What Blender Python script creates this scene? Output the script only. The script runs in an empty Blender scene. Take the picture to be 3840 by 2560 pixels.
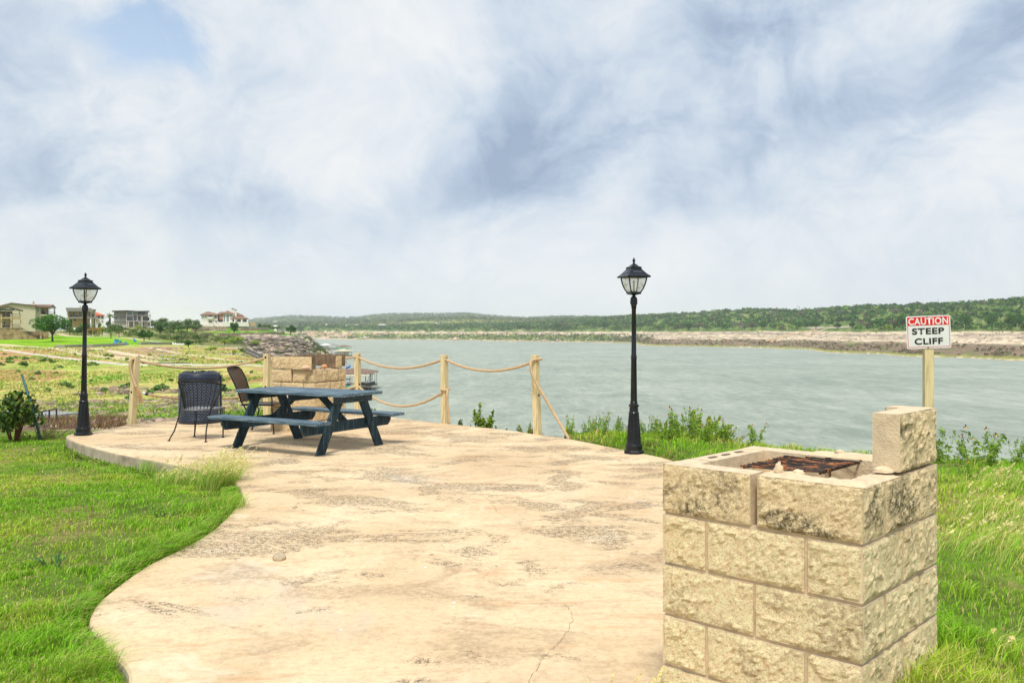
import bpy, bmesh, math, random
import numpy as np
from mathutils import Vector, Matrix, Euler
random.seed(7); rng = np.random.default_rng(7)
SC = bpy.context.scene
COL = SC.collection
# ------------------------------------------------------------------ camera
FP, CX, HY, H = 3253.0, 1920.0, 1243.0, 1.54      # focal length, centre, horizon (photo pixels), eye height
cam = bpy.data.cameras.new('camera'); camo = bpy.data.objects.new('camera', cam); COL.objects.link(camo)
camo.location = (0, 0, H); camo.rotation_euler = (math.radians(90), 0, 0)
cam.sensor_width = 36; cam.lens = 36 * FP / 3840; cam.shift_y = -37 / 3840
cam.clip_start = .05; cam.clip_end = 30000
SC.camera = camo
# ------------------------------------------------------------------ view
SC.view_settings.view_transform = 'Standard'; SC.view_settings.look = 'None'
SC.view_settings.gamma = 1; SC.view_settings.exposure = 0.52
SC.cycles.max_bounces = 8; SC.cycles.transparent_max_bounces = 24; SC.cycles.volume_bounces = 1
SUN_EL, SUN_AZ = math.radians(60), math.radians(187)   # azimuth clockwise from +Y: high behind the camera
# ------------------------------------------------------------------ node helper
def N(nt, typ, ins=None, **props):
    n = nt.nodes.new(typ)
    for k, v in props.items(): setattr(n, k, v)
    for k, v in (ins or {}).items():
        s = n.inputs[k]
        if isinstance(v, bpy.types.NodeSocket): nt.links.new(v, s)
        elif isinstance(v, bpy.types.Node): nt.links.new(v.outputs[0], s)
        else: s.default_value = v
    return n
def M_(nt, op, a, b=0.0, c=None, clamp=False):
    n = nt.nodes.new('ShaderNodeMath'); n.operation = op; n.use_clamp = clamp
    for i, v in enumerate((a, b) if c is None else (a, b, c)):
        if isinstance(v, (bpy.types.NodeSocket,)): nt.links.new(v, n.inputs[i])
        elif isinstance(v, bpy.types.Node): nt.links.new(v.outputs[0], n.inputs[i])
        else: n.inputs[i].default_value = v
    return n.outputs[0]
def MIX(nt, f, a, b, typ='MIX'):
    n = nt.nodes.new('ShaderNodeMix'); n.data_type = 'RGBA'; n.blend_type = typ
    for i, v in ((0, f), (6, a), (7, b)):
        if isinstance(v, bpy.types.NodeSocket): nt.links.new(v, n.inputs[i])
        else: n.inputs[i].default_value = v if i == 0 else (tuple(v) + (1,))[:4]
    return n.outputs[2]
def RAMP(nt, f, stops, interp='LINEAR'):
    n = nt.nodes.new('ShaderNodeValToRGB'); nt.links.new(f, n.inputs[0]); r = n.color_ramp; r.interpolation = interp
    while len(r.elements) > 1: r.elements.remove(r.elements[0])
    r.elements[0].position = stops[0][0]; r.elements[0].color = tuple(stops[0][1]) + (1,)
    for p, c in stops[1:]:
        e = r.elements.new(p); e.color = tuple(c) + (1,)
    return n.outputs[0]
def g3(v): return (v, v, v)
def NOISE(nt, vec, scale, detail=4, rough=.5, dist=0, sock='Fac'):
    n = N(nt, 'ShaderNodeTexNoise', {'Scale': scale, 'Detail': detail, 'Roughness': rough, 'Distortion': dist})
    if vec is not None: nt.links.new(vec, n.inputs['Vector'])
    return n.outputs[sock]
def SS(nt, v, lo, hi):
    n = nt.nodes.new('ShaderNodeMapRange'); n.interpolation_type = 'SMOOTHSTEP'
    nt.links.new(v, n.inputs[0]); n.inputs[1].default_value = lo; n.inputs[2].default_value = hi
    return n.outputs[0]
# ------------------------------------------------------------------ world: blue Nishita sky behind a broken cloud deck
W = bpy.data.worlds.new('World'); SC.world = W; W.use_nodes = True
nt = W.node_tree; nt.nodes.clear()
out = N(nt, 'ShaderNodeOutputWorld')
sky = N(nt, 'ShaderNodeTexSky', sky_type='NISHITA'); sky.sun_disc = False
sky.sun_elevation = SUN_EL; sky.sun_rotation = SUN_AZ; sky.air_density = 1.2; sky.dust_density = 1.5
bgs = N(nt, 'ShaderNodeBackground', {'Color': sky.outputs[0], 'Strength': .13})
geo = N(nt, 'ShaderNodeTexCoord')
sep = N(nt, 'ShaderNodeSeparateXYZ', {0: geo.outputs['Generated']})
X_, Y_, Z_ = sep.outputs
az = M_(nt, 'ARCTAN2', X_, Y_)
el = M_(nt, 'ARCSINE', Z_)
zz = M_(nt, 'ADD', M_(nt, 'MAXIMUM', Z_, 0.0), .16)
pl = N(nt, 'ShaderNodeCombineXYZ', {0: M_(nt, 'DIVIDE', X_, zz), 1: M_(nt, 'DIVIDE', Y_, zz), 2: 0.0}).outputs[0]
plr = N(nt, 'ShaderNodeMapping', {'Vector': pl, 'Rotation': (0, 0, math.radians(-28)), 'Scale': (.8, 1.0, 1)}).outputs[0]
n_big = NOISE(nt, plr, 1.15, 7, .52, .25)
n_mid = NOISE(nt, plr, 3.4, 7, .6, .35)
wq = NOISE(nt, geo.outputs['Generated'], 3.2, 4, .55, 0, 'Color')
wv_ = N(nt, 'ShaderNodeVectorMath', {0: geo.outputs['Generated'], 1: N(nt, 'ShaderNodeVectorMath', {0: wq, 'Scale': .22}, operation='SCALE').outputs[0]}, operation='ADD').outputs[0]
n_iso = NOISE(nt, wv_, 6.5, 10, .60, .15)
n_fine = NOISE(nt, N(nt, 'ShaderNodeMapping', {'Vector': wv_, 'Rotation': (0, .45, 0), 'Scale': (.85, 1, 1.5)}).outputs[0], 8.0, 11, .66, .35)
n_puff = M_(nt, 'ABSOLUTE', M_(nt, 'SUBTRACT', NOISE(nt, wv_, 5.0, 7, .62, .8), .5))
# large cloud masses: (photo x, y, radius x, radius y, tilt, amount); + is brighter, - is darker
blobs = [(1150, 300, 480, 430, -20, .36), (470, 720, 130, 150, 0, .38), (640, 500, 110, 240, 10, .22), (2000, 1000, 700, 130, -8, .34),
         (2900, 980, 800, 110, -6, .30), (3400, 780, 500, 130, -14, .30), (2350, 640, 330, 90, -30, .30), (3760, 480, 260, 90, -20, .30),
         (2250, 420, 620, 170, -22, -.46), (3350, 330, 700, 190, -24, -.52), (1850, 700, 640, 110, -12, -.48), (900, 760, 330, 100, -5, -.42),
         (100, 640, 230, 150, 0, -.34), (3700, 110, 350, 120, -10, -.3), (250, 330, 240, 200, 0, -.12), (2900, 620, 230, 60, -20, .34), (3500, 850, 430, 40, -6, -.2),
         (1700, 200, 350, 260, 0, .12), (60, 900, 500, 80, 0, .2)]
ripple = M_(nt, 'MULTIPLY', M_(nt, 'SUBTRACT', n_fine, .5), .20)
rip2 = M_(nt, 'MULTIPLY', M_(nt, 'SUBTRACT', n_iso, .5), .20)
azr = M_(nt, 'ADD', az, ripple); elr = M_(nt, 'ADD', el, M_(nt, 'MULTIPLY', rip2, .7))
def gauss(u, y, su, sy, rot):
    a0 = math.atan((u - CX) / FP); e0 = math.atan((HY - y) / math.hypot(FP, u - CX)); c, s = math.cos(math.radians(-rot)), math.sin(math.radians(-rot))
    da = M_(nt, 'SUBTRACT', azr, a0); de = M_(nt, 'SUBTRACT', elr, e0)
    p = M_(nt, 'MULTIPLY', M_(nt, 'ADD', M_(nt, 'MULTIPLY', da, c), M_(nt, 'MULTIPLY', de, s)), FP / su)
    q = M_(nt, 'MULTIPLY', M_(nt, 'SUBTRACT', M_(nt, 'MULTIPLY', de, c), M_(nt, 'MULTIPLY', da, s)), FP / sy)
    r = M_(nt, 'ADD', M_(nt, 'MULTIPLY', p, p), M_(nt, 'MULTIPLY', q, q))
    return M_(nt, 'EXPONENT', M_(nt, 'MULTIPLY', r, -.7))
tot = None
for (u, y, su, sy, rot, am) in blobs:
    g = M_(nt, 'MULTIPLY', gauss(u, y, su, sy, rot), am)
    tot = g if tot is None else M_(nt, 'ADD', tot, g)
dens = M_(nt, 'ADD', M_(nt, 'MULTIPLY', M_(nt, 'SUBTRACT', n_big, .5), .10), M_(nt, 'MULTIPLY', M_(nt, 'SUBTRACT', n_mid, .5), .10))
dens = M_(nt, 'ADD', dens, M_(nt, 'MULTIPLY', M_(nt, 'SUBTRACT', n_iso, .5), 1.25))
dens = M_(nt, 'ADD', dens, M_(nt, 'MULTIPLY', M_(nt, 'SUBTRACT', n_fine, .5), .95))
dens = M_(nt, 'ADD', dens, M_(nt, 'MULTIPLY', M_(nt, 'SUBTRACT', n_puff, .08), 1.1))
dens = M_(nt, 'ADD', dens, M_(nt, 'ADD', M_(nt, 'MULTIPLY', tot, .64), .60))
low = SS(nt, el, .17, .0)                     # towards the horizon the deck thins into even pale haze
dens = M_(nt, 'ADD', M_(nt, 'MULTIPLY', dens, M_(nt, 'SUBTRACT', 1.0, M_(nt, 'MULTIPLY', low, .72))), M_(nt, 'MULTIPLY', low, .64))
ccol = RAMP(nt, dens, [(0.0, (.24, .31, .42)), (.28, (.345, .415, .52)), (.52, (.45, .51, .585)), (.74, (.54, .575, .62)), (1.0, (.62, .635, .65))])
hole = M_(nt, 'ADD', gauss(570, 190, 200, 140, 12), M_(nt, 'MULTIPLY', gauss(380, 60, 500, 60, -8), .35))
hole = SS(nt, M_(nt, 'ADD', hole, M_(nt, 'MULTIPLY', M_(nt, 'SUBTRACT', n_mid, .5), 1.0)), .35, 1.05)
n_dec = NOISE(nt, plr, .5, 3, .5)
cov = M_(nt, 'SUBTRACT', 1.0, M_(nt, 'MULTIPLY', hole, .72))
bgc = N(nt, 'ShaderNodeBackground', {'Color': ccol, 'Strength': 1.0})
mx = N(nt, 'ShaderNodeMixShader', {0: cov, 1: bgs.outputs[0], 2: bgc.outputs[0]})
nt.links.new(mx.outputs[0], out.inputs[0])
# ------------------------------------------------------------------ sun, veiled by the cloud
sl = bpy.data.lights.new('sun', 'SUN'); sl.energy = 2.6; sl.angle = math.radians(14); sl.color = (1, .95, .86)
so = bpy.data.objects.new('sun', sl); COL.objects.link(so); so.location = (5, -5, 30)
sd = Vector((math.sin(SUN_AZ) * math.cos(SUN_EL), math.cos(SUN_AZ) * math.cos(SUN_EL), math.sin(SUN_EL)))
so.rotation_euler = sd.to_track_quat('Z', 'Y').to_euler()
# ------------------------------------------------------------------ object helpers
def tag(o, label=None, cat=None, group=None, kind=None):
    if label: o['label'] = label
    if cat: o['category'] = cat
    if group: o['group'] = group
    if kind: o['kind'] = kind
    return o
def thing(name, label, cat, loc=(0, 0, 0), rz=0, group=None):
    o = bpy.data.objects.new(name, None); COL.objects.link(o); o.location = loc; o.rotation_euler = (0, 0, rz)
    o.empty_display_size = .2
    return tag(o, label, cat, group)
def dup(root, loc=None, rz=None, label=None, group=None, scale=None):
    r = root.copy(); COL.objects.link(r)
    if loc is not None: r.location = loc
    if rz is not None: r.rotation_euler = (0, 0, rz)
    if scale is not None: r.scale = scale if hasattr(scale, '__len__') else (scale,) * 3
    if label: r['label'] = label
    if group: r['group'] = group
    for ch in list(root.children):
        c = ch.copy(); COL.objects.link(c); c.parent = r
        for g in list(ch.children):
            d = g.copy(); COL.objects.link(d); d.parent = c
    return r
class MB:
    """collects vertices and faces, then links them as ONE mesh object"""
    def __init__(s): s.v = []; s.f = []; s.m = []
    def add(s, vs, fs, mi=0):
        b = len(s.v); s.v += [tuple(v) for v in vs]; s.f += [tuple(b + i for i in f) for f in fs]; s.m += [mi] * len(fs); return s
    def box(s, c, size, rz=0, rot=None, mi=0):
        R = rot if rot is not None else Matrix.Rotation(rz, 3, 'Z'); h = [x / 2 for x in size]; c = Vector(c)
        vs = [c + R @ Vector((x * h[0], y * h[1], z * h[2])) for x in (-1, 1) for y in (-1, 1) for z in (-1, 1)]
        return s.add(vs, [(0, 1, 3, 2), (4, 6, 7, 5), (0, 4, 5, 1), (2, 3, 7, 6), (0, 2, 6, 4), (1, 5, 7, 3)], mi)
    def bb(s, x0, x1, y0, y1, z0, z1, mi=0):
        return s.box(((x0 + x1) / 2, (y0 + y1) / 2, (z0 + z1) / 2), (x1 - x0, y1 - y0, z1 - z0), mi=mi)
    def beam(s, a, b, w, h, up=(0, 0, 1), mi=0):
        a, b = Vector(a), Vector(b); d = (b - a); L = d.length; d.normalize(); x = d.cross(Vector(up))
        if x.length < 1e-4: x = Vector((1, 0, 0))
        x.normalize(); z = x.cross(d)
        return s.box((a + b) / 2, (w, L, h), rot=Matrix((x, d, z)).transposed(), mi=mi)
    def tube(s, pts, r, n=8, closed=False, cap=True, mi=0):
        pts = [Vector(p) for p in pts]; K = len(pts); rr = r if hasattr(r, '__len__') else [r] * K
        up = Vector((0, 0, 1)); rings = []; t0 = (pts[1] - pts[0]).normalized()
        x = t0.cross(up)
        if x.length < 1e-3: x = t0.cross(Vector((1, 0, 0)))
        x.normalize()
        for i, p in enumerate(pts):
            if closed: t = pts[(i + 1) % K] - pts[i - 1]
            else: t = pts[min(i + 1, K - 1)] - pts[max(i - 1, 0)]
            if t.length < 1e-9: t = t0
            t.normalize(); x = x - t * x.dot(t); x.normalize(); y = t.cross(x)
            rings.append([p + (x * math.cos(2 * math.pi * k / n) + y * math.sin(2 * math.pi * k / n)) * rr[i] for k in range(n)])
        vs = [v for r_ in rings for v in r_]; fs = []
        for i in range(K if closed else K - 1):
            a = i * n; b = ((i + 1) % K) * n
            for k in range(n): fs.append((a + k, a + (k + 1) % n, b + (k + 1) % n, b + k))
        if cap and not closed: fs.append(tuple(range(n))[::-1]); fs.append(tuple((K - 1) * n + k for k in range(n)))
        return s.add(vs, fs, mi)
    def lathe(s, prof, n=24, c=(0, 0, 0), rot=0, mi=0, capb=True, capt=True):
        vs = []; fs = []
        for (r, z) in prof:
            for k in range(n):
                a = 2 * math.pi * k / n + rot; vs.append((c[0] + r * math.cos(a), c[1] + r * math.sin(a), c[2] + z))
        for i in range(len(prof) - 1):
            for k in range(n): fs.append((i * n + k, i * n + (k + 1) % n, (i + 1) * n + (k + 1) % n, (i + 1) * n + k))
        if capb: fs.append(tuple(range(n))[::-1])
        if capt: fs.append(tuple((len(prof) - 1) * n + k for k in range(n)))
        return s.add(vs, fs, mi)
    def prism(s, poly, z0, z1, mi=0, M=None):
        n = len(poly); vs = [Vector((x, y, z0)) for x, y in poly] + [Vector((x, y, z1)) for x, y in poly]
        if M is not None: vs = [M @ v for v in vs]
        return s.add(vs, [tuple(range(n))[::-1], tuple(range(n, 2 * n))] + [(i, (i + 1) % n, n + (i + 1) % n, n + i) for i in range(n)], mi)
    def build(s, name, mats, parent=None, smooth=False, bevel=0, bseg=2):
        me = bpy.data.meshes.new(name); me.from_pydata(s.v, [], s.f); me.update()
        for m in (mats if isinstance(mats, (list, tuple)) else [mats]): me.materials.append(m)
        if len(me.materials) > 1: me.polygons.foreach_set('material_index', s.m)
        if bevel or smooth == 'fix':
            bm = bmesh.new(); bm.from_mesh(me); bmesh.ops.recalc_face_normals(bm, faces=bm.faces)
            if bevel:
                bmesh.ops.remove_doubles(bm, verts=bm.verts, dist=1e-6)
                bmesh.ops.bevel(bm, geom=[e for e in bm.edges if len(e.link_faces) == 2 and e.calc_face_angle(0) > .5], offset=bevel, segments=bseg, affect='EDGES', profile=.6)
            bm.to_mesh(me); bm.free()
        if smooth: me.polygons.foreach_set('use_smooth', [True] * len(me.polygons))
        o = bpy.data.objects.new(name, me); COL.objects.link(o)
        if parent is not None: o.parent = parent
        return o
def npmesh(name, V, Fq, mat, parent=None, col=None, smooth=False):
    """mesh from numpy arrays; Fq is (n,3) or (n,4); col is per-vertex rgb"""
    me = bpy.data.meshes.new(name); V = np.ascontiguousarray(V, np.float32); Fq = np.ascontiguousarray(Fq, np.int32)
    nf, k = Fq.shape
    me.vertices.add(len(V)); me.vertices.foreach_set('co', V.ravel())
    me.loops.add(nf * k); me.loops.foreach_set('vertex_index', Fq.ravel())
    me.polygons.add(nf); me.polygons.foreach_set('loop_start', np.arange(0, nf * k, k, dtype=np.int32))
    if smooth: me.polygons.foreach_set('use_smooth', np.ones(nf, bool))
    if col is not None:
        ca = me.color_attributes.new('Col', 'FLOAT_COLOR', 'POINT'); c4 = np.ones((len(V), 4), np.float32); c4[:, :3] = col
        ca.data.foreach_set('color', c4.ravel())
    for m in (mat if isinstance(mat, (list, tuple)) else [mat]): me.materials.append(m)
    me.update(calc_edges=True); me.validate()
    o = bpy.data.objects.new(name, me); COL.objects.link(o)
    if parent is not None: o.parent = parent
    return o
# numpy value noise -------------------------------------------------
def _h(ix, iy, seed):
    n = (ix.astype(np.int64) * 374761393 + iy.astype(np.int64) * 668265263 + seed * 974634777) & 0x7fffffff
    n = ((n ^ (n >> 13)) * 1274126177) & 0x7fffffff
    return ((n ^ (n >> 16)) & 0xffff) / 65535.0
def vn(x, y, seed=0):
    x = np.asarray(x, float); y = np.asarray(y, float); ix = np.floor(x); iy = np.floor(y); fx = x - ix; fy = y - iy
    fx = fx * fx * (3 - 2 * fx); fy = fy * fy * (3 - 2 * fy)
    a = _h(ix, iy, seed); b = _h(ix + 1, iy, seed); c = _h(ix, iy + 1, seed); d = _h(ix + 1, iy + 1, seed)
    return (a * (1 - fx) + b * fx) * (1 - fy) + (c * (1 - fx) + d * fx) * fy
def fbm(x, y, seed=0, o=4):
    s = 0; a = .5; t = 0
    for i in range(o): s = s + a * vn(x * 2 ** i, y * 2 ** i, seed + i * 17); t += a; a *= .5
    return s / t
def sst(x, a, b):
    t = np.clip((x - a) / (b - a), 0, 1); return t * t * (3 - 2 * t)
# ------------------------------------------------------------------ materials
def pmat(name, col, rough=.7, metal=0, var=.15, scale=6, bump=0, bscale=40, spec=.5, c2=None, obj=False, det=5):
    """principled material with procedural colour variation and bump"""
    m = bpy.data.materials.new(name); m.use_nodes = True; t = m.node_tree; b = t.nodes['Principled BSDF']
    b.inputs['Roughness'].default_value = rough; b.inputs['Metallic'].default_value = metal; b.inputs['Specular IOR Level'].default_value = spec
    v = N(t, 'ShaderNodeTexCoord').outputs['Object'] if obj else N(t, 'ShaderNodeNewGeometry').outputs['Position']
    n = NOISE(t, v, scale, det, .6)
    lo = tuple(c * (1 - var) for c in col); hi = c2 if c2 else tuple(min(1, c * (1 + var)) for c in col)
    t.links.new(RAMP(t, n, [(.3, lo), (.7, hi)]), b.inputs['Base Color'])
    if bump:
        bn = N(t, 'ShaderNodeBump', {'Height': NOISE(t, v, bscale, 4, .6), 'Strength': bump, 'Distance': .01})
        t.links.new(bn.outputs[0], b.inputs['Normal'])
    return m
def vcmat(name, rough=.8, trans=0, spec=.2, var=0, scale=3):
    """colour comes from the mesh's own colour attribute (leaf, blade and soil colours)"""
    m = bpy.data.materials.new(name); m.use_nodes = True; t = m.node_tree; b = t.nodes['Principled BSDF']
    a = N(t, 'ShaderNodeAttribute', attribute_name='Col')
    b.inputs['Roughness'].default_value = rough; b.inputs['Specular IOR Level'].default_value = spec
    c = a.outputs['Color']
    if var:
        v = N(t, 'ShaderNodeNewGeometry').outputs['Position']
        c = MIX(t, 1.0, c, RAMP(t, NOISE(t, v, scale, 5, .65), [(.25, g3(1 - var)), (.75, g3(1 + var))]), 'MULTIPLY')
    t.links.new(c, b.inputs['Base Color'])
    if trans:
        tr = N(t, 'ShaderNodeBsdfTranslucent'); t.links.new(c, tr.inputs[0])
        mx = N(t, 'ShaderNodeMixShader', {0: trans, 1: b.outputs[0], 2: tr.outputs[0]})
        t.links.new(mx.outputs[0], t.nodes['Material Output'].inputs[0])
    return m
MLEAF = vcmat('leaf', .7, .25, .25)
MGRASS = vcmat('grass_blade', .6, .35, .25)
MBARK = pmat('bark', (.09, .07, .055), .9, scale=5, var=.3, bump=.5, bscale=15)
# ================================================================== terrain
def P(u, y, z=0.0):
    d = (H - z) * FP / (y - HY); return ((u - CX) / FP * d, d)
# patio outline (photo points on the slab's top, brought to world)
_pp = [(300, 2950), (480, 2560), (424, 2449), (340, 2351), (343, 2286), (392, 2229), (539, 2122), (653, 2065), (784, 1992), (880, 1900),
       (905, 1840), (860, 1792), (760, 1762), (637, 1735), (500, 1709), (408, 1690), (300, 1660), (252, 1638), (262, 1627), (375, 1613), (506, 1587), (669, 1575),
       (850, 1568), (1000, 1558), (1150, 1546), (1330, 1538), (1400, 1550), (1502, 1567), (1665, 1586), (1878, 1608), (2025, 1629), (2139, 1644),
       (2286, 1674), (2449, 1706), (2514, 1722)]
PATIO = [P(u, y) for u, y in _pp] + [(2.15, 9.4), (2.3, 7.8), (2.28, 6.0), (2.12, 5.0), (1.8, 4.3), (1.45, 3.75), (1.2, 3.2), (1.02, 2.75), (.93, 2.2), (.85, 1.2), (.7, -1.5), (-1.6, -1.5), (-1.7, .8)]
def smooth_poly(p, k=4):
    o = []; n = len(p)
    for i in range(n):
        a, b, c, d = [Vector(p[(i + j) % n]) for j in (-1, 0, 1, 2)]
        for s in range(k):
            t = s / k
            o.append(tuple(.5 * ((2 * b) + (c - a) * t + (2 * a - 5 * b + 4 * c - d) * t * t + (3 * b - a - 3 * c + d) * t ** 3)))
    return o
PATIO = smooth_poly(PATIO)
def poly_sd(X, Y, poly):
    """signed distance to a polygon, negative inside"""
    X = np.asarray(X, float); Y = np.asarray(Y, float); best = np.full(X.shape, 1e9); ins = np.zeros(X.shape, bool); n = len(poly)
    for i in range(n):
        x0, y0 = poly[i]; x1, y1 = poly[(i + 1) % n]; dx, dy = x1 - x0, y1 - y0; L = dx * dx + dy * dy + 1e-12
        t = np.clip(((X - x0) * dx + (Y - y0) * dy) / L, 0, 1)
        best = np.minimum(best, (X - x0 - t * dx) ** 2 + (Y - y0 - t * dy) ** 2)
        if y0 != y1: ins ^= ((y0 > Y) != (y1 > Y)) & (X < (x1 - x0) * (Y - y0) / (y1 - y0) + x0)
    d = np.sqrt(best); return np.where(ins, -d, d)
PLAT = [(-60, -40), (-60, 13), (-20, 14), (-12, 14.6), (-7.4, 15.0), (-4.6, 15.9), (-2.9, 17.0), (-1.0, 14.85), (.5, 13.2), (.85, 12.45), (2.2, 12.0), (2.95, 10.9),
        (5.0, 9.35), (8, 9.1), (20, 8), (60, 4), (60, -40)]
WATER_Z = H - 18.0
# profiles along rays from the camera's foot: column -> [(distance, photo row)] ; rows below 0 mean height relative to the eye
TB = {
 -1500: [(20, 1640), (36, 1555), (64, 1448), (115, 1352), (200, 1297), (235, 1283), (300, 1266), (600, 1250), (2000, 1247), (9000, 1243)],
 0: [(20, 1640), (27, 1590), (36, 1555), (50, 1500), (64, 1448), (82, 1400), (115, 1352), (150, 1322), (200, 1297), (235, 1275), (300, 1262), (600, 1248), (2000, 1247), (9000, 1243)],
 500: [(20, 1620), (28, 1575), (38, 1535), (50, 1495), (64, 1448), (82, 1400), (110, 1355), (150, 1322), (200, 1298), (230, 1283), (260, 1268), (330, 1256), (400, 1236), (420, 1226), (520, 1225), (900, 1240), (9000, 1243)],
 700: [(20, 1612), (28, 1572), (38, 1532), (50, 1492), (64, 1447), (82, 1400), (110, 1357), (150, 1326), (200, 1304), (235, 1292), (290, 1280), (400, 1262), (480, 1250), (560, 1232), (620, 1230), (1000, 1240), (9000, 1243)],
 900: [(20, 1605), (28, 1570), (38, 1530), (50, 1490), (64, 1445), (82, 1400), (110, 1358), (150, 1330), (200, 1312), (260, 1300), (330, 1292), (430, 1278), (470, 1264), (500, 1256), (530, 1247), (560, 1232), (580, 1226), (640, 1225), (700, 1236), (900, 1300), (1050, -20), (2100, -20), (2400, -8), (3500, 1236), (6500, 1205), (7500, 1220)],
 1000: [(20, 1600), (28, 1565), (38, 1528), (50, 1490), (64, 1445), (82, 1400), (110, 1366), (140, 1350), (170, -8), (230, -17), (300, -20), (440, -19), (452, 1345), (470, 1264), (500, 1257), (540, 1250), (580, 1236), (640, 1234), (720, 1252), (900, -20), (2100, -20), (2300, -12), (2600, 1240), (4500, 1215), (6500, 1193), (7500, 1210)],
 1090: [(20, -2.6), (60, -4), (100, -5), (130, -9), (200, -20), (440, -20), (455, 1345), (472, 1264), (500, 1260), (560, 1252), (640, 1250), (760, -20), (2100, -20), (2180, -14), (2300, 1238), (4500, 1212), (6500, 1186), (7500, 1200)],
 1150: [(20, -3), (60, -9), (100, -20), (468, -20), (482, 1335), (500, 1285), (530, 1266), (580, 1264), (650, -20), (2000, -20), (2090, 1272), (2200, 1250), (2290, 1224), (4500, 1212), (6500, 1186), (7500, 1200)],
 1200: [(20, -3), (60, -12), (90, -20), (490, -20), (530, -16.5), (560, 1302), (590, 1306), (650, -20), (1980, -20), (2050, 1270), (2120, 1262), (2140, 1236), (2280, 1226), (4500, 1212), (6500, 1188), (7500, 1200)],
 1250: [(20, -4), (50, -14), (80, -20), (540, -20), (590, -17.3), (615, -17.3), (660, -20), (1940, -20), (2000, 1270), (2090, 1262), (2110, 1234), (2260, 1228), (4500, 1211), (6500, 1190), (7500, 1202)],
 1330: [(20, -8), (40, -20), (1900, -21), (1960, 1270), (2070, 1262), (2085, 1240), (2240, 1232), (4500, 1206), (6500, 1191), (7500, 1203)],
 1430: [(20, -10), (40, -20), (1880, -21), (1940, 1270), (2080, 1256), (2100, 1240), (2300, 1230), (3800, 1208), (6500, 1179), (7500, 1192)],
 1600: [(20, -12), (40, -20), (1830, -21), (1890, 1270), (2010, 1252), (2025, 1235), (2300, 1230), (3500, 1199), (4200, 1203), (6500, 1177), (7500, 1192)],
 1750: [(20, -12), (40, -20), (1740, -21), (1800, 1270), (1930, 1250), (1945, 1234), (2200, 1230), (3400, 1197), (4200, 1201), (6500, 1176), (7500, 1192)],
 1950: [(20, -12), (40, -20), (1580, -21), (1640, 1270), (1740, 1252), (1755, 1236), (2100, 1228), (3300, 1203), (4200, 1204), (6500, 1193), (7500, 1205)],
 2150: [(20, -14), (40, -20), (1420, -21), (1490, 1278), (1600, 1260), (1680, 1240), (1900, 1228), (2500, 1199), (3200, 1206), (6500, 1186), (7500, 1200)],
 2350: [(20, -14), (40, -20), (1330, -21), (1400, 1280), (1480, 1262), (1560, 1240), (1720, 1226), (2300, 1190), (3000, 1202), (6500, 1193), (7500, 1200)],
 2550: [(20, -14), (40, -20), (1020, -21), (1065, 1295), (1130, 1276), (1230, 1250), (1310, 1238), (1500, 1222), (2000, 1182), (2600, 1190), (7500, 1205)],
 2800: [(20, -14), (40, -20), (950, -21), (990, 1299), (1050, 1278), (1120, 1254), (1190, 1238), (1400, 1222), (1900, 1166), (2500, 1180), (7500, 1205)],
 3000: [(20, -14), (40, -20), (860, -21), (900, 1305), (950, 1288), (1010, 1262), (1090, 1240), (1250, 1226), (1800, 1170), (2400, 1178), (7500, 1205)],
 3240: [(20, -14), (40, -20), (685, -21), (714, 1322), (745, 1305), (810, 1268), (890, 1241), (1050, 1224), (1600, 1158), (2100, 1162), (7500, 1205)],
 3500: [(20, -14), (40, -20), (590, -21), (616, 1335), (645, 1318), (705, 1278), (775, 1244), (900, 1230), (1500, 1150), (2000, 1158), (7500, 1205)],
 3840: [(20, -14), (40, -20), (512, -21), (537, 1349), (565, 1334), (625, 1284), (705, 1245), (820, 1230), (1300, 1131), (1900, 1140), (7500, 1205)],
 5200: [(20, -14), (40, -20), (400, -21), (420, 1370), (450, 1340), (520, 1284), (600, 1245), (720, 1228), (1200, 1110), (1800, 1130), (7500, 1205)],
}
UK = sorted(TB); DG = np.exp(np.linspace(math.log(12), math.log(9500), 900)); LDG = np.log(DG)
_Z = []
for u in UK:
    dd = [a for a, b in TB[u]]; zz_ = [b if b < 0 else -(b - HY) / FP * a for a, b in TB[u]]
    _Z.append(np.interp(DG, dd, zz_))
_Z = np.array(_Z) + H; UKA = np.array(UK, float)
_k = np.array([1, 2, 1]) / 4.0
for i in range(len(UK)):
    r = _Z[i].copy()
    for _ in range(2): r[1:-1] = np.convolve(r, _k, 'valid')
    _Z[i] = r
def plate(X, Y):
    sp = poly_sd(X, Y, PATIO)
    left = -.02 - .24 * sst(Y, 7.6, 11.0)
    rr = (.02 + .23 * sst(sp, .0, .25)) * (1 - .55 * sst(Y, 6.5, 10.5))
    side = np.where(X < .8, left, rr) + .02 * (fbm(X * .9, Y * .9, 5, 3) - .5)
    return np.where(sp < 0, -.12, -.12 + (side + .12) * sst(sp, -.02, .06)), sp
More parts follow.
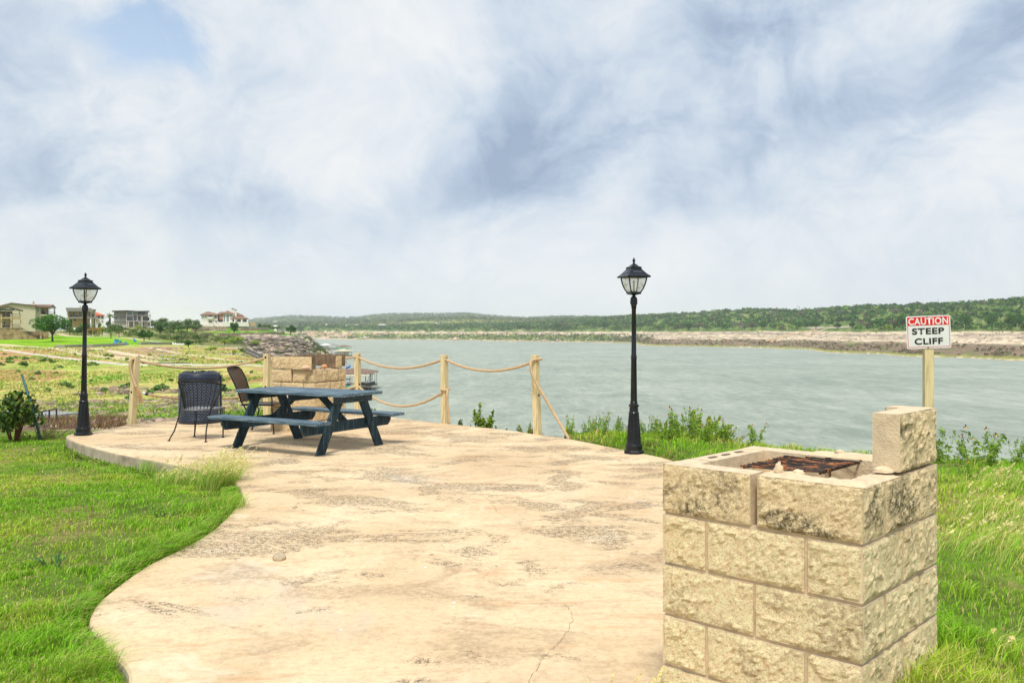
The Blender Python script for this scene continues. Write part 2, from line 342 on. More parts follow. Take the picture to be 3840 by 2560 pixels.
def zf(X, Y):
    X = np.atleast_1d(np.asarray(X, float)); Y = np.atleast_1d(np.asarray(Y, float))
    a = np.arctan2(X, Y); ac = np.clip(a, -math.radians(45), math.radians(45.2))
    r = np.hypot(X, Y); d = r * np.cos(ac); u = CX + FP * np.tan(ac)
    ui = np.clip(np.searchsorted(UKA, u) - 1, 0, len(UK) - 2); tu = np.clip((u - UKA[ui]) / (UKA[ui + 1] - UKA[ui]), 0, 1); tu = tu * tu * (3 - 2 * tu) * .4 + tu * .6
    di = (np.log(np.clip(d, 12, 9400)) - LDG[0]) / (LDG[1] - LDG[0]); d0 = np.clip(di.astype(int), 0, len(DG) - 2); td = di - d0
    zt = (_Z[ui, d0] * (1 - td) + _Z[ui, d0 + 1] * td) * (1 - tu) + (_Z[ui + 1, d0] * (1 - td) + _Z[ui + 1, d0 + 1] * td) * tu
    # relief: rock ledges and hummocks
    am = np.clip(d * .0035, .05, 2.2) * np.where(zt < WATER_Z - 1, .2, 1)
    am = np.where((d < 430) & (u < 1000), np.minimum(am, .28), am)
    zt = zt + am * (fbm(X / (d * .03 + 1), Y / (d * .03 + 1), 3, 4) - .5) + np.where(d > 400, 1, 0) * np.clip(d * .001, 0, 3) * (fbm(X / 60, Y / 60, 9, 4) - .5)
    far = np.abs(a) > math.radians(80); zt = np.where(far, np.where(X < 0, -1.5 - r * .01, WATER_Z - 3), zt)
    z = zt.copy(); near = r < 90
    if near.any():
        s = poly_sd(X[near], Y[near], PLAT); pz, sp = plate(X[near], Y[near])
        t = np.where(X[near] < -3.2, sst(s, 0, 10), sst(s, 0, 5)); z[near] = np.where(s < 0, pz, pz * (1 - t) + zt[near] * t)
    return z
def zat(x, y): return float(zf([x], [y])[0])
_RD = np.exp(np.linspace(math.log(9), math.log(8500), 1800))
def hit(u, y, dmin=9):
    """where the ray through a photo point meets the ground"""
    D = _RD[_RD >= dmin]; X = (u - CX) / FP * D; zz_ = np.maximum(zf(X, D), WATER_Z); ray = H - (y - HY) / FP * D
    k = np.where(zz_ >= ray)[0]; i = k[0] if len(k) else len(D) - 1
    return Vector((X[i], D[i], float(zz_[i])))
# grid of the ground sheet: fine in front of the camera, coarse elsewhere
ua = np.arctan((np.concatenate([np.linspace(-500, 4340, 1150)]) - CX) / FP)
wide = np.concatenate([np.linspace(-math.pi, ua[0], 70)[:-1], ua, np.linspace(ua[-1], math.pi, 70)[1:-1]])
rad = np.concatenate([[.6], np.exp(np.linspace(math.log(1.5), math.log(9400), 760))])
A_, R_ = np.meshgrid(wide, rad)
Xg = R_ * np.sin(A_); Yg = R_ * np.cos(A_)
Zg = zf(Xg.ravel(), Yg.ravel()).reshape(Xg.shape)
nr, na = Xg.shape
ii, jj = np.meshgrid(np.arange(nr - 1), np.arange(na), indexing='ij'); j2 = (jj + 1) % na
Q = np.stack([ii * na + jj, (ii + 1) * na + jj, (ii + 1) * na + j2, ii * na + j2], -1).reshape(-1, 4)[:, ::-1]
x, y, z = Xg.ravel(), Yg.ravel(), Zg.ravel()
U = np.where(y > .5, CX + FP * x / np.maximum(y, .5), np.where(x > 0, 9000, -9000)); V_ = HY + (H - z) * FP / np.maximum(y, .5)
# ---- soil colours, fixed to the ground
def L3(*c): return np.array(c)
def lerp(a, b, t): return a + (b - a) * t[:, None]
c_green, c_tan, c_dry, c_pink, c_red, c_rock, c_rockd, c_brush, c_lawn, c_dark = (L3(.30, .40, .07), L3(.60, .45, .20), L3(.52, .47, .15), L3(.46, .29, .19), L3(.44, .23, .12),
    L3(.38, .305, .215), L3(.20, .165, .13), L3(.20, .11, .075), L3(.17, .40, .012), L3(.06, .10, .03))
n1 = fbm(x / 3, y / 9, 21, 5); n2 = fbm(x / 11, y / 24, 22, 5); n3 = fbm(x / 1.1, y / 2.2, 23, 4); n4 = fbm(x / 40, y / 60, 24, 4)
colr = lerp(np.tile(c_dry, (len(x), 1)), c_green, sst(n1 * .6 + n3 * .4, .42, .6))
colr = lerp(colr, c_tan, sst(n2 * .55 + n3 * .45, .52, .66) * .85)
LEFT = (U < 1150) & (y < 440)
colr = lerp(colr, c_red, (LEFT & (y > 50)) * sst(n2 + .25 * np.exp(-((U - 40) / 260) ** 2 - ((V_ - 1400) / 26) ** 2) - .08 * (V_ > 1430), .56, .66) * .8)
pk = np.exp(-((U - 330) / 120) ** 2 - ((V_ - 1311) / 8) ** 2) + np.exp(-((U - 590) / 110) ** 2 - ((V_ - 1309) / 13) ** 2) + .7 * np.exp(-((U - 480) / 260) ** 2 - ((V_ - 1330) / 12) ** 2)
colr = lerp(colr, c_pink, LEFT * sst(pk + .5 * (n3 - .5), .35, .7) * .85)
scr = sst(V_ + 70 * (n1 - .5), 1505, 1545) * (U > 60) * (y < 60) * (y > 15.2)
colr = lerp(colr, lerp(np.tile(c_rock, (len(x), 1)), c_rockd, sst(n3, .35, .6)), scr * sst(n1 * .5 + n3 * .5, .36, .5) * .9)
colr = lerp(colr, c_brush, (U < 470) * (y < 40) * (y > 15.2) * sst(V_ + 60 * (n1 - .5), 1545, 1580) * sst(n3, .3, .55) * .85)
# mown lawn before the first house
lw_lo = np.interp(U, [-2000, 0, 210, 340, 467, 651, 680], [1291, 1291, 1303, 1301, 1294, 1291, 1289]); lw_hi = np.interp(U, [-2000, 0, 100, 400, 651, 680], [1262, 1262, 1262, 1261, 1286, 1290])
lawn = (V_ < lw_lo) & (V_ > lw_hi - 4) & (U < 668) & (y > 120) & (y < 330)
colr[lawn] = (lerp(np.tile(c_lawn, (len(x), 1)), L3(.26, .46, .02), sst(fbm(x / 30, y / 6, 31, 3), .4, .6)))[lawn]
# promontory terraces (mansion lawns), scrub below
ter = (U > 480) & (U < 1165) & (y > 430) & (y < 800)
colr = lerp(colr, lerp(np.tile(L3(.10, .26, .02), (len(x), 1)), c_dry, sst(n1, .5, .7)), ter * sst(V_, 1262, 1255) * 1.0)
scrub = (U < 1010) & (y > 235) & (y < 470)
colr = lerp(colr, lerp(np.tile(L3(.13, .18, .045), (len(x), 1)), L3(.30, .27, .14), sst(n3, .45, .65)), scrub * (V_ < 1300) * (~lawn) * .8)
# cliffs and banks across the lake
BANK = ((y > 440) & (U > 890) & ~((V_ < 1262) & (y < 800))) | (U > 1250) & (y > 300)
hw = z - WATER_Z
gx = np.gradient(Zg, axis=0) / (np.gradient(R_, axis=0) + 1e-6); slope = np.abs(gx).ravel()
f1 = fbm(x / 26, y / 40, 41, 5); f2 = fbm(x / 7, y / 14, 42, 4); st = fbm(x / 60, z * 1.3, 43, 4)
rk = lerp(np.tile(L3(.66, .54, .38), (len(x), 1)), L3(.36, .29, .22), sst(st * .6 + f2 * .4, .42, .60)); rk = lerp(rk, L3(.58, .35, .20), sst(f1, .6, .75) * (U < 2100) * .7)
gr = lerp(np.tile(L3(.13, .21, .045), (len(x), 1)), L3(.32, .33, .09), sst(f2, .42, .66))
br = lerp(np.tile(L3(.21, .15, .10), (len(x), 1)), L3(.16, .17, .06), sst(f2, .56, .72))
bank = rk.copy()
R = U > 2300
m1 = R * sst(hw + 4 * (f1 - .5), 9.3, 7.6) * (hw > 1.0); bank = lerp(bank, br, m1 * .92)
m2 = R * sst(hw + .8 * (f2 - .5), 1.9, 1.3) * sst(hw, .35, .6); bank = lerp(bank, L3(.27, .30, .06), m2 * .9)
m3 = R * sst(f1 * .6 + f2 * .4, .60, .72) * (hw > 7); bank = lerp(bank, gr, m3 * .4)
m4 = (~R) * sst(hw + 3 * (f1 - .5), 13.2, 11.5) * sst(hw, .9, 2.0) * sst(f2, .24, .36) * (U > 1300); bank = lerp(bank, gr, m4 * .95)
m4 = (U <= 1300) * (y > 1500) * sst(f1, .45, .6) * (hw < 13); bank = lerp(bank, gr, m4 * .8)
m4 = (U > 1150) * (U < 1300) * (y < 800) * sst(f2, .36, .5); bank = lerp(bank, gr, m4 * .85)
wood = sst(hw + 2.5 * (f1 - .5), 17.5, 18.6) * (y > 560); bank = lerp(bank, lerp(np.tile(L3(.10, .17, .035), (len(x), 1)), L3(.36, .36, .13), sst(f2, .55, .75)), wood)
far = y > 2450; bank = lerp(bank, lerp(np.tile(L3(.075, .12, .035), (len(x), 1)), L3(.30, .33, .10), sst(fbm(x / 160, y / 220, 51, 5), .34, .54) * (V_ > 1193) * (U > 1380)), far * 1.0)
colr = np.where(BANK[:, None], bank, colr)
under = z < WATER_Z + .25; colr[under & (y > 100)] = (.40, .32, .22)
# near plateau: worn lawn soil, greener away from the slab
ng = (y < 16) & (np.hypot(x, y) < 40)
nearc = lerp(np.tile(L3(.13, .19, .035), (len(x), 1)), L3(.30, .235, .10), sst(fbm(x * 1.6, y * 1.6, 61, 4), .5, .68) * .8)
colr = np.where(ng[:, None], nearc, colr)
mt = bpy.data.materials.new('terrain_soil'); mt.use_nodes = True; t = mt.node_tree; b = t.nodes['Principled BSDF']; b.inputs['Roughness'].default_value = .95; b.inputs['Specular IOR Level'].default_value = .1
pos = N(t, 'ShaderNodeNewGeometry').outputs['Position']; cd = N(t, 'ShaderNodeCameraData')
c = N(t, 'ShaderNodeAttribute', attribute_name='Col').outputs['Color']
q1 = NOISE(t, pos, 2.2, 8, .72); q2 = NOISE(t, pos, .22, 6, .7)
ps = N(t, 'ShaderNodeMapping', {'Vector': pos, 'Scale': (.03, .05, .9)}).outputs[0]; q3 = NOISE(t, ps, 1.0, 6, .75)
c = MIX(t, 1.0, c, RAMP(t, q1, [(.32, g3(.55)), (.5, g3(1)), (.7, g3(1.4))]), 'MULTIPLY')
c = MIX(t, 1.0, c, RAMP(t, q2, [(.36, g3(.72)), (.5, g3(1)), (.66, g3(1.28))]), 'MULTIPLY')
t.links.new(c, b.inputs['Base Color'])
hgt = M_(t, 'ADD', M_(t, 'MULTIPLY', q1, .12), M_(t, 'ADD', M_(t, 'MULTIPLY', q2, 1.2), M_(t, 'MULTIPLY', q3, 1.6)))
t.links.new(N(t, 'ShaderNodeBump', {'Height': hgt, 'Strength': .9, 'Distance': 1.0}).outputs[0], b.inputs['Normal'])
ter_o = npmesh('terrain', np.stack([x, y, z], 1), Q, mt, col=np.clip(colr, 0, 1), smooth=True); tag(ter_o, kind='structure')
# ------------------------------------------------------------------ lake
mw = bpy.data.materials.new('lake_water'); mw.use_nodes = True; t = mw.node_tree; b = t.nodes['Principled BSDF']
pos = N(t, 'ShaderNodeNewGeometry').outputs['Position']
w1 = NOISE(t, N(t, 'ShaderNodeMapping', {'Vector': pos, 'Rotation': (0, 0, .12), 'Scale': (.55, 1.5, 1)}).outputs[0], .9, 5, .6)
w2 = NOISE(t, N(t, 'ShaderNodeMapping', {'Vector': pos, 'Rotation': (0, 0, .12), 'Scale': (.10, .34, 1)}).outputs[0], .5, 5, .6)
w3 = NOISE(t, N(t, 'ShaderNodeMapping', {'Vector': pos, 'Rotation': (0, 0, .05), 'Scale': (.010, .018, 1)}).outputs[0], 1.0, 9, .68)
w4 = M_(t, 'ADD', M_(t, 'MULTIPLY', NOISE(t, N(t, 'ShaderNodeMapping', {'Vector': pos, 'Rotation': (0, 0, .1), 'Scale': (.45, .16, 1)}).outputs[0], 1.0, 7, .75), .55), M_(t, 'MULTIPLY', NOISE(t, N(t, 'ShaderNodeMapping', {'Vector': pos, 'Rotation': (0, 0, .06), 'Scale': (.12, .028, 1)}).outputs[0], 1.0, 7, .75), .45))
hg = M_(t, 'ADD', M_(t, 'MULTIPLY', w1, .35), M_(t, 'MULTIPLY', w2, 1.3))
bm_ = N(t, 'ShaderNodeBump', {'Height': hg, 'Strength': .9, 'Distance': .8}); t.links.new(bm_.outputs[0], b.inputs['Normal'])
t.links.new(RAMP(t, M_(t, 'ADD', M_(t, 'MULTIPLY', w3, .25), M_(t, 'MULTIPLY', w4, .75)), [(.42, (.20, .24, .18)), (.50, (.285, .325, .255)), (.58, (.38, .42, .335))]), b.inputs['Base Color'])  # light and dark of the ripples painted into the base colour
b.inputs['Roughness'].default_value = .38; b.inputs['IOR'].default_value = 1.333; b.inputs['Specular IOR Level'].default_value = .34
wv = [(-9000, -3000), (9500, -3000), (9500, 9300), (-9000, 9300)]
wo = MB().add([(a, b2, WATER_Z) for a, b2 in wv], [(0, 1, 2, 3)]).build('lake_water', mw); tag(wo, kind='structure')
# ------------------------------------------------------------------ patio slab
def patio():
    n = len(PATIO); bm = bmesh.new()
    top = [bm.verts.new((x, y, 0)) for x, y in PATIO]; f = bm.faces.new(top); f.normal_update()
    if f.normal.z < 0: f.normal_flip()
    r = bmesh.ops.extrude_face_region(bm, geom=[f]); vs = [e for e in r['geom'] if isinstance(e, bmesh.types.BMVert)]
    for v in vs: v.co.z = -.5
    bmesh.ops.recalc_face_normals(bm, faces=bm.faces)
    ed = [e for e in bm.edges if abs(e.verts[0].co.z) < 1e-6 and abs(e.verts[1].co.z) < 1e-6]
    bmesh.ops.bevel(bm, geom=ed, offset=.035, segments=3, affect='EDGES', profile=.5)
    me = bpy.data.meshes.new('patio_slab'); bm.to_mesh(me); bm.free()
    o = bpy.data.objects.new('patio', me); COL.objects.link(o); return o
mp = bpy.data.materials.new('weathered_concrete'); mp.use_nodes = True; t = mp.node_tree; b = t.nodes['Principled BSDF']; b.inputs['Roughness'].default_value = .85; b.inputs['Specular IOR Level'].default_value = .25
gn = N(t, 'ShaderNodeNewGeometry'); pos = gn.outputs['Position']
a1 = NOISE(t, pos, .55, 8, .62, .6); a2 = NOISE(t, pos, 2.3, 8, .68, .8); a3 = NOISE(t, pos, 26, 6, .7); a4 = NOISE(t, N(t, 'ShaderNodeMapping', {'Vector': pos, 'Location': (9, 4, 2), 'Rotation': (0, 0, .25), 'Scale': (1.0, 1.7, 1)}).outputs[0], 1.0, 7, .66, 1.0)
a5 = NOISE(t, pos, 95, 4, .75); a6 = NOISE(t, N(t, 'ShaderNodeMapping', {'Vector': pos, 'Location': (3, 7, 1)}).outputs[0], .45, 5, .6, .4)
c = RAMP(t, a1, [(.28, (.52, .37, .215)), (.45, (.64, .48, .29)), (.6, (.71, .555, .355)), (.75, (.76, .625, .43))])
c = MIX(t, M_(t, 'MULTIPLY', SS(t, a2, .52, .60), .35), c, (.70, .50, .31)); c = MIX(t, M_(t, 'MULTIPLY', SS(t, NOISE(t, pos, 6.5, 8, .75, .5), .53, .60), .42), c, (.50, .36, .225))
c = MIX(t, 1.0, c, RAMP(t, NOISE(t, pos, 22, 10, .85), [(.34, g3(.68)), (.47, g3(.98)), (.64, g3(1.14))]), 'MULTIPLY'); c = MIX(t, M_(t, 'MULTIPLY', SS(t, a6, .56, .68), .45), c, (.52, .475, .41))
rs_ = NOISE(t, N(t, 'ShaderNodeMapping', {'Vector': pos, 'Location': (2, 8, 4), 'Rotation': (0, 0, -.25), 'Scale': (.8, 3.2, 1)}).outputs[0], 1.6, 9, .72, .7); c = MIX(t, M_(t, 'MULTIPLY', SS(t, rs_, .55, .64), .45), c, (.54, .30, .15))
c = MIX(t, M_(t, 'MULTIPLY', SS(t, a2, .44, .30), .55), c, (.78, .66, .48))
# brown damp stains
st_ = M_(t, 'MULTIPLY', SS(t, a4, .50, .64), M_(t, 'MULTIPLY', SS(t, a3, .30, .62), .55)); c = MIX(t, st_, c, (.30, .20, .12))
# muddy stain spreading from the pit's foot towards the camera
ds_ = N(t, 'ShaderNodeVectorMath', {0: N(t, 'ShaderNodeMapping', {'Vector': pos, 'Location': (-.15, -3.25 * .8, 0), 'Scale': (.9, .8, 1)}).outputs[0]}, operation='LENGTH').outputs['Value']
c = MIX(t, M_(t, 'MULTIPLY', SS(t, M_(t, 'ADD', ds_, M_(t, 'MULTIPLY', M_(t, 'SUBTRACT', a2, .5), 2.6)), 1.0, .25), M_(t, 'MULTIPLY', SS(t, a3, .2, .7), .34)), c, (.48, .34, .22))
# peeled speckle patches: fine dark flecks inside ragged patches, most of them past the middle of the slab
sy = N(t, 'ShaderNodeSeparateXYZ', {0: pos}); midy = M_(t, 'MULTIPLY', SS(t, sy.outputs[1], 3.4, 6.5), .13)
a7 = NOISE(t, N(t, 'ShaderNodeMapping', {'Vector': pos, 'Location': (31, 17, 2), 'Rotation': (0, 0, .3), 'Scale': (1.0, 1.35, 1)}).outputs[0], 1.1, 7, .7, .6)
pm = SS(t, M_(t, 'ADD', a7, midy), .62, .69)
fl = SS(t, M_(t, 'ADD', M_(t, 'MULTIPLY', a5, .6), M_(t, 'MULTIPLY', a3, .4)), .475, .54)
c = MIX(t, M_(t, 'MULTIPLY', M_(t, 'MULTIPLY', pm, fl), .85), c, (.085, .065, .045))
sp_ = SS(t, NOISE(t, pos, 40, 3, .6), .68, .72); c = MIX(t, M_(t, 'MULTIPLY', sp_, .6), c, (.22, .15, .09))
wf = SS(t, NOISE(t, N(t, 'ShaderNodeMapping', {'Vector': pos, 'Location': (5, 1, 7)}).outputs[0], 11, 2, .5), .745, .76); c = MIX(t, M_(t, 'MULTIPLY', wf, .8), c, (.88, .87, .84))
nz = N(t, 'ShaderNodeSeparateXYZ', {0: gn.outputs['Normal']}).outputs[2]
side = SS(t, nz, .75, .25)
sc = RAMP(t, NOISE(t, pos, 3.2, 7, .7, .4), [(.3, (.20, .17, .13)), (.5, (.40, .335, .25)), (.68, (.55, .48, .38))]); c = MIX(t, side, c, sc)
t.links.new(c, b.inputs['Base Color'])
hh = M_(t, 'ADD', M_(t, 'MULTIPLY', a2, .03), M_(t, 'ADD', M_(t, 'MULTIPLY', a3, .006), M_(t, 'MULTIPLY', pm, -.003)))
t.links.new(N(t, 'ShaderNodeBump', {'Height': hh, 'Strength': .6, 'Distance': .6}).outputs[0], b.inputs['Normal'])
po = patio(); po.data.materials.append(mp)
mcrk = pmat('crack_shadow', (.20, .14, .09), 1, var=.3)
cr = MB()
for path in ([(1790, 1830), (1830, 1872), (1856, 1902), (1862, 1918), (1905, 1940), (1948, 1960), (1962, 1985)], [(2115, 2260), (2140, 2290), (2148, 2328), (2120, 2378), (2092, 2412), (2040, 2462), (1988, 2545), (1960, 2600)]):
    pts = []
    for (u, yy), (u2, y2) in zip(path, path[1:]):
        for k in range(8):
            f = k / 8; X0, Y0 = P(u + (u2 - u) * f + random.uniform(-4, 4), yy + (y2 - yy) * f + random.uniform(-3, 3)); pts.append((X0, Y0))
    for (x0, y0), (x1, y1) in zip(pts, pts[1:]):
        w = random.uniform(.0003, .0012); dx, dy = x1 - x0, y1 - y0; L = math.hypot(dx, dy) + 1e-6; nx, ny = -dy / L * w, dx / L * w
        cr.add([(x0 - nx, y0 - ny, .0025), (x1 - nx, y1 - ny, .0025), (x1 + nx, y1 + ny, .0025), (x0 + nx, y0 + ny, .0025)], [(0, 1, 2, 3)])
ck = cr.build('crack', mcrk); ck.parent = po
tag(po, kind='structure')
# ================================================================== split-face block work
def blockmat(name, base, dark, lo=.50):
    m = bpy.data.materials.new(name); m.use_nodes = True; t = m.node_tree; b = t.nodes['Principled BSDF']; b.inputs['Roughness'].default_value = .92; b.inputs['Specular IOR Level'].default_value = .15
    pos = N(t, 'ShaderNodeNewGeometry').outputs['Position']
    a = NOISE(t, pos, 46, 7, .78); bb_ = NOISE(t, pos, 4.2, 5, .6, .5); f = NOISE(t, pos, 130, 3, .7)
    c = RAMP(t, a, [(.30, tuple(x * .50 for x in base)), (.41, tuple(x * .92 for x in base)), (.58, tuple(min(.95, x * 1.18) for x in base))])  # pit shade painted in: the bump's own noise darkens its hollows
    c = MIX(t, 1.0, c, RAMP(t, f, [(.34, g3(.70)), (.46, g3(1)), (.62, g3(1.12))]), 'MULTIPLY')
    c = MIX(t, M_(t, 'MULTIPLY', SS(t, bb_, lo, lo + .16), SS(t, a, .62, .40)), c, dark)
    c = MIX(t, M_(t, 'MULTIPLY', SS(t, NOISE(t, pos, 1.7, 3, .5), .5, .7), .35), c, tuple(x * .8 for x in (base[0] * 1.1, base[1] * .95, base[2] * .7)))
    t.links.new(c, b.inputs['Base Color'])
    h = M_(t, 'ADD', M_(t, 'MULTIPLY', a, .8), M_(t, 'MULTIPLY', f, .2))
    t.links.new(N(t, 'ShaderNodeBump', {'Height': h, 'Strength': 1.0, 'Distance': .022}).outputs[0], b.inputs['Normal'])
    return m
MBLK = blockmat('split_face_block', (.94, .715, .43), (.50, .39, .23))
MBLKT = blockmat('split_face_block_stained', (.87, .66, .395), (.14, .12, .075), .44)
MBLK2 = blockmat('split_face_block_tan', (.72, .54, .31), (.25, .19, .11))
MMORT = pmat('mortar', (.58, .46, .31), .9, var=.22, scale=14, bump=.5, bscale=70)
MCAST = pmat('cast_block_face', (.66, .53, .355), .9, var=.18, scale=22, bump=.5, bscale=120)
MDKFACE = pmat('dark_block_face', (.20, .135, .08), .95, var=.5, scale=14, bump=.5, bscale=90)
from mathutils import noise as MN
def rough_block(mb, O, A, Bv, a0, a1, b0, b1, z0, z1, faces, seed, step=.014, amp=.010, mi=0):
    """one block in the wall frame O + a*A + b*B; faces lists the split (rough) sides: 'a0','a1','b0','b1' ; the rest stay cast-smooth"""
    def pt_(a, b, z): return O + A * a + Bv * b + Vector((0, 0, z))
    def panel(c, ux, uy, nrm, w, h, rough):
        if not rough:
            i = len(mb.v); mb.add([c, c + ux * w, c + ux * w + uy * h, c + uy * h], [(0, 1, 2, 3) if ux.cross(uy).dot(nrm) > 0 else (3, 2, 1, 0)], mi + 1); return
        nx = max(2, int(w / step)); ny = max(2, int(h / step)); vs = []
        for j in range(ny + 1):
            for i in range(nx + 1):
                p = c + ux * (w * i / nx) + uy * (h * j / ny)
                e = min(i / nx * w, (1 - i / nx) * w, j / ny * h, (1 - j / ny) * h)
                k = min(1, e / .016); q = p * 1.0 + Vector((seed * 3.1, seed * 1.7, 0))
                dsp = max(.0018, (MN.noise(q * 8) * .7 + (.35 - abs(MN.noise(q * 15)) * 1.9) + (.2 - abs(MN.noise(q * 34)) * 1.3)) * amp * 1.15 + .006)
                jit = MN.noise(q * 35) * .004 if e < 1e-6 else 0
                vs.append(p + nrm * (dsp * k + (1 - k) * (-.001) + jit))
        fs = [(j * (nx + 1) + i, j * (nx + 1) + i + 1, (j + 1) * (nx + 1) + i + 1, (j + 1) * (nx + 1) + i) for j in range(ny) for i in range(nx)]
        if ux.cross(uy).dot(nrm) < 0: fs = [f[::-1] for f in fs]
        mb.add(vs, fs, mi)
    Z = Vector((0, 0, 1)); h = z1 - z0
    panel(pt_(a1, b0, z0), -A, Z, -Bv, a1 - a0, h, 'b0' in faces); panel(pt_(a0, b1, z0), A, Z, Bv, a1 - a0, h, 'b1' in faces)
    panel(pt_(a0, b0, z0), Bv, Z, -A, b1 - b0, h, 'a0' in faces); panel(pt_(a1, b1, z0), -Bv, Z, A, b1 - b0, h, 'a1' in faces)
    mb.add([pt_(a0, b0, z1), pt_(a1, b0, z1), pt_(a1, b1, z1), pt_(a0, b1, z1)], [(0, 1, 2, 3)], mi + 1)
    mb.add([pt_(a0, b0, z0), pt_(a0, b1, z0), pt_(a1, b1, z0), pt_(a1, b0, z0)], [(0, 1, 2, 3)], mi + 1)
def grill_wall(O, A, Bv, LA, LB, rows, zb, ph, T, step, amp, topmat, blkmat, parent, skip_top=(), seed=0, rec=.0075, mmat=None):
    """courses of blocks round a hollow square; a runs along the left face, b along the right face, O is the near corner"""
    mb = MB(); g = .013; bh = ph - .013
    for r in range(rows):
        z0 = zb + r * ph; z1 = z0 + bh; odd = (rows - 1 - r) % 2 == 0; top = r == rows - 1; tt = T if not top else .105; mi = 2 if top else 0
        hA, hB = LA * .49, LB * .49; q = .195
        S = []
        if odd:
            gapa = (LA * .485, LA * .52) if top else (LA * .492, LA * .505)
            S += [(0, gapa[0], 0, tt, ('b0',)), (gapa[1], LA, 0, tt, ('b0', 'a1')), (0, gapa[0], LB - tt, LB, ('b1',)), (gapa[1], LA, LB - tt, LB, ('b1', 'a1'))]
            S += [(0, tt, .004, q, ('a0',)), (LA - tt, LA, tt, q, ('a1',)), (0, tt, q + g, LB - q - g, ('a0',)), (LA - tt, LA, q + g, LB - q - g, ('a1',)), (0, tt, LB - q, LB - .004, ('a0',)), (LA - tt, LA, LB - q, LB - tt, ('a1',))]
        else:
            S += [(0, tt, 0, hB, ('a0',)), (0, tt, hB + g, LB, ('a0', 'b1')), (LA - tt, LA, 0, hB, ('a1',)), (LA - tt, LA, hB + g, LB, ('a1', 'b1'))]
            S += [(.004, q, 0, tt, ('b0',)), (q + g, LA - q - g, 0, tt, ('b0',)), (LA - q, LA - .004, 0, tt, ('b0',)), (tt, q, LB - tt, LB, ('b1',)), (q + g, LA - q - g, LB - tt, LB, ('b1',)), (LA - q, LA - tt, LB - tt, LB, ('b1',))]
        for i, (a0, a1, b0, b1, fc) in enumerate(S):
            if top and i in skip_top: continue
            off = random.uniform(-.003, .003)
            rough_block(mb, O, A, Bv, a0, a1, b0, b1, z0, z1 - i * .0003, fc, seed + r * 20 + i, step, amp, mi)
    w = mb.build('block_wall', [blkmat, MCAST, topmat, MCAST], parent)
    mo = MB(); i_ = rec; zt = zb + (rows - 1) * ph - .004
    def ring(z0, z1):
        for (a0, a1, b0, b1) in ((i_, LA - i_, i_, T - .02), (i_, LA - i_, LB - T + .02, LB - i_), (i_, T - .02, T - .02, LB - T + .02), (LA - T + .02, LA - i_, T - .02, LB - T + .02)):
            c = O + A * ((a0 + a1) / 2) + Bv * ((b0 + b1) / 2); rot = Matrix((A, Bv, Vector((0, 0, 1)))).transposed()
            mo.box((c.x, c.y, (z0 + z1) / 2), (a1 - a0, b1 - b0, z1 - z0), rot=rot)
    ring(zb, zt + .002); mo.build('mortar', mmat or MMORT, parent)
    return w
# ------------------------------------------------------------------ the near grill
O1 = Vector((1.192, 2.947, .022)); A1 = Vector((-.725, .689, 0)).normalized(); B1 = Vector((A1.y, -A1.x, 0)); B1 = Vector((.689, .725, 0)).normalized()
LA1, LB1, PH = .805, .755, .203
g1 = thing('stone_grill', 'square barbecue pit of rough cream blocks in the near right foreground, rusty grate on top', 'barbecue grill', tuple(O1)); g1n = g1
O1z = Vector((0, 0, 0))
grill_wall(O1z, A1, B1, LA1, LB1, 5, -.016, PH, .16, .0125, .0105, MBLKT, MBLK, g1, seed=1)
ztop = -.016 + 5 * PH - .013
cap = MB()
def cap_strip(a0, b0, a1, b1, wdt, hgt, seed, n=40, inner=0):
    p0 = A1 * a0 + B1 * b0; p1 = A1 * a1 + B1 * b1; d = (p1 - p0); L = d.length; d.normalize(); s = Vector((-d.y, d.x, 0))
    n = max(6, int(L / .012)); vs = []; m = 7
    for i in range(n + 1):
        c = p0 + d * (L * i / n); e = min(i, n - i) / 2.0; ek = min(1, e)
        wob = MN.noise(c * 14 + Vector((seed, 0, 0))) * .008 + MN.noise(c * 40 + Vector((seed, 3, 0))) * .004
        hh = hgt * (.75 + .7 * MN.noise(c * 9 + Vector((0, seed, 0))))
        for k in range(m):
            f = k / (m - 1); prof = min(1, min(f, 1 - f) * 6) ** .5
            vs.append(c + s * ((f - .5) * (wdt + 2 * wob)) + Vector((0, 0, ztop - .004 + (hh + MN.noise(c * 50 + s * f * 3) * .004) * prof * ek)))
    cap.add(vs, [(i * m + k, i * m + k + 1, (i + 1) * m + k + 1, (i + 1) * m + k) for i in range(n) for k in range(m - 1)])
cap_strip(-.002, .052, .40, .052, .092, .016, 1); cap_strip(.052, .10, .052, .36, .090, .015, 2); cap_strip(.08, LB1 - .05, .50, LB1 - .05, .095, .022, 3)
def lump(a, b, r, h, seed):
    c = A1 * a + B1 * b + Vector((0, 0, ztop + .012)); vs = []; n, m = 14, 7
    for j in range(m + 1):
        th = j / m * math.pi / 2
        for i in range(n):
            ph = 2 * math.pi * i / n; d = Vector((math.cos(ph) * math.cos(th), math.sin(ph) * math.cos(th), math.sin(th)))
            k = 1 + .45 * MN.noise(d * 2.2 + Vector((seed, 0, 0))); vs.append(c + Vector((d.x * r * k, d.y * r * k, d.z * h * k)))
    cap.add(vs, [(j * n + i, j * n + (i + 1) % n, (j + 1) * n + (i + 1) % n, (j + 1) * n + i) for j in range(m) for i in range(n)])
lump(.335, .06, .017, .034, 1); lump(.27, .085, .022, .011, 2); lump(.055, .33, .036, .018, 3); lump(.38, LB1 - .04, .02, .012, 4); lump(.06, .36, .02, .012, 6)
cap.build('mortar_cap', pmat('mortar_cap', (.68, .53, .35), .92, var=.15, scale=20, bump=.5, bscale=90), g1, smooth=True)
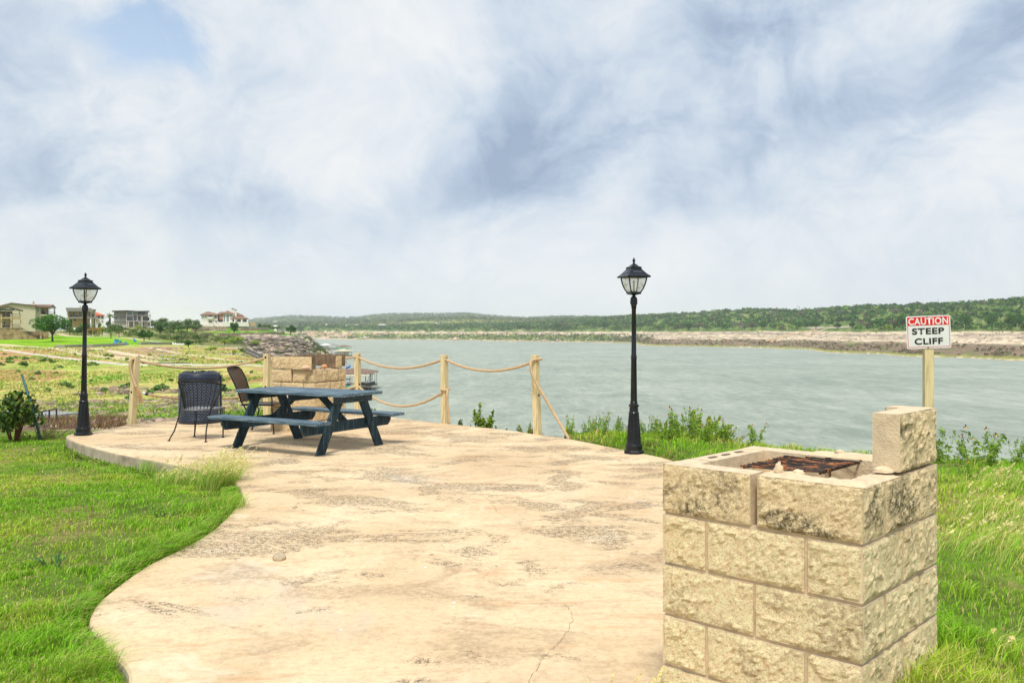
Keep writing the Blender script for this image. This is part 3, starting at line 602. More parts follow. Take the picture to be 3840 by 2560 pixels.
# extra loose block standing on the far end of the right side, with the return block behind it
lb = MB(); rough_block(lb, O1z, A1, B1, .002, .103, .352, .752, ztop + .012, ztop + .012 + .214, ('a0', 'b1'), 77, .0125, .0115)
rough_block(lb, O1z, A1, B1, .104, .165, .655, .752, ztop + .012, ztop + .012 + .214, ('b1', 'a1'), 78, .0125, .009)
lb.build('corner_block', [MBLKT, MCAST], g1)
# interior shelf and fire chamber floor
inn = MB(); rot1 = Matrix((A1, B1, Vector((0, 0, 1)))).transposed()
def ibox(mb, a0, a1, b0, b1, z0, z1): c = A1 * ((a0 + a1) / 2) + B1 * ((b0 + b1) / 2); mb.box((c.x, c.y, (z0 + z1) / 2), (a1 - a0, b1 - b0, z1 - z0), rot=rot1)
ibox(inn, .17, LA1 - .17, .17, LB1 - .17, .3, .56); inn.build('ash_floor', pmat('ash', (.09, .06, .045), 1, var=.5, scale=18, bump=.6, bscale=60), g1)
sh = MB(); ibox(sh, LA1 - .30, LA1 - .11, LB1 - .20, LB1 - .11, ztop - .17, ztop - .12); ibox(sh, .11, .50, LB1 - .18, LB1 - .108, ztop - .17, ztop - .125); ibox(sh, LA1 - .19, LA1 - .108, .14, .42, ztop - .15, ztop - .11)
sh.build('ledge', MCAST, g1)
sw = MB(); ibox(sw, .1075, .112, .112, .64, ztop - .40, ztop - .035); ibox(sw, .25, .69, LB1 - .185, LB1 - .181, ztop - .40, ztop - .175); ibox(sw, .113, .30, LB1 - .1125, LB1 - .108, ztop - .30, ztop - .12); sw.build('dark_lining', MDKFACE, g1)  # thin dark brown sheets over the pit's inner walls
# dark plates on the left blocks' rim, painting the shade of holes
MCH = pmat('core_hole_shade', (.22, .16, .11), 1)
for b in (.27, .38, .49): hl = MB(); ibox(hl, LA1 - .062, LA1 - .043, b, b + .055, ztop + .0005, ztop + .002); hl.build('core_hole_shade', MCH, g1)
MRUST = bpy.data.materials.new('rusty_steel'); MRUST.use_nodes = True; t = MRUST.node_tree; b = t.nodes['Principled BSDF']; b.inputs['Roughness'].default_value = .8
pos = N(t, 'ShaderNodeNewGeometry').outputs['Position']
t.links.new(RAMP(t, NOISE(t, pos, 14, 6, .7, .6), [(.40, (.02, .018, .016)), (.52, (.06, .035, .025)), (.58, (.34, .11, .03)), (.66, (.42, .22, .09)), (.74, (.10, .08, .06))]), b.inputs['Base Color'])
gr_ = thing('cooking_grate', 'rusty rod grate lying tilted inside the near barbecue pit', 'grate', tuple(O1 + A1 * .36 + B1 * .36 + Vector((0, 0, ztop + .022))))
q0 = Vector(((2778 - CX) / FP, 1, (HY - 1745) / FP)); 
def on_plane(u, yy, zz1):
    d = (H - zz1) * FP / (yy - HY); return Vector(((u - CX) / FP * d, d, zz1))
G = [on_plane(2778, 1745, 1.004), on_plane(3084, 1768, 1.010), on_plane(3239, 1725, 1.004), on_plane(3000, 1696, .992)]
gb = Vector(gr_.location); 
for k in range(17):
    rods = MB()
    f = k / 16; a = G[0].lerp(G[3], f) - gb; c = G[1].lerp(G[2], f) - gb; e = Vector((random.uniform(-.006, .006), random.uniform(-.004, .004), random.uniform(-.003, .003)))
    rods.tube([a + e, (a + c) / 2 + e + Vector((0, 0, -.003)), c + e * .5], .0038, 7); rods.build('rod', MRUST, gr_, smooth=True)
for f in (.04, .97): cb = MB(); cb.tube([G[0].lerp(G[1], f) - gb - Vector((0, 0, .008)), G[3].lerp(G[2], f) - gb - Vector((0, 0, .008))], .0045, 7); cb.build('cross_bar', MRUST, gr_, smooth=True)
# ------------------------------------------------------------------ the far grill, behind the table
th = math.radians(23.5); A2 = Vector((-math.cos(th), math.sin(th), 0)); B2 = Vector((math.sin(th), math.cos(th), 0))
g2 = thing('stone_grill', 'tan block barbecue pit behind the blue picnic table, one front block missing at the top', 'barbecue grill', (-3.03, 13.3, 0))
r2 = 6; ph2 = .1985; zb2 = -.03
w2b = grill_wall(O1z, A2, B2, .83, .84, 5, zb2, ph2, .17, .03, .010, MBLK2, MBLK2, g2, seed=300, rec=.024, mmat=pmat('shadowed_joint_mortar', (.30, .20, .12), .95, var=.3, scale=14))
z5 = zb2 + 5 * ph2; mb = MB(); T2 = .105
rough_block(mb, O1z, A2, B2, .44, .83, -.01, T2 - .01, z5, z5 + ph2 - .01, ('b0', 'a1'), 401, .03, .010); rough_block(mb, O1z, A2, B2, .015, .425, -.05, T2 - .05, z5, z5 + ph2 - .006, ('b0',), 402, .03, .010)
rough_block(mb, O1z, A2, B2, .83 - T2, .83, T2, .83, z5, z5 + ph2 - .01, ('a1',), 403, .03, .01); rough_block(mb, O1z, A2, B2, .01, .72, .735, .84, z5 + .02, z5 + ph2 + .01, ('b1',), 404, .03, .01)
rough_block(mb, O1z, A2, B2, 0, T2 + .06, .56, .73, z5, z5 + ph2 - .01, ('a0',), 405, .03, .01)
mb.build('top_block', [MBLK2, MDKFACE], g2)  # all smooth faces of these top blocks are dark brown
def rock(name, loc, s, seed, mat, label, cat='rock', group=None, sub=3, flat=1):
    bm = bmesh.new(); bmesh.ops.create_icosphere(bm, subdivisions=sub, radius=1)
    for v in bm.verts:
        d = v.co.normalized(); k = 1 + .35 * MN.noise(d * 1.3 + Vector((seed, 0, 0))) + .15 * MN.noise(d * 3.5 + Vector((0, seed, 0)))
        k = min(k, .9 + .25 * abs(MN.noise(Vector((seed, round(d.x * 1.4), round(d.y * 1.4))))))
        v.co = Vector((d.x * s[0] * k, d.y * s[1] * k, d.z * s[2] * k))
    me = bpy.data.meshes.new(name); bm.to_mesh(me); bm.free(); me.materials.append(mat)
    o = bpy.data.objects.new(name, me); COL.objects.link(o); o.location = loc; o.rotation_euler = (0, 0, seed * 1.3); tag(o, label, cat, group); return o
MROCK = pmat('limestone_rock', (.46, .37, .25), .9, var=.3, scale=25, bump=.7, bscale=60)
MPINK = pmat('pink_rock', (.62, .30, .14), .9, var=.2, scale=20, bump=.5, bscale=60)
pb = Vector((-3.03, 13.3, 0)); rock('rock', pb + A2 * .12 + B2 * .0 + Vector((0, -.06, z5 + .025)), (.10, .05, .03), 3, pmat('pale_pink_rock', (.70, .46, .33), .9, var=.15, scale=20), 'flat pale pink stone on the ledge of the far barbecue pit')
rock('rock', pb + A2 * .02 + B2 * .28 + Vector((0, 0, z5 + .03)), (.055, .05, .04), 5, MPINK, 'orange stone in the gap at the top of the far barbecue pit')
for (u, yy, s, lb_, sd_) in ((1047, 2096, (.065, .05, .035), 'palm sized angular stone in the middle of the patio', 11), (1003, 1962, (.018, .014, .01), 'small round pebble near the grass edge of the patio', 12), (1105, 1903, (.035, .022, .014), 'flat brown stone lying beyond the pebble on the patio', 13),
                             (1135, 1913, (.018, .014, .009), 'small brown chip beside the flat brown patio stone', 14), (1618, 2080, (.02, .01, .008), 'lone dark brown chip on the open middle of the patio', 15), (900, 1678, (.035, .02, .015), 'small stone against the nearest left foot of the picnic table', 16)):
    p = P(u, yy); rock('rock', (p[0], p[1], s[2] * .35), s, sd_, MROCK, lb_)
# ------------------------------------------------------------------ paver edging right of the near grill
MBR = pmat('red_paver', (.50, .22, .15), .85, var=.25, scale=30, bump=.4, bscale=80); MBG = pmat('grey_paver', (.33, .29, .26), .85, var=.25, scale=30, bump=.4, bscale=80)
bp = [(2.02, 3.98, 50), (2.13, 4.16, 60), (2.20, 4.36, 72), (2.235, 4.57, 83), (2.24, 4.78, 92), (2.215, 4.99, 100), (1.88, 3.83, 38), (1.70, 3.60, 60), (1.66, 2.62, 20)]
for i, (bx, by, a) in enumerate(bp):
    m = MB(); m.box((0, 0, 0), (.10, .20, .07)); o = m.build('paver', MBG if i in (1, 4, 8) else MBR, bevel=.006)
    o.location = (bx, by, .165); o.rotation_euler = (0, 0, math.radians(a + 90)); 
    if i == 8: tag(o, 'grey paver lying loose in the grass at the foot of the near barbecue pit', 'paver')
    elif i in (1, 4): tag(o, 'grey paver set in the curved edging behind the near barbecue pit', 'paver', 'grey pavers in the curved edging')
    else: tag(o, 'red paver set in the curved edging behind the near barbecue pit', 'paver', 'red pavers in the curved edging')
# ================================================================== picnic table
def woodmat(name, base, worn, under, wear=.5, sc=(1.5, 22, 22)):
    m = bpy.data.materials.new(name); m.use_nodes = True; t = m.node_tree; b = t.nodes['Principled BSDF']; b.inputs['Roughness'].default_value = .7; b.inputs['Specular IOR Level'].default_value = .3
    v = N(t, 'ShaderNodeMapping', {'Vector': N(t, 'ShaderNodeTexCoord').outputs['Object'], 'Scale': sc}).outputs[0]
    g = NOISE(t, v, 2.2, 6, .7, .3); k = NOISE(t, N(t, 'ShaderNodeTexCoord').outputs['Object'], 3.5, 5, .6)
    c = RAMP(t, g, [(.3, tuple(x * .5 for x in base)), (.5, base), (.68, worn)])
    c = MIX(t, M_(t, 'MULTIPLY', SS(t, g, .60, .66), M_(t, 'MULTIPLY', SS(t, k, .5, .62), wear)), c, under)
    t.links.new(c, b.inputs['Base Color'])
    t.links.new(N(t, 'ShaderNodeBump', {'Height': g, 'Strength': .5, 'Distance': .008}).outputs[0], b.inputs['Normal'])
    return m
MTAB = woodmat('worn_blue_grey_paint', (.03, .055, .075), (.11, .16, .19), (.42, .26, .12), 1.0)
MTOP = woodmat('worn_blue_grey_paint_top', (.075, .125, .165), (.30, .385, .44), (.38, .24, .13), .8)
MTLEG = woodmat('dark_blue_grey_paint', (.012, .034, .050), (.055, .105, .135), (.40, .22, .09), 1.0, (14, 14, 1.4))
Lx = Vector((.861, -.508, 0)); Wx = Vector((.508, .861, 0))
tb = thing('picnic_table', 'weathered blue grey picnic table with attached benches on the patio', 'picnic table', (-2.735, 11.66, 0), math.atan2(Lx.y, Lx.x))
# local frame: x along the table, y away from the camera
LT = 1.90
def board(nm, x0, x1, y0, y1, z0, z1, mat, lab=None):
    m = MB(); m.bb(x0, x1, y0, y1, z0, z1); o = m.build(nm, mat, tb, bevel=.005); return o
for i in range(6):
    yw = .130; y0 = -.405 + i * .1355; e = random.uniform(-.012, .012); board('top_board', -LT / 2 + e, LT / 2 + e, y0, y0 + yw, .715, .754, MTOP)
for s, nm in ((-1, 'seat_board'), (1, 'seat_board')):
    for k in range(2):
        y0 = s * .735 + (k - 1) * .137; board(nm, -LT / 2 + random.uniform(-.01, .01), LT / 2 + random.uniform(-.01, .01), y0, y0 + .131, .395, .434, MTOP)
for xs in (-1, 1):
    xo = xs * .74
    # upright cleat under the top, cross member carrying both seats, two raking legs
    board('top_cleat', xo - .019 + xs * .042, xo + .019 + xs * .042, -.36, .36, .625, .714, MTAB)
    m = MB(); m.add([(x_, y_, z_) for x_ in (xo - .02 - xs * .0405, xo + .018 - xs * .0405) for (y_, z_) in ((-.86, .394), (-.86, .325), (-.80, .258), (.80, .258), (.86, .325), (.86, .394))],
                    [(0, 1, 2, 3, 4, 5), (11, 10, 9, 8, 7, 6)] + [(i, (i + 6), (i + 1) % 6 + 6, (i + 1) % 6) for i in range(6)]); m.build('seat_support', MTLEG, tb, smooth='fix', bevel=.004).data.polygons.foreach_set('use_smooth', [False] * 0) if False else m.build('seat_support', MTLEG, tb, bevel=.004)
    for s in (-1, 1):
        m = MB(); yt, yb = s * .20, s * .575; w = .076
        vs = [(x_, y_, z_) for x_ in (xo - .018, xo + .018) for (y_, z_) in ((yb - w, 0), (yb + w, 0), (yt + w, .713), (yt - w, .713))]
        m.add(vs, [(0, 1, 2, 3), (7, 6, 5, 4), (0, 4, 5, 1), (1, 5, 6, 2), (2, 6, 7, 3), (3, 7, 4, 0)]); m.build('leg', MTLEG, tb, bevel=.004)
        k = MB(); 
        for bz in (.33,):
            yc = yb + (yt - yb) * bz / .713
            for dy in (-.03, .03): k.lathe([(.011, 0), (.009, .006)], 8); 
        for dy in (-.028, .028):
            bo = MB()
            yc = yb + (yt - yb) * .33 / .713 + dy; bo.beam((xo + xs * .018, yc, .33 + dy), (xo + xs * .026, yc, .33 + dy), .02, .02); bo.build('bolt', MRUST, tb)
    m = MB(); m.beam((xo - xs * .05, 0, .32), (xs * .22, 0, .69), .085, .036, up=(0, 1, 0)); m.build('brace', MTLEG, tb)
board('middle_cleat', -.02, .02, -.36, .36, .63, .714, MTAB)
# ================================================================== iron chairs
MIRON = pmat('black_iron', (.009, .009, .010), .5, 0, var=.4, scale=12, bump=.1, spec=.3)
MIRONG = pmat('worn_grey_iron', (.16, .165, .17), .55, .6, var=.4, scale=20)
MMESH = pmat('bronze_mesh', (.10, .062, .035), .6, .4, var=.4, scale=30)
c1 = thing('iron_chair', 'round backed black iron patio chair in front of the wire litter bin', 'chair', (-4.49, 12.42, 0), math.radians(-13))
# local: +y is the way the sitter faces, away from the camera
def foot(mb, p): mb.lathe([(.021, 0), (.020, .010), (.010, .016)], 10, (p[0], p[1], 0))
rim = []
for k in range(25):
    a = math.pi * k / 24; xx = -math.cos(a) * .335; yy = .16 - math.sin(a) * .42; rim.append((xx, yy, .77 + .075 * math.sin(a)))
m = MB(); m.tube(rim, .0105, 8); m.build('back_rim', MIRON, c1, smooth=True)
srim = [(-.235 * math.cos(math.pi * k / 16), .10 - .29 * math.sin(math.pi * k / 16), .435) for k in range(17)]
m = MB()
for k in range(15):
    i = 2 + k * 20 / 14; a = math.pi * i / 24
    top = Vector((-math.cos(a) * .335, .16 - math.sin(a) * .42, .77 + .075 * math.sin(a))); bot = Vector((-.225 * math.cos(a), .10 - .285 * math.sin(a), .435))
    mid = (top + bot) / 2 + Vector((0, .02, 0)); m.tube([bot, mid, top], .0048, 5)
m.build('back_rods', MIRON, c1, smooth=True)
seatp = [(p[0], p[1]) for p in srim] + [(.25, .28), (.235, .31), (-.235, .31), (-.25, .28)]
m = MB(); m.prism(seatp, .428, .436); m.build('seat', pmat('grey_mesh_seat', (.20, .205, .205), .5, .3, var=.3, scale=60), c1)
m = MB(); m.tube([(p[0], p[1], .432) for p in seatp], .010, 8, closed=True); m.build('seat_frame', MIRONG, c1, smooth=True)
for s in (-1, 1):
    m = MB(); m.tube([(s * .335, .16, .77), (s * .315, .05, .68), (s * .25, -.07, .45), (s * .235, -.12, .33), (s * .25, -.20, .14), (s * .29, -.27, .01)], [.011, .011, .011, .011, .010, .009], 8); foot(m, (s * .29, -.27)); m.build('leg', MIRON, c1, smooth=True)
    m = MB(); m.tube([(s * .235, .29, .43), (s * .235, .26, .012)], .0065, 7); m.tube([(s * .205, .295, .43), (s * .23, .262, .012)], .0065, 7); foot(m, (s * .233, .26)); m.build('leg', MIRON, c1, smooth=True)
c2 = thing('iron_chair', 'high backed iron chair seen side on at the left end of the picnic table', 'chair', (-3.86, 13.35, 0), math.radians(-97))
bk = [(-.19, -.235, .46), (-.20, -.27, .60), (-.235, -.35, .80), (-.235, -.425, .94), (-.19, -.455, .985), (0, -.47, 1.0), (.19, -.455, .985), (.235, -.425, .94), (.235, -.35, .80), (.20, -.27, .60), (.19, -.235, .46)]
m = MB(); m.tube(bk, .011, 8); m.build('back_frame', MIRON, c2, smooth=True)
m = MB()
gy = [(.46, -.235), (.60, -.27), (.80, -.35), (.94, -.425), (.985, -.455)]
vs = []
for (z_, y_) in gy:
    w = .20 if z_ < .7 else (.225 if z_ < .96 else .18)
    for k in range(7): vs.append((-w + 2 * w * k / 6, y_ - .03 * (1 - ((k - 3) / 3) ** 2), z_))
m.add(vs, [(i * 7 + k, i * 7 + k + 1, (i + 1) * 7 + k + 1, (i + 1) * 7 + k) for i in range(4) for k in range(6)])
m.add([(a, b_ - .004, c_) for a, b_, c_ in vs], [(i * 7 + k, (i + 1) * 7 + k, (i + 1) * 7 + k + 1, i * 7 + k + 1) for i in range(4) for k in range(6)]); m.build('back_mesh', MMESH, c2, smooth=True)
m = MB(); m.bb(-.23, .23, -.22, .27, .425, .433); m.build('seat', pmat('dark_mesh_seat', (.07, .065, .06), .6, .4, var=.3, scale=60), c2)
m = MB(); m.tube([(-.235, -.22, .43), (.235, -.22, .43), (.24, .27, .43), (-.24, .27, .43)], .011, 8, closed=True); m.build('seat_frame', MIRON, c2, smooth=True)
for s in (-1, 1):
    m = MB(); m.tube([(s * .20, -.235, .48), (s * .215, -.17, .40), (s * .225, -.13, .32), (s * .235, -.18, .14), (s * .25, -.26, .01)], .0105, 8); foot(m, (s * .25, -.26)); m.build('leg', MIRON, c2, smooth=True)
    m = MB(); m.tube([(s * .24, .10, .64), (s * .24, .25, .62), (s * .245, .275, .52), (s * .24, .27, .40), (s * .235, .30, .01)], .0105, 8); foot(m, (s * .235, .30)); m.build('leg', MIRON, c2, smooth=True)
    m = MB(); m.tube([(s * .21, -.29, .63), (s * .25, -.12, .66), (s * .24, .10, .64)], .011, 8); m.build('armrest', MIRON, c2, smooth=True)
# ================================================================== litter bin
MBIN = pmat('dark_blue_enamel', (.018, .026, .048), .4, 0, var=.3, scale=10, spec=.4)
bn = thing('litter_bin', 'dark blue round litter bin of honeycomb metal mesh with a black bag liner', 'litter bin', (-5.30, 14.72, 0))
m = MB(); R0 = .335
m.lathe([(R0, .0), (R0 + .006, .004), (R0 + .006, .085), (R0, .09)], 48, capb=False, capt=False); m.build('band', MBIN, bn, smooth=True); m = MB(); m.lathe([(R0, .70), (R0 + .007, .705), (R0 + .007, .80), (R0 - .004, .812), (R0 - .012, .80)], 48, capb=False, capt=False)
m.build('band', MBIN, bn, smooth=True)
m = MB(); na_ = 40; cw = 2 * math.pi / na_; rh = .0262; nrow = int(.615 / rh)
def cyl(a, z_): return Vector((R0 * math.cos(a), R0 * math.sin(a), z_))
for r_ in range(nrow):
    z0_ = .088 + r_ * rh; o_ = (r_ % 2) * cw / 2
    for k in range(na_):
        a = k * cw + o_
        if math.sin(a) > .5: continue
        m.tube([cyl(a, z0_), cyl(a, z0_ + rh * .62)], .0042, 3, cap=False)
        for d in (-1, 1): m.tube([cyl(a, z0_ + rh * .62), cyl(a + d * cw / 2, z0_ + rh)], .0042, 3, cap=False)
m.build('mesh_wall', pmat('blue_grey_enamel', (.13, .17, .24), .4, 0, var=.3, scale=14, spec=.4), bn)
m = MB(); m.lathe([(.305, .03), (.31, .78)], 40, capt=False); m.build('inner_bin', pmat('black_liner', (.012, .014, .02), .5, 0, var=.3), bn, smooth=True)
m = MB(); m.lathe([(.335, .80), (.34, .81), (.325, .835), (.30, .845), (.285, .835), (.28, .78)], 40, capb=False, capt=False); m.build('lid_ring', MBIN, bn, smooth=True)
m = MB(); vs = []; nb = 60
for j in range(4):
    for k in range(nb):
        a = 2 * math.pi * k / nb; r_ = .30 - .03 * j + random.uniform(-.012, .012); vs.append((r_ * math.cos(a), r_ * math.sin(a), .835 + [0, .022, .03, -.03][j] + random.uniform(-.012, .012)))
m.add(vs, [(j * nb + k, j * nb + (k + 1) % nb, (j + 1) * nb + (k + 1) % nb, (j + 1) * nb + k) for j in range(3) for k in range(nb)]); m.build('bag', pmat('black_plastic', (.015, .015, .016), .3, 0, var=.2), bn)
m = MB(); m.bb(R0 + .0, R0 + .03, -.02, .02, .02, .80); m.build('hinge_strip', MBIN, bn).rotation_euler = (0, 0, math.radians(5))
# ================================================================== rope fence
MPOST = woodmat('fresh_pine', (.70, .57, .31), (.78, .66, .40), (.34, .24, .10), .35, (16, 16, 1.2))
MROPE = pmat('manila_rope', (.56, .40, .23), .9, var=.28, scale=60, bump=.4, bscale=300)
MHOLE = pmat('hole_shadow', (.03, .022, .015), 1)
S_ = .094
posts = {}
def post(i, u, yb, yt, utop, rz, label, lower=True):
    x_, y_ = P(u, yb); d = y_; zt = H - (yt - HY) / FP * d; lean = (utop - u) / FP * d
    o = thing('rope_post', label, 'post', (x_, y_, -.02), 0, 'square rope posts round the patio edge')
    R = Matrix.Rotation(rz, 3, 'Z'); m = MB(); h = S_ / 2; vs = []
    for (z_, of) in ((0, 0), (zt + .02, lean)):
        for (a, b_) in ((-h, -h), (h, -h), (h, h), (-h, h)): v = R @ Vector((a, b_, 0)); vs.append((v.x + of, v.y, z_))
    m.add(vs, [(3, 2, 1, 0), (4, 5, 6, 7), (0, 1, 5, 4), (1, 2, 6, 5), (2, 3, 7, 6), (3, 0, 4, 7)]); m.build('shaft', MPOST, o, bevel=.004)
    for zz2 in ((zt - .065,) + ((zt - .60,) if lower else ())):
        for nrm in ((1, 0, 0), (-1, 0, 0)):
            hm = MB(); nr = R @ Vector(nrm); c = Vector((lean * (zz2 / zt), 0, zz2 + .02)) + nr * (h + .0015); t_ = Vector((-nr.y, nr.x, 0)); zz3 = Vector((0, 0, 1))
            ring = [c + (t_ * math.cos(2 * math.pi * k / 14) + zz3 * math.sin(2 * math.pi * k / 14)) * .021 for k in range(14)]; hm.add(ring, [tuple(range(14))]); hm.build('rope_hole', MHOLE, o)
    posts[i] = (Vector((x_ + lean, y_, zt)), Vector((x_, y_, 0)), R)
post(1, 494, 1588, 1335, 511, math.radians(60), 'leftmost rope post, with a frayed rope end hanging down its side')
post(2, 1000, 1561, 1326, 1000, math.radians(78), 'rope post directly left of the far barbecue pit')
post(3, 1341, 1542, 1324, 1341, math.radians(-32), 'rope post between the far barbecue pit and the lake, behind the table end')
post(4, 1668, 1587, 1330, 1666, math.radians(-38), 'rope post with a rope knotted round its middle')
post(5, 2016, 1627, 1331, 2006, math.radians(-38), 'rightmost rope post, from which the rope slants to the ground')
def rope(name, pts, label, r=.021, pitch=.105, parent=None, group='ropes strung between the posts'):
    # resample, then lay three strands round the path
    pts = [Vector(p) for p in pts]; L = [0]
    for a, b_ in zip(pts, pts[1:]): L.append(L[-1] + (b_ - a).length)
    n = max(8, int(L[-1] / .016)); sm = []
    j = 0
    for i in range(n + 1):
        s = L[-1] * i / n
        while j < len(L) - 2 and L[j + 1] < s: j += 1
        sm.append(pts[j].lerp(pts[j + 1], (s - L[j]) / max(1e-6, L[j + 1] - L[j])))
    for _ in range(3): sm = [sm[0]] + [(sm[i - 1] + sm[i] * 2 + sm[i + 1]) / 4 for i in range(1, len(sm) - 1)] + [sm[-1]]
    m = MB()
    for k in range(3):
        st = []
        x = None
        for i, p in enumerate(sm):
            t_ = (sm[min(i + 1, n)] - sm[max(i - 1, 0)]).normalized()
            if x is None: x = t_.cross(Vector((0, 0, 1))) if abs(t_.z) < .95 else t_.cross(Vector((1, 0, 0)))
            x = (x - t_ * x.dot(t_)).normalized(); yv = t_.cross(x); a = 2 * math.pi * (L[-1] * i / n / pitch + k / 3)
            st.append(p + (x * math.cos(a) + yv * math.sin(a)) * r * .52)
        m.tube(st, r * .60, 6)
    o = m.build(name, MROPE, parent, smooth=True)
    if parent is None: tag(o, label, 'rope', group)
    return o
def W3(u, yy, d): return Vector(((u - CX) / FP * d, d, H - (yy - HY) / FP * d))
def cat_(a, b_, sag, n=24): return [a.lerp(b_, i / n) - Vector((0, 0, sag * 4 * (i / n) * (1 - i / n))) for i in range(n + 1)]
T = {i: posts[i][0] + Vector((0, 0, -.066)) for i in posts}; LO = {i: posts[i][1] + Vector((0, 0, .50)) for i in posts}
rope('rope', cat_(T[1], T[2], .165), 'upper sagging rope between the two left rope posts')
rope('rope', cat_(T[2], T[3], .06), 'upper rope passing behind the far barbecue pit')
rope('rope', cat_(T[3], T[4], .19), 'upper sagging rope over the lake, from the pit side post to the knotted post')
rope('rope', cat_(T[4], T[5] + Vector((-.02, 0, -.03)), .17), 'upper sagging rope between the two right rope posts')
rope('rope', cat_(W3(556, 1479, 14.56), posts[2][1] + Vector((0, 0, .44)), .10), 'lower rope behind the wire litter bin, with a taped end', r=.021)
rope('rope', cat_(posts[2][1] + Vector((0, 0, .44)), posts[3][1] + Vector((0, 0, .49)), .10), 'lower rope behind the far barbecue pit')
k4 = W3(1660, 1470, 14.50); rope('rope', cat_(posts[3][1] + Vector((0, 0, .50)), W3(1655, 1474, 14.52), .30), 'lower sagging rope behind the right end of the picnic table')
kn = posts[4][1] + Vector((0, 0, .57)); Rk = posts[4][2]
loop = [kn + Rk @ Vector((math.cos(a) * .072, math.sin(a) * .072, .01 * math.sin(2 * a))) for a in [2 * math.pi * i / 18 for i in range(19)]]
rope('rope', loop + [W3(1676, 1478, 14.44), W3(1678, 1520, 14.44), W3(1683, 1560, 14.44), W3(1686, 1586, 14.42)], 'knot of rope round the middle of a post with its tail hanging down', group=None)
h5 = T[5]; rope('rope', [h5 + Vector((.10, -.03, .01)), h5 + Vector((.05, -.05, -.0)), h5 + Vector((-.0, -.075, -.0)), h5 + Vector((-.06, -.065, -.02)), W3(1989, 1368, 12.92), W3(1992, 1395, 12.90), W3(2020, 1452, 12.85), W3(2075, 1545, 12.75), W3(2134, 1646, 12.5)],
                'rope slanting from the rightmost post down to the patio edge', group=None)
fr = rope('rope', [T[1] + Vector((-.02, -.03, .02)), T[1] + Vector((-.04, -.07, .03)), W3(492, 1352, 14.46), W3(487, 1371, 14.44), W3(492, 1400, 14.44), W3(503, 1432, 14.42), W3(511, 1452, 14.40)], 'rope end hanging frayed from the leftmost post', r=.024, group=None)
m = MB()
for i in range(90):
    a = W3(511 + random.uniform(-4, 4), 1450, 14.40 + random.uniform(-.02, .02)); b_ = W3(528 + random.uniform(-8, 9), 1500 + random.uniform(-12, 14), 14.38 + random.uniform(-.03, .03)); mid = a.lerp(b_, .5) + Vector((random.uniform(-.02, .03), 0, 0)); m.tube([a, mid, b_], [.004, .003, .0015], 3)
m.build('frayed_end', pmat('loose_fibre', (.50, .32, .15), .9, var=.2, scale=40), fr)
m = MB(); a, b_ = W3(535, 1472, 14.56), W3(556, 1479, 14.56); m.tube([a, a.lerp(b_, .5)], .021, 10, mi=0); m.tube([a.lerp(b_, .5), b_], .024, 10, mi=1)
o = m.build('tape', [pmat('white_tape', (.75, .75, .75), .5), pmat('black_tape', (.02, .02, .02), .5)], None); tag(o, 'white and black tape binding a rope end by the leftmost post', 'tape')
# ================================================================== street lamps
MLAMP = pmat('gloss_black_paint', (.007, .009, .012), .30, 0, var=.4, scale=8, spec=.42, bump=.08, bscale=60)
MGLASS = bpy.data.materials.new('dirty_glass'); MGLASS.use_nodes = True; t = MGLASS.node_tree; b = t.nodes['Principled BSDF']
pos = N(t, 'ShaderNodeTexCoord').outputs['Object']; b.inputs['Roughness'].default_value = .25
dn = NOISE(t, pos, 11, 6, .7); t.links.new(RAMP(t, dn, [(.35, (.85, .82, .70)), (.62, (.70, .64, .44)), (.70, (.22, .15, .07))]), b.inputs['Base Color'])
tr = N(t, 'ShaderNodeBsdfTransparent', {'Color': (.93, .95, .93, 1)}); tl = N(t, 'ShaderNodeBsdfTranslucent', {'Color': (.80, .80, .66, 1)})
m1_ = N(t, 'ShaderNodeMixShader', {0: .30, 1: b.outputs[0], 2: tl.outputs[0]}); fac = M_(t, 'ADD', .22, M_(t, 'MULTIPLY', SS(t, dn, .45, .72), .7))
mxx = N(t, 'ShaderNodeMixShader', {0: fac, 1: tr.outputs[0], 2: m1_.outputs[0]}); t.links.new(mxx.outputs[0], t.nodes['Material Output'].inputs[0])
MSOLAR = pmat('solar_panel', (.03, .04, .06), .2, 0, var=.2, spec=.5)
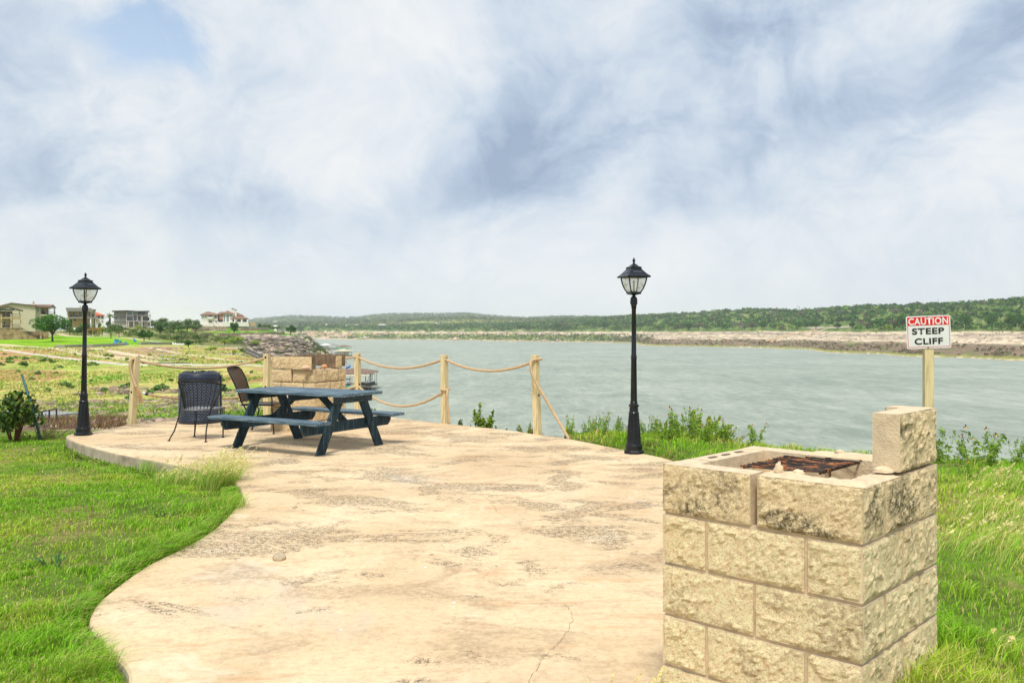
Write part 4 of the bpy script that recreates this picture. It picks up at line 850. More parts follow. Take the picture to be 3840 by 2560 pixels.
def lamp_mesh(root, rot):
    m = MB(); m.lathe([(.128, 0), (.126, .036), (.112, .048)], 8, rot=math.pi / 8); m.build('plinth', MLAMP, root, bevel=.003)
    m = MB(); m.lathe([(.105, .04), (.104, .10), (.098, .115), (.092, .122)], 32); m.lathe([(.096, .118), (.096, .128), (.091, .132)], 32)
    nf = 64; prof = [(.090, .13), (.084, .20), (.074, .34), (.065, .46), (.060, .50)]; vs = []; fs = []
    for j, (r_, z_) in enumerate(prof):
        for k in range(nf):
            fl_ = (k % 8) in (3, 4, 5) and 0 < j < 4; vs.append(((r_ - (.007 if fl_ else 0)) * math.cos(2 * math.pi * k / nf), (r_ - (.007 if fl_ else 0)) * math.sin(2 * math.pi * k / nf), z_))
    for j in range(4):
        for k in range(nf): fs.append((j * nf + k, j * nf + (k + 1) % nf, (j + 1) * nf + (k + 1) % nf, (j + 1) * nf + k))
    m.add(vs, fs); m.lathe([(.064, .495), (.066, .505), (.060, .515), (.055, .52), (.053, .575), (.064, .59), (.065, .602), (.050, .61), (.045, .625), (.046, .635), (.043, .64)], 32)
    m.build('base', MLAMP, root, smooth=False, bevel=0)
    m = MB(); nf = 48; vs = []; fs = []; prof = [(.0415, .635), (.034, 1.16), (.038, 1.175), (.038, 1.19), (.033, 1.20), (.037, 1.215), (.031, 1.225), (.027, 1.79), (.034, 1.80), (.030, 1.815), (.036, 1.825), (.036, 1.835), (.030, 1.84)]
    for (r_, z_) in prof:
        for k in range(nf): rr_ = r_ - (.0022 if (k % 4) in (1, 2) and r_ < .0345 or (k % 4) in (1, 2) and r_ > .041 else 0); vs.append((rr_ * math.cos(2 * math.pi * k / nf), rr_ * math.sin(2 * math.pi * k / nf), z_))
    for j in range(len(prof) - 1):
        for k in range(nf): fs.append((j * nf + k, j * nf + (k + 1) % nf, (j + 1) * nf + (k + 1) % nf, (j + 1) * nf + k))
    m.add(vs, fs); m.build('shaft', MLAMP, root, smooth=True)
    m = MB(); m.lathe([(.038, 1.84), (.045, 1.85), (.044, 1.905), (.036, 1.93), (.016, 1.948), (.022, 1.955), (.062, 1.965)], 24); m.lathe([(.074, 1.965), (.096, 1.972), (.096, 1.985), (.088, 1.992)], 4, rot=rot + math.pi / 4); m.build('collar', MLAMP, root)
    cg = [(.086, 1.99), (.116, 2.03), (.143, 2.085), (.160, 2.14), (.165, 2.175)]      # corner radius of the cage
    m = MB()
    for k in range(4):
        a = rot + math.pi / 4 + k * math.pi / 2; m.tube([(r_ * math.cos(a), r_ * math.sin(a), z_) for r_, z_ in cg], .0085, 6)
    for (r_, z_) in (cg[0], cg[-1]):
        c4 = [(r_ * math.cos(rot + math.pi / 4 + k * math.pi / 2), r_ * math.sin(rot + math.pi / 4 + k * math.pi / 2), z_) for k in range(4)]
        for k in range(4): m.beam(c4[k], c4[(k + 1) % 4], .014, .014)
    m.build('cage', MLAMP, root)
    for k in range(4):
        m = MB(); vs = []
        for (r_, z_) in cg:
            for j in (0, 1): a = rot + math.pi / 4 + (k + j) * math.pi / 2; vs.append(((r_ - .006) * math.cos(a), (r_ - .006) * math.sin(a), z_))
        m.add(vs, [(i * 2, i * 2 + 1, i * 2 + 3, i * 2 + 2) for i in range(4)]); m.build('glass_pane', MGLASS, root)
    m = MB(); m.lathe([(.028, 1.99), (.022, 2.00), (.013, 2.02), (.011, 2.10), (.016, 2.12), (.004, 2.14)], 12); m.build('bulb', pmat('frosted_bulb', (.72, .68, .55), .4), root, smooth=True)
    rf = [(.212, 2.172), (.220, 2.180), (.218, 2.190), (.174, 2.215), (.132, 2.25), (.104, 2.275), (.098, 2.290), (.104, 2.294), (.104, 2.302), (.068, 2.312), (.035, 2.335), (.012, 2.35)]
    m = MB(); m.lathe(rf, 4, rot=rot + math.pi / 4); ro = m.build('roof', MLAMP, root)
    m = MB(); m.lathe([(.010, 2.345), (.015, 2.353), (.010, 2.36), (.016, 2.372), (.019, 2.385), (.014, 2.40), (.003, 2.42)], 12); f_ = m.build('finial', MLAMP, root, smooth=True)
    m = MB()
    for k in range(4):
        a = rot + k * math.pi / 2; c_, s_ = math.cos(a), math.sin(a)
        def q(r_, z_, w): return (r_ * c_ * .7071 - w * s_, r_ * s_ * .7071 + w * c_, z_)
        m.add([q(.1695, 2.2245, -.066), q(.1695, 2.2245, .066), q(.1355, 2.2535, .053), q(.1355, 2.2535, -.053)], [(0, 1, 2, 3)])
    m.build('solar_panel', MSOLAR, root)
l1 = thing('post_lamp', 'black post lamp standing on the left end of the patio slab', 'street lamp', (-6.385, 12.92, 0), 0, 'black post lamps beside the patio'); lamp_mesh(l1, math.radians(66))
for c in l1.children: pass
l1.rotation_euler = (math.radians(-.2), math.radians(.7), 0)
l2 = dup(l1, (1.545, 11.0, -.004), math.radians(42), 'black post lamp rising from the grass at the patio edge in front of the lake'); l2.scale = (1.03, 1.03, 1.025)
# ================================================================== warning sign
MSW = pmat('white_sign_sheet', (.74, .76, .73), .45, var=.05, scale=6); MSR = pmat('red_sign_ink', (.72, .008, .006), .5, var=.05); MSK = pmat('black_sign_ink', (.012, .012, .012), .5)
sg = thing('warning_sign', 'white and red warning sign reading CAUTION STEEP CLIFF on a pale post', 'sign', (4.62, 9.6, .02), math.radians(-9))
m = MB(); m.bb(-.048, .048, -.0, .09, 0, 1.36); m.build('post', MPOST, sg, bevel=.004)
pn = MB(); hw_, hh_ = .231, .181; cr_ = .018; rp = []
for (cx_, cz_, a0) in ((hw_ - cr_, hh_ - cr_, 0), (-hw_ + cr_, hh_ - cr_, 90), (-hw_ + cr_, -hh_ + cr_, 180), (hw_ - cr_, -hh_ + cr_, 270)):
    for k in range(5): a = math.radians(a0 + 22.5 * k); rp.append((cx_ + cr_ * math.cos(a), cz_ + cr_ * math.sin(a)))
Mx = Matrix.Translation((0, -.004, 0)) @ Matrix.Rotation(math.radians(90), 4, 'X'); pn.prism(rp, 0, .003, M=Mx)
panel = pn.build('panel', MSW, sg, smooth='fix'); panel.data.polygons.foreach_set('use_smooth', [False] * len(panel.data.polygons)); panel.location = (-.012, 0, 1.515); panel.rotation_euler = (0, math.radians(-2.2), 0)
fy = -.0085
m = MB(); m.add([(-.219, fy, .075), (.219, fy, .075), (.219, fy, .168), (-.219, fy, .168)], [(0, 1, 2, 3)]); m.build('red_band', MSR, panel)
m = MB()
for (x0_, x1_, z0_, z1_) in ((-.219, .219, -.166, -.161), (-.219, -.214, -.161, .075), (.214, .219, -.161, .075)): m.add([(x0_, fy, z0_), (x1_, fy, z0_), (x1_, fy, z1_), (x0_, fy, z1_)], [(0, 1, 2, 3)])
m.build('red_border', MSR, panel)
def text(s, w, h, cx_, cz_, mat, name):
    cu = bpy.data.curves.new(name, 'FONT'); cu.body = s; cu.size = 1; cu.align_x = 'CENTER'; cu.extrude = 0; cu.offset = .028; cu.space_character = 1.08
    o = bpy.data.objects.new(name, cu); COL.objects.link(o); bpy.context.view_layer.update(); dg = bpy.context.evaluated_depsgraph_get()
    me = bpy.data.meshes.new_from_object(o.evaluated_get(dg)); bpy.data.objects.remove(o); n = len(me.vertices); co = np.zeros(n * 3, np.float32); me.vertices.foreach_get('co', co); co = co.reshape(-1, 3)
    mn, mx_ = co.min(0), co.max(0); q = np.zeros_like(co); q[:, 0] = (co[:, 0] - (mn[0] + mx_[0]) / 2) / (mx_[0] - mn[0]) * w + cx_; q[:, 2] = (co[:, 1] - (mn[1] + mx_[1]) / 2) / (mx_[1] - mn[1]) * h + cz_; q[:, 1] = fy - .0022
    me.vertices.foreach_set('co', q.ravel()); me.update(); me.materials.append(mat); r = bpy.data.objects.new(name, me); COL.objects.link(r); r.parent = panel; return r
text('CAUTION', .415, .078, 0, .1205, MSW, 'lettering'); text('STEEP', .335, .070, -.005, .012, MSK, 'lettering'); text('CLIFF', .295, .070, -.002, -.1, MSK, 'lettering')
m = MB()
for z_ in (.168, -.170): m.lathe([(.006, 0), (.004, .003)], 8, (0, 0, 0))
for z_ in (.166, -.169): m = MB(); m.box((-.01, fy - .002, z_), (.012, .004, .012)); m.build('screw', MRUST, panel)
# ================================================================== wire fence remnant on the left
wf_ = thing('wire_fence', 'leaning teal metal stake holding a rusty wire mesh at the left patio end', 'fence', (-7.75, 14.3, -.3))
tp = Vector((-8.08 + 7.75, 0, 1.13)); m = MB(); m.tube([(0, 0, 0), tp * .5 + Vector((.01, 0, 0)), tp], .020, 8); m.build('stake', pmat('teal_paint', (.035, .11, .12), .6, var=.4, scale=20), wf_, smooth=True)
m = MB()
for k in range(11):
    f = k / 10; m.tube([(.0 + .16 * k - .3 * 0, .02 + .04 * k, .02), (-.14 + .155 * k + .02 * math.sin(k), .04 * k, .55 + .02 * math.sin(k * 2)), (-.27 + .15 * k, .04 * k + .02, 1.02 - .35 * (f - .2) ** 2 + .02 * math.sin(k * 3))], .0022, 3)
for j in range(9):
    z_ = .08 + j * .11; m.tube([(-.3 * z_ + .158 * k, .04 * k, z_ + .012 * math.sin(k * 1.7 + j)) for k in range(11)], .0022, 3)
for k in range(1, 9): m.tube([(-.2 - .16 * k, .02 * k, .02), (-.33 - .15 * k, .02 * k, .9 - .03 * k)], .0022, 3)
for j in range(7): z_ = .1 + j * .13; m.tube([(-.3 * z_ - .16 * k, .02 * k, z_ + .01 * math.sin(k + j)) for k in range(9)], .0022, 3)
m.build('wire_mesh', pmat('rusty_wire', (.12, .07, .04), .9, .3, var=.3), wf_)
# ================================================================== foliage tools
def unit(n): 
    v = rng.normal(size=(n, 3)); return v / np.linalg.norm(v, axis=1)[:, None]
def leaves(Pn, size, col, nrm=None, asp=1.6, name='leaves', mat=None, parent=None, mix=.5):
    """a small diamond leaf (or leaf clump) at every point"""
    n = len(Pn); size = np.broadcast_to(size, (n,)); a = unit(n)
    nn = a if nrm is None else nrm * mix + a * (1 - mix); nn = nn / (np.linalg.norm(nn, axis=1)[:, None] + 1e-9)
    t = np.cross(nn, unit(n)); t /= np.linalg.norm(t, axis=1)[:, None] + 1e-9; b_ = np.cross(nn, t)
    s = size[:, None]; V = np.stack([Pn - t * s * .5 * asp, Pn - b_ * s * .5 + nn * s * .12, Pn + t * s * .5 * asp, Pn + b_ * s * .5 + nn * s * .12], 1).reshape(-1, 3)
    F_ = np.arange(4 * n).reshape(-1, 4); return V, F_, np.repeat(col, 4, 0)
def jitcol(base, n, v=.25, alt=None, pa=.3):
    c = np.tile(np.array(base), (n, 1)) * (1 + v * rng.uniform(-1, 1, (n, 1))) * (1 + .08 * rng.uniform(-1, 1, (n, 3)))
    if alt is not None: k = rng.random(n) < pa; c[k] = np.array(alt) * (1 + v * rng.uniform(-1, 1, (k.sum(), 1)))
    return np.clip(c, 0, 1)
def crown(n, rx, ry, rz, cz, lobes, size, base, alt=None, droop=0, v=.3):
    """leaf clumps gathered on many small lobes inside an ellipsoid: uneven outline, gaps between lobes"""
    lc = unit(lobes) * (rng.uniform(.35, .85, (lobes, 1))); lc[:, 2] = np.where(lc[:, 2] < -.35, lc[:, 2] * .4, lc[:, 2]); lr = rng.uniform(.22, .42, lobes)
    k = rng.integers(0, lobes, n); d = unit(n); r = rng.uniform(.55, 1, n) ** .5
    p = lc[k] + d * (lr[k] * r)[:, None]; p[:, 2] -= droop * (p[:, 0] ** 2 + p[:, 1] ** 2) * .3
    lobe_tone = rng.uniform(.72, 1.3, lobes)[k][:, None]
    P_ = p * np.array([rx, ry, rz]) + np.array([0, 0, cz]); return leaves(P_, size * rng.uniform(.7, 1.35, n), jitcol(base, n, v, alt, .3) * lobe_tone, d, mix=.55)
def join(parts):
    V, F_, C = [], [], []; o = 0
    for v, f, c in parts: V.append(v); F_.append(f + o); C.append(c); o += len(v)
    return np.concatenate(V), np.concatenate(F_), np.concatenate(C)
def blades(X, Y, Z, h, w, col, lean=(.25, .05), curl=.5, tip=.6):
    n = len(X); a = rng.uniform(0, 2 * math.pi, n); wx, wy = np.cos(a) * w / 2, np.sin(a) * w / 2
    la = rng.normal(0, .42, (n, 2)) * h[:, None]; la[:, 0] += lean[0] * h; la[:, 1] += lean[1] * h
    b0 = np.stack([X - wx, Y - wy, Z - .01], 1); b1 = np.stack([X + wx, Y + wy, Z - .01], 1)
    m = np.stack([X + la[:, 0] * .35, Y + la[:, 1] * .35, Z + h * .6], 1); d = np.stack([wx, wy, 0 * wx], 1) * .75
    t = np.stack([X + la[:, 0] * (1 + curl * .4), Y + la[:, 1] * (1 + curl * .4), Z + h * rng.uniform(.75, 1.0, n)], 1)
    V = np.stack([b0, b1, m - d, m + d, t], 1).reshape(-1, 3); o = np.arange(n)[:, None] * 5
    F_ = np.concatenate([o + np.array([0, 1, 3]), o + np.array([0, 3, 2]), o + np.array([2, 3, 4])]); C = np.repeat(col, 5, 0); C[0::5] *= .8; C[1::5] *= .8
    return V, F_, C
GFOOT = [tuple((O1 + A1 * a + B1 * b_)[:2]) for a, b_ in ((-.01, -.01), (LA1 + .01, -.01), (LA1 + .01, LB1 + .01), (-.01, LB1 + .01))]
# ------------------------------------------------------------------ lawn grass: single blades
def sample(n, u0, u1, d0, d1, p=1.0):
    d = np.exp(rng.uniform(math.log(d0), math.log(d1), n)); u = rng.uniform(u0, u1, n); return (u - CX) / FP * d, d
def lawn_part(n, u0, u1, d0, d1, edge_h, hbase):
    X, Y = sample(n, u0, u1, d0, d1); sp = poly_sd(X, Y, PATIO); pl_ = poly_sd(X, Y, PLAT); gf = poly_sd(X, Y, GFOOT)
    bare = fbm(X * .9, Y * .9, 71, 4); fine = fbm(X * 5, Y * 5, 72, 3)
    keep = (sp > .012) & (pl_ < .35) & (gf > .012) & ((bare < .60) | (rng.random(n) < .35))
    X, Y, sp, bare, fine = X[keep], Y[keep], sp[keep], bare[keep], fine[keep]; n = len(X); Z = zf(X, Y)
    tuft = sst(fine, .45, .7); h = hbase * (.45 + .9 * tuft) * rng.uniform(.6, 1.3, n) * (1 + edge_h * np.exp(-sp / .18))
    w = (.0030 + .00055 * Y) * rng.uniform(.7, 1.3, n)
    yel = sst(fbm(X * 1.3, Y * 1.3, 73, 4), .40, .70); g = np.array([.29, .58, .028]); yg = np.array([.56, .70, .07]); stw = np.array([.80, .64, .27])
    C = g + (yg - g) * (yel * rng.uniform(.4, 1, n))[:, None]; k = rng.random(n) < (.07 + .17 * yel); C[k] = stw * rng.uniform(.7, 1.1, (k.sum(), 1))
    C *= rng.uniform(.62, 1.2, (n, 1)); return blades(X, Y, Z, h, w, C)
def edge_part(n):
    # blades creeping over the slab's left edge, leaning onto it
    P_ = np.array(PATIO); k = [i for i in range(len(P_)) if P_[i][0] < .2 and P_[i][1] < 11.6 and P_[i][1] > 1.6 and not (P_[i][1] > 9.9 and P_[i][0] < -5.6)]; i = rng.choice(k, n); j = (i + 1) % len(P_); t_ = rng.random((n, 1)); q_ = P_[i] * (1 - t_) + P_[j] * t_
    d = P_[j] - P_[i]; L = np.linalg.norm(d, axis=1)[:, None] + 1e-9; nr = np.stack([-d[:, 1], d[:, 0]], 1) / L; s_ = np.where(poly_sd(q_[:, 0] + nr[:, 0] * .05, q_[:, 1] + nr[:, 1] * .05, PATIO) < 0, 1, -1)[:, None]; nr = nr * s_
    o = rng.uniform(.01, .11, (n, 1)) * (1 + fbm(q_[:, 0] * 3, q_[:, 1] * 3, 75, 3)[:, None]); X, Y = (q_ - nr * o).T; Z = zf(X, Y); w_ = fbm(q_[:, 0] * 2.2, q_[:, 1] * 2.2, 76, 4); h = (.025 + .09 * sst(w_, .35, .7)) * rng.uniform(.4, 1.2, n) + np.where(Y > 7.8, .04, 0)
    C = np.array([.27, .54, .035]) * rng.uniform(.6, 1.3, (n, 1)); k2 = rng.random(n) < .2; C[k2] = np.array([.58, .50, .18]) * rng.uniform(.7, 1.1, (k2.sum(), 1))
    V, F_, C = blades(X, Y, Z, h, (.0032 + .0005 * Y), C, (0, 0)); V = V.reshape(n, 5, 3); V[:, 2:4, :2] += (nr * h[:, None] * .25)[:, None]; V[:, 4, :2] += nr * h[:, None] * .75; V[:, 4, 2] = np.where(h > 0, V[:, 4, 2] - h * .15, V[:, 4, 2]); return V.reshape(-1, 3), F_, C
V, F_, C = join([lawn_part(170000, -250, 1000, 3.3, 17.5, .9, .038), lawn_part(110000, 2450, 4150, 2.5, 13.6, .5, .058), lawn_part(34000, 2080, 3000, 9.6, 14.0, .6, .065), edge_part(16000), lawn_part(26000, -3200, -250, 1.8, 9, .5, .05), lawn_part(14000, 4150, 6500, 1.6, 8, .5, .055)])
tag(npmesh('lawn_grass', V, F_, MGRASS, col=np.clip(C, 0, 1)), kind='stuff')
# tall seeding tufts ------------------------------------------------
def tuft(name, label, x_, y_, rad_, n, h, lean, straw=.5, heads=True, group=None, flat=1.0):
    z_ = zat(x_, y_); r = rad_ * np.sqrt(rng.random(n)); a = rng.uniform(0, 6.283, n); X, Y = r * np.cos(a), r * np.sin(a) * flat; hh = h * rng.uniform(.45, 1.1, n)
    g = jitcol((.32, .56, .05), n, .3, (.78, .70, .24), straw * .6); parts = [blades(X, Y, np.zeros(n), hh, np.full(n, .0042), g, lean, .9)]
    if heads:
        k = n // 5; i = rng.integers(0, n, k); lx = lean[0] * hh[i] * 1.3 + rng.normal(0, .3, k) * hh[i]; hx, hy, hz = X[i] + lx, Y[i] + lean[1] * hh[i] + rng.normal(0, .2, k) * hh[i], hh[i] * rng.uniform(.95, 1.25, k)
        B0 = np.stack([X[i], Y[i], 0 * hx], 1); T_ = np.stack([hx, hy, hz], 1); dv = np.array([.0012, 0, 0]); M2 = (B0 + T_) / 2 + np.array([-.15, 0, .1]) * hh[i][:, None]
        Vs = np.stack([B0 - dv, B0 + dv, M2 + dv, M2 - dv, T_ + dv, T_ - dv], 1).reshape(-1, 3); o = np.arange(k)[:, None] * 6
        Fs = np.concatenate([o + np.array(q) for q in ((0, 1, 2), (0, 2, 3), (3, 2, 4), (3, 4, 5))]); parts.append((Vs, Fs, np.repeat(jitcol((.74, .68, .28), k, .2), 6, 0)))
        m_ = 7; q = np.repeat(T_, m_, 0) - np.repeat(T_ - M2, m_, 0) * np.tile(np.linspace(0, .35, m_), k)[:, None]; v_, f_, c_ = leaves(q, .011, jitcol((.85, .76, .36), len(q), .2), asp=2.4)
        f3 = np.concatenate([f_[:, [0, 1, 2]], f_[:, [0, 2, 3]]]); parts.append((v_, f3, c_))
    V, F_, C = join(parts); o = npmesh(name, V, F_, MGRASS, col=np.clip(C, 0, 1)); o.location = (x_, y_, z_); return tag(o, label, 'grass tuft', group)
tp_ = lambda u, yy, z_=0: P(u, yy, z_)
a = tp_(812, 1838, -.10); tuft('grass_tuft', 'tallest straw tipped grass tuft, at the inner bend of the patio edge', a[0] - .02, a[1], .20, 900, .36, (.42, .0), .3)
a = tp_(690, 1815, -.16); tuft('grass_tuft', 'short green grass tuft against the low patio kerb, left of the tallest tuft', a[0], a[1], .34, 800, .26, (.45, 0), .25)
a = tp_(585, 1785, -.2); tuft('grass_tuft', 'small dark green grass tuft at the foot of the patio kerb', a[0], a[1], .22, 260, .17, (.3, 0), .1, False)
a = tp_(880, 1900); tuft('grass_tuft', 'low green grass tuft spreading onto the patio below the bend', a[0] - .12, a[1], .22, 420, .16, (.5, -.3), .2, False)
a = tp_(690, 2050); tuft('grass_tuft', 'dark green grass tuft at the middle of the left patio edge', a[0] - .15, a[1], .20, 420, .15, (.5, -.2), .15, False)
a = tp_(400, 2500); tuft('grass_tuft', 'grass tuft at the bottom left corner of the patio', a[0] - .12, a[1], .16, 420, .13, (.6, -.2), .25, False)
tuft('grass_tuft', 'thin straw seed heads at the near barbecue pit foot, patio side', .50, 3.42, .19, 230, .24, (.5, .1), .8)
for (x_, y_, h, lb_) in ((2.75, 5.0, .34, 'straw coloured grass tuft beyond the curved pavers'), (3.35, 5.9, .36, 'tall straw grass tuft in the middle of the right lawn'), (2.2, 3.35, .22, 'grass tuft with pale seed heads near the bottom right corner'),
                         (3.2, 4.5, .30, 'straw grass tuft at the right picture edge'), (2.0, 2.95, .17, 'short grass tuft hugging the right foot of the near barbecue pit'), (4.2, 7.4, .26, 'pale grass tuft far back on the right lawn')):
    tuft('grass_tuft', lb_, x_, y_, .34 if h > .2 else .14, 300 if h > .2 else 240, h * .52, (.9, .1), .40)
# ------------------------------------------------------------------ wildflowers
MPET = vcmat('petal', .7, .2, .1)
def flower_mesh(seed, h, nst, spread):
    r_ = np.random.default_rng(seed); parts = []; heads = []
    for i in range(nst):
        a = r_.uniform(0, 6.283); rr_ = spread * r_.random() ** .5; top = np.array([rr_ * math.cos(a) * 1.3 + .05, rr_ * math.sin(a), h * r_.uniform(.6, 1.05)]); b0 = np.array([top[0] * .2, top[1] * .2, 0]); dv = np.array([.0022, 0, 0]); md = (b0 + top) / 2 + np.array([r_.uniform(-.02, .02), 0, .02])
        V = np.stack([b0 - dv, b0 + dv, md + dv, md - dv, top + dv * .6, top - dv * .6]); parts.append((V, np.array([(0, 1, 2), (0, 2, 3), (3, 2, 4), (3, 4, 5)]), np.tile([.16, .26, .05], (6, 1))))
        m_ = 26; f = r_.uniform(.05, .88, m_)[:, None]; q = b0 + (top - b0) * f + r_.normal(0, 1, (m_, 3)) * np.array([.035, .035, .018]) * (1.2 - f)
        v_, f_, c_ = leaves(q, r_.uniform(.010, .022, m_), np.array([.26, .42, .05]) * r_.uniform(.6, 1.3, (m_, 1)), asp=3.2); parts.append((v_, np.concatenate([f_[:, [0, 1, 2]], f_[:, [0, 2, 3]]]), c_))
        if r_.random() < .42: heads.append(top)
    return join(parts), heads
def flower_plant(seed, h, nst, spread, name='wildflower'):
    (V, F_, C), heads = flower_mesh(seed, h, nst, spread); root = thing(name, 'x', 'flower', (0, 0, 0))
    npmesh('stems', V, F_, MGRASS, root, np.clip(C, 0, 1))
    m = MB()
    for t_ in heads[:9]:
        t_ = Vector(t_); m = MB(); m.lathe([(.006, 0), (.007, .008), (.004, .018)], 6, t_, mi=0)
        for k in range(6):
            a = k * 1.047; d1 = Vector((math.cos(a), math.sin(a), 0)); s_ = Vector((-d1.y, d1.x, 0)); m.add([t_ + d1 * .005, t_ + d1 * .018 + s_ * .008 - Vector((0, 0, .004)), t_ + d1 * .026 - Vector((0, 0, .012)), t_ + d1 * .018 - s_ * .008 - Vector((0, 0, .004))], [(0, 1, 2, 3)], mi=1 + (k % 3 == 0))
        m.build('flower_head', [MSEED, MPR, MPY], root)
    return root
MSEED = pmat('flower_cone', (.09, .05, .03), .9); MPR = pmat('maroon_petal', (.20, .04, .015), .7, var=.4, scale=80); MPY = pmat('yellow_petal', (.72, .42, .03), .7, var=.3, scale=80)
fl_protos = [flower_plant(100 + i, h, n_, s_) for i, (h, n_, s_) in enumerate(((.42, 11, .16), (.50, 12, .15), (.34, 13, .18), (.45, 9, .12)))]
spots = []
for u in range(2062, 2520, 30): spots.append((u + random.uniform(-8, 8), random.uniform(.45, .85) if not 2330 < u < 2420 else .45, random.uniform(-.25, .45)))
spots += [(2560, 1.1, .3), (2600, 1.0, .5), (2640, .95, .1), (2705, .8, .3), (2745, .8, .4)]
used = [False] * 4
for i, (u, sc_, dy) in enumerate(spots):
    sp_y = np.interp(u, [2060, 2139, 2286, 2449, 2520, 2760], [12.6, 12.5, 12.1, 11.6, 11.2, 10.9]) + dy; x_ = (u - CX) / FP * sp_y; k = i % 4
    o = fl_protos[k] if not used[k] else dup(fl_protos[k]); used[k] = True; o.location = (x_, sp_y, zat(x_, sp_y) - .01); o.rotation_euler = (0, 0, random.uniform(0, 6)); o.scale = (sc_,) * 3
    grp = 'left' if u < 2340 else 'right'
    tag(o, 'feathery wildflower with maroon and yellow heads left of the lakeside lamp' if u < 2350 else 'feathery wildflower with maroon and yellow heads right of the lakeside lamp', 'flower', 'wildflowers along the cliff edge, left of the lamp' if u < 2350 else 'wildflowers along the cliff edge, right of the lamp')
for (u, d, sc_, lb_) in ((2838, 10.9, .85, 'lone small flower plant on the cliff edge seen above the rusty grate'), (3540, 9.15, 1.15, 'wildflower with drooping maroon heads just right of the sign post'), (3640, 8.7, .8, 'green feathery plant between the two tall right wildflowers'),
                     (3690, 8.9, 1.15, 'tallest feathery wildflower on the right cliff edge'), (3800, 9.0, .75, 'thin pale wildflower at the right picture edge'), (3650, 7.6, .6, 'small feathery weed in the dry patch of the right lawn')):
    x_ = (u - CX) / FP * d; o = dup(fl_protos[int(u) % 4], (x_, d, zat(x_, d)), random.uniform(0, 6), lb_, None, sc_)
    if 'group' in o: del o['group']
    tag(o, lb_, 'flower')
# ------------------------------------------------------------------ bushes near the patio
def bush(name, label, loc, rx, ry, rz, n, size, base, alt=None, stems=6, group=None, lobes=14, cat='bush', asp=1.6, up=0, stemcol=MBARK):
    o = thing(name, label, cat, loc, random.uniform(0, 6), group)
    V, F_, C = crown(n, rx, ry, rz, rz * 1.0, lobes, size, base, alt)
    npmesh('foliage', V, F_, MLEAF, o, np.clip(C, 0, 1)); m = MB()
    for i in range(stems):
        a = random.uniform(0, 6.28); m.tube([(0.03 * math.cos(a), .03 * math.sin(a), -.05), (rx * .3 * math.cos(a), ry * .3 * math.sin(a), rz * .6), (rx * .6 * math.cos(a), ry * .6 * math.sin(a), rz * random.uniform(1.1, 1.6))], [rz * .03, rz * .02, rz * .008], 5)
    m.build('stems', stemcol, o); return o
def plume_bush(name, label, loc, w, h, nst, base, alt, cat='bush', group=None, lean=.1):
    """many upright feathery shoots"""
    o = thing(name, label, cat, loc, 0, group); parts = []; m = MB()
    for i in range(nst):
        a = random.uniform(0, 6.28); rr_ = w * math.sqrt(random.random()); tx, ty, tz = rr_ * math.cos(a) + lean * h, rr_ * math.sin(a) * .7, h * random.uniform(.55, 1.05) * (1 - .35 * rr_ / w); k = 46
        f = rng.uniform(.12, 1, k)[:, None]; sp_ = h * .075 * (1.15 - f); q = np.array([tx * .35, ty * .35, 0]) + f * (np.array([tx, ty, tz]) - np.array([tx * .35, ty * .35, 0])) + rng.normal(0, 1, (k, 3)) * sp_ * np.array([1, 1, .5])
        parts.append(leaves(q, h * .045 * rng.uniform(.7, 1.3, k), jitcol(base, k, .3, alt, .35), asp=2.6)); m.tube([(tx * .3, ty * .3, -.03), (tx, ty, tz)], [.006, .002], 4)
    V, F_, C = join(parts); npmesh('foliage', V, F_, MLEAF, o, np.clip(C, 0, 1)); m.build('stems', MBARK, o); return o
YG, YG2 = (.25, .36, .035), (.42, .46, .07)
def near(u, d, dz=0): x_ = (u - CX) / FP * d; return (x_, d, dz)
plume_bush('cedar_bush', 'upright yellow green bush below the patio edge between the two right rope posts', near(1805, 14.9, -.30), .22, .68, 16, YG, (.12, .22, .03), lean=.02)
plume_bush('cedar_bush', 'small dark sprig beside the upright yellow green bush at the patio edge', near(1722, 15.0, -.22), .16, .30, 8, (.10, .17, .04), YG)
plume_bush('cedar_bush', 'thin green sprig right of the upright yellow green bush', near(1868, 14.4, -.28), .12, .36, 6, (.12, .2, .04), YG)
plume_bush('cedar_bush', 'green shoots at the foot of the rope post left of the lake view', near(1374, 16.6, -.2), .14, .42, 8, YG, (.15, .25, .04))
plume_bush('weed_clump', 'short yellow green weeds left of the rightmost rope post', near(1975, 13.7, -.12), .22, .30, 12, YG, (.5, .42, .12), 'weed')
plume_bush('willow_bush', 'wind blown yellow green bush right of the lakeside lamp', near(2600, 12.0, -.02), .42, .52, 26, (.30, .42, .04), YG2, lean=.28)
plume_bush('willow_bush', 'low round light green bush close right of the lakeside lamp', near(2490, 12.3, -.05), .26, .42, 16, (.24, .40, .04), YG2, lean=.1)
plume_bush('willow_bush', 'sparse straw tinged bush behind the left corner of the near barbecue pit', near(2700, 11.9, -.05), .34, .32, 16, (.30, .38, .07), (.50, .44, .16), lean=.25)
sh1 = bush('crape_myrtle', 'leafy green shrub with red stems at the left picture edge behind the lawn', near(52, 14.2, -.28), .46, .40, .50, 900, .055, (.055, .12, .02), (.16, .22, .03), stems=12, lobes=16, stemcol=pmat('red_stem', (.13, .045, .03), .8))
plume_bush('weed_clump', 'pale weeds growing under the wire mesh left of the lamp', near(150, 14.6, -.3), .55, .32, 22, (.30, .34, .12), (.50, .42, .18), 'weed')
plume_bush('weed_clump', 'grey green weed against the plinth of the left lamp', near(266, 13.1, -.25), .10, .38, 7, (.28, .36, .18), (.4, .45, .25), 'weed')
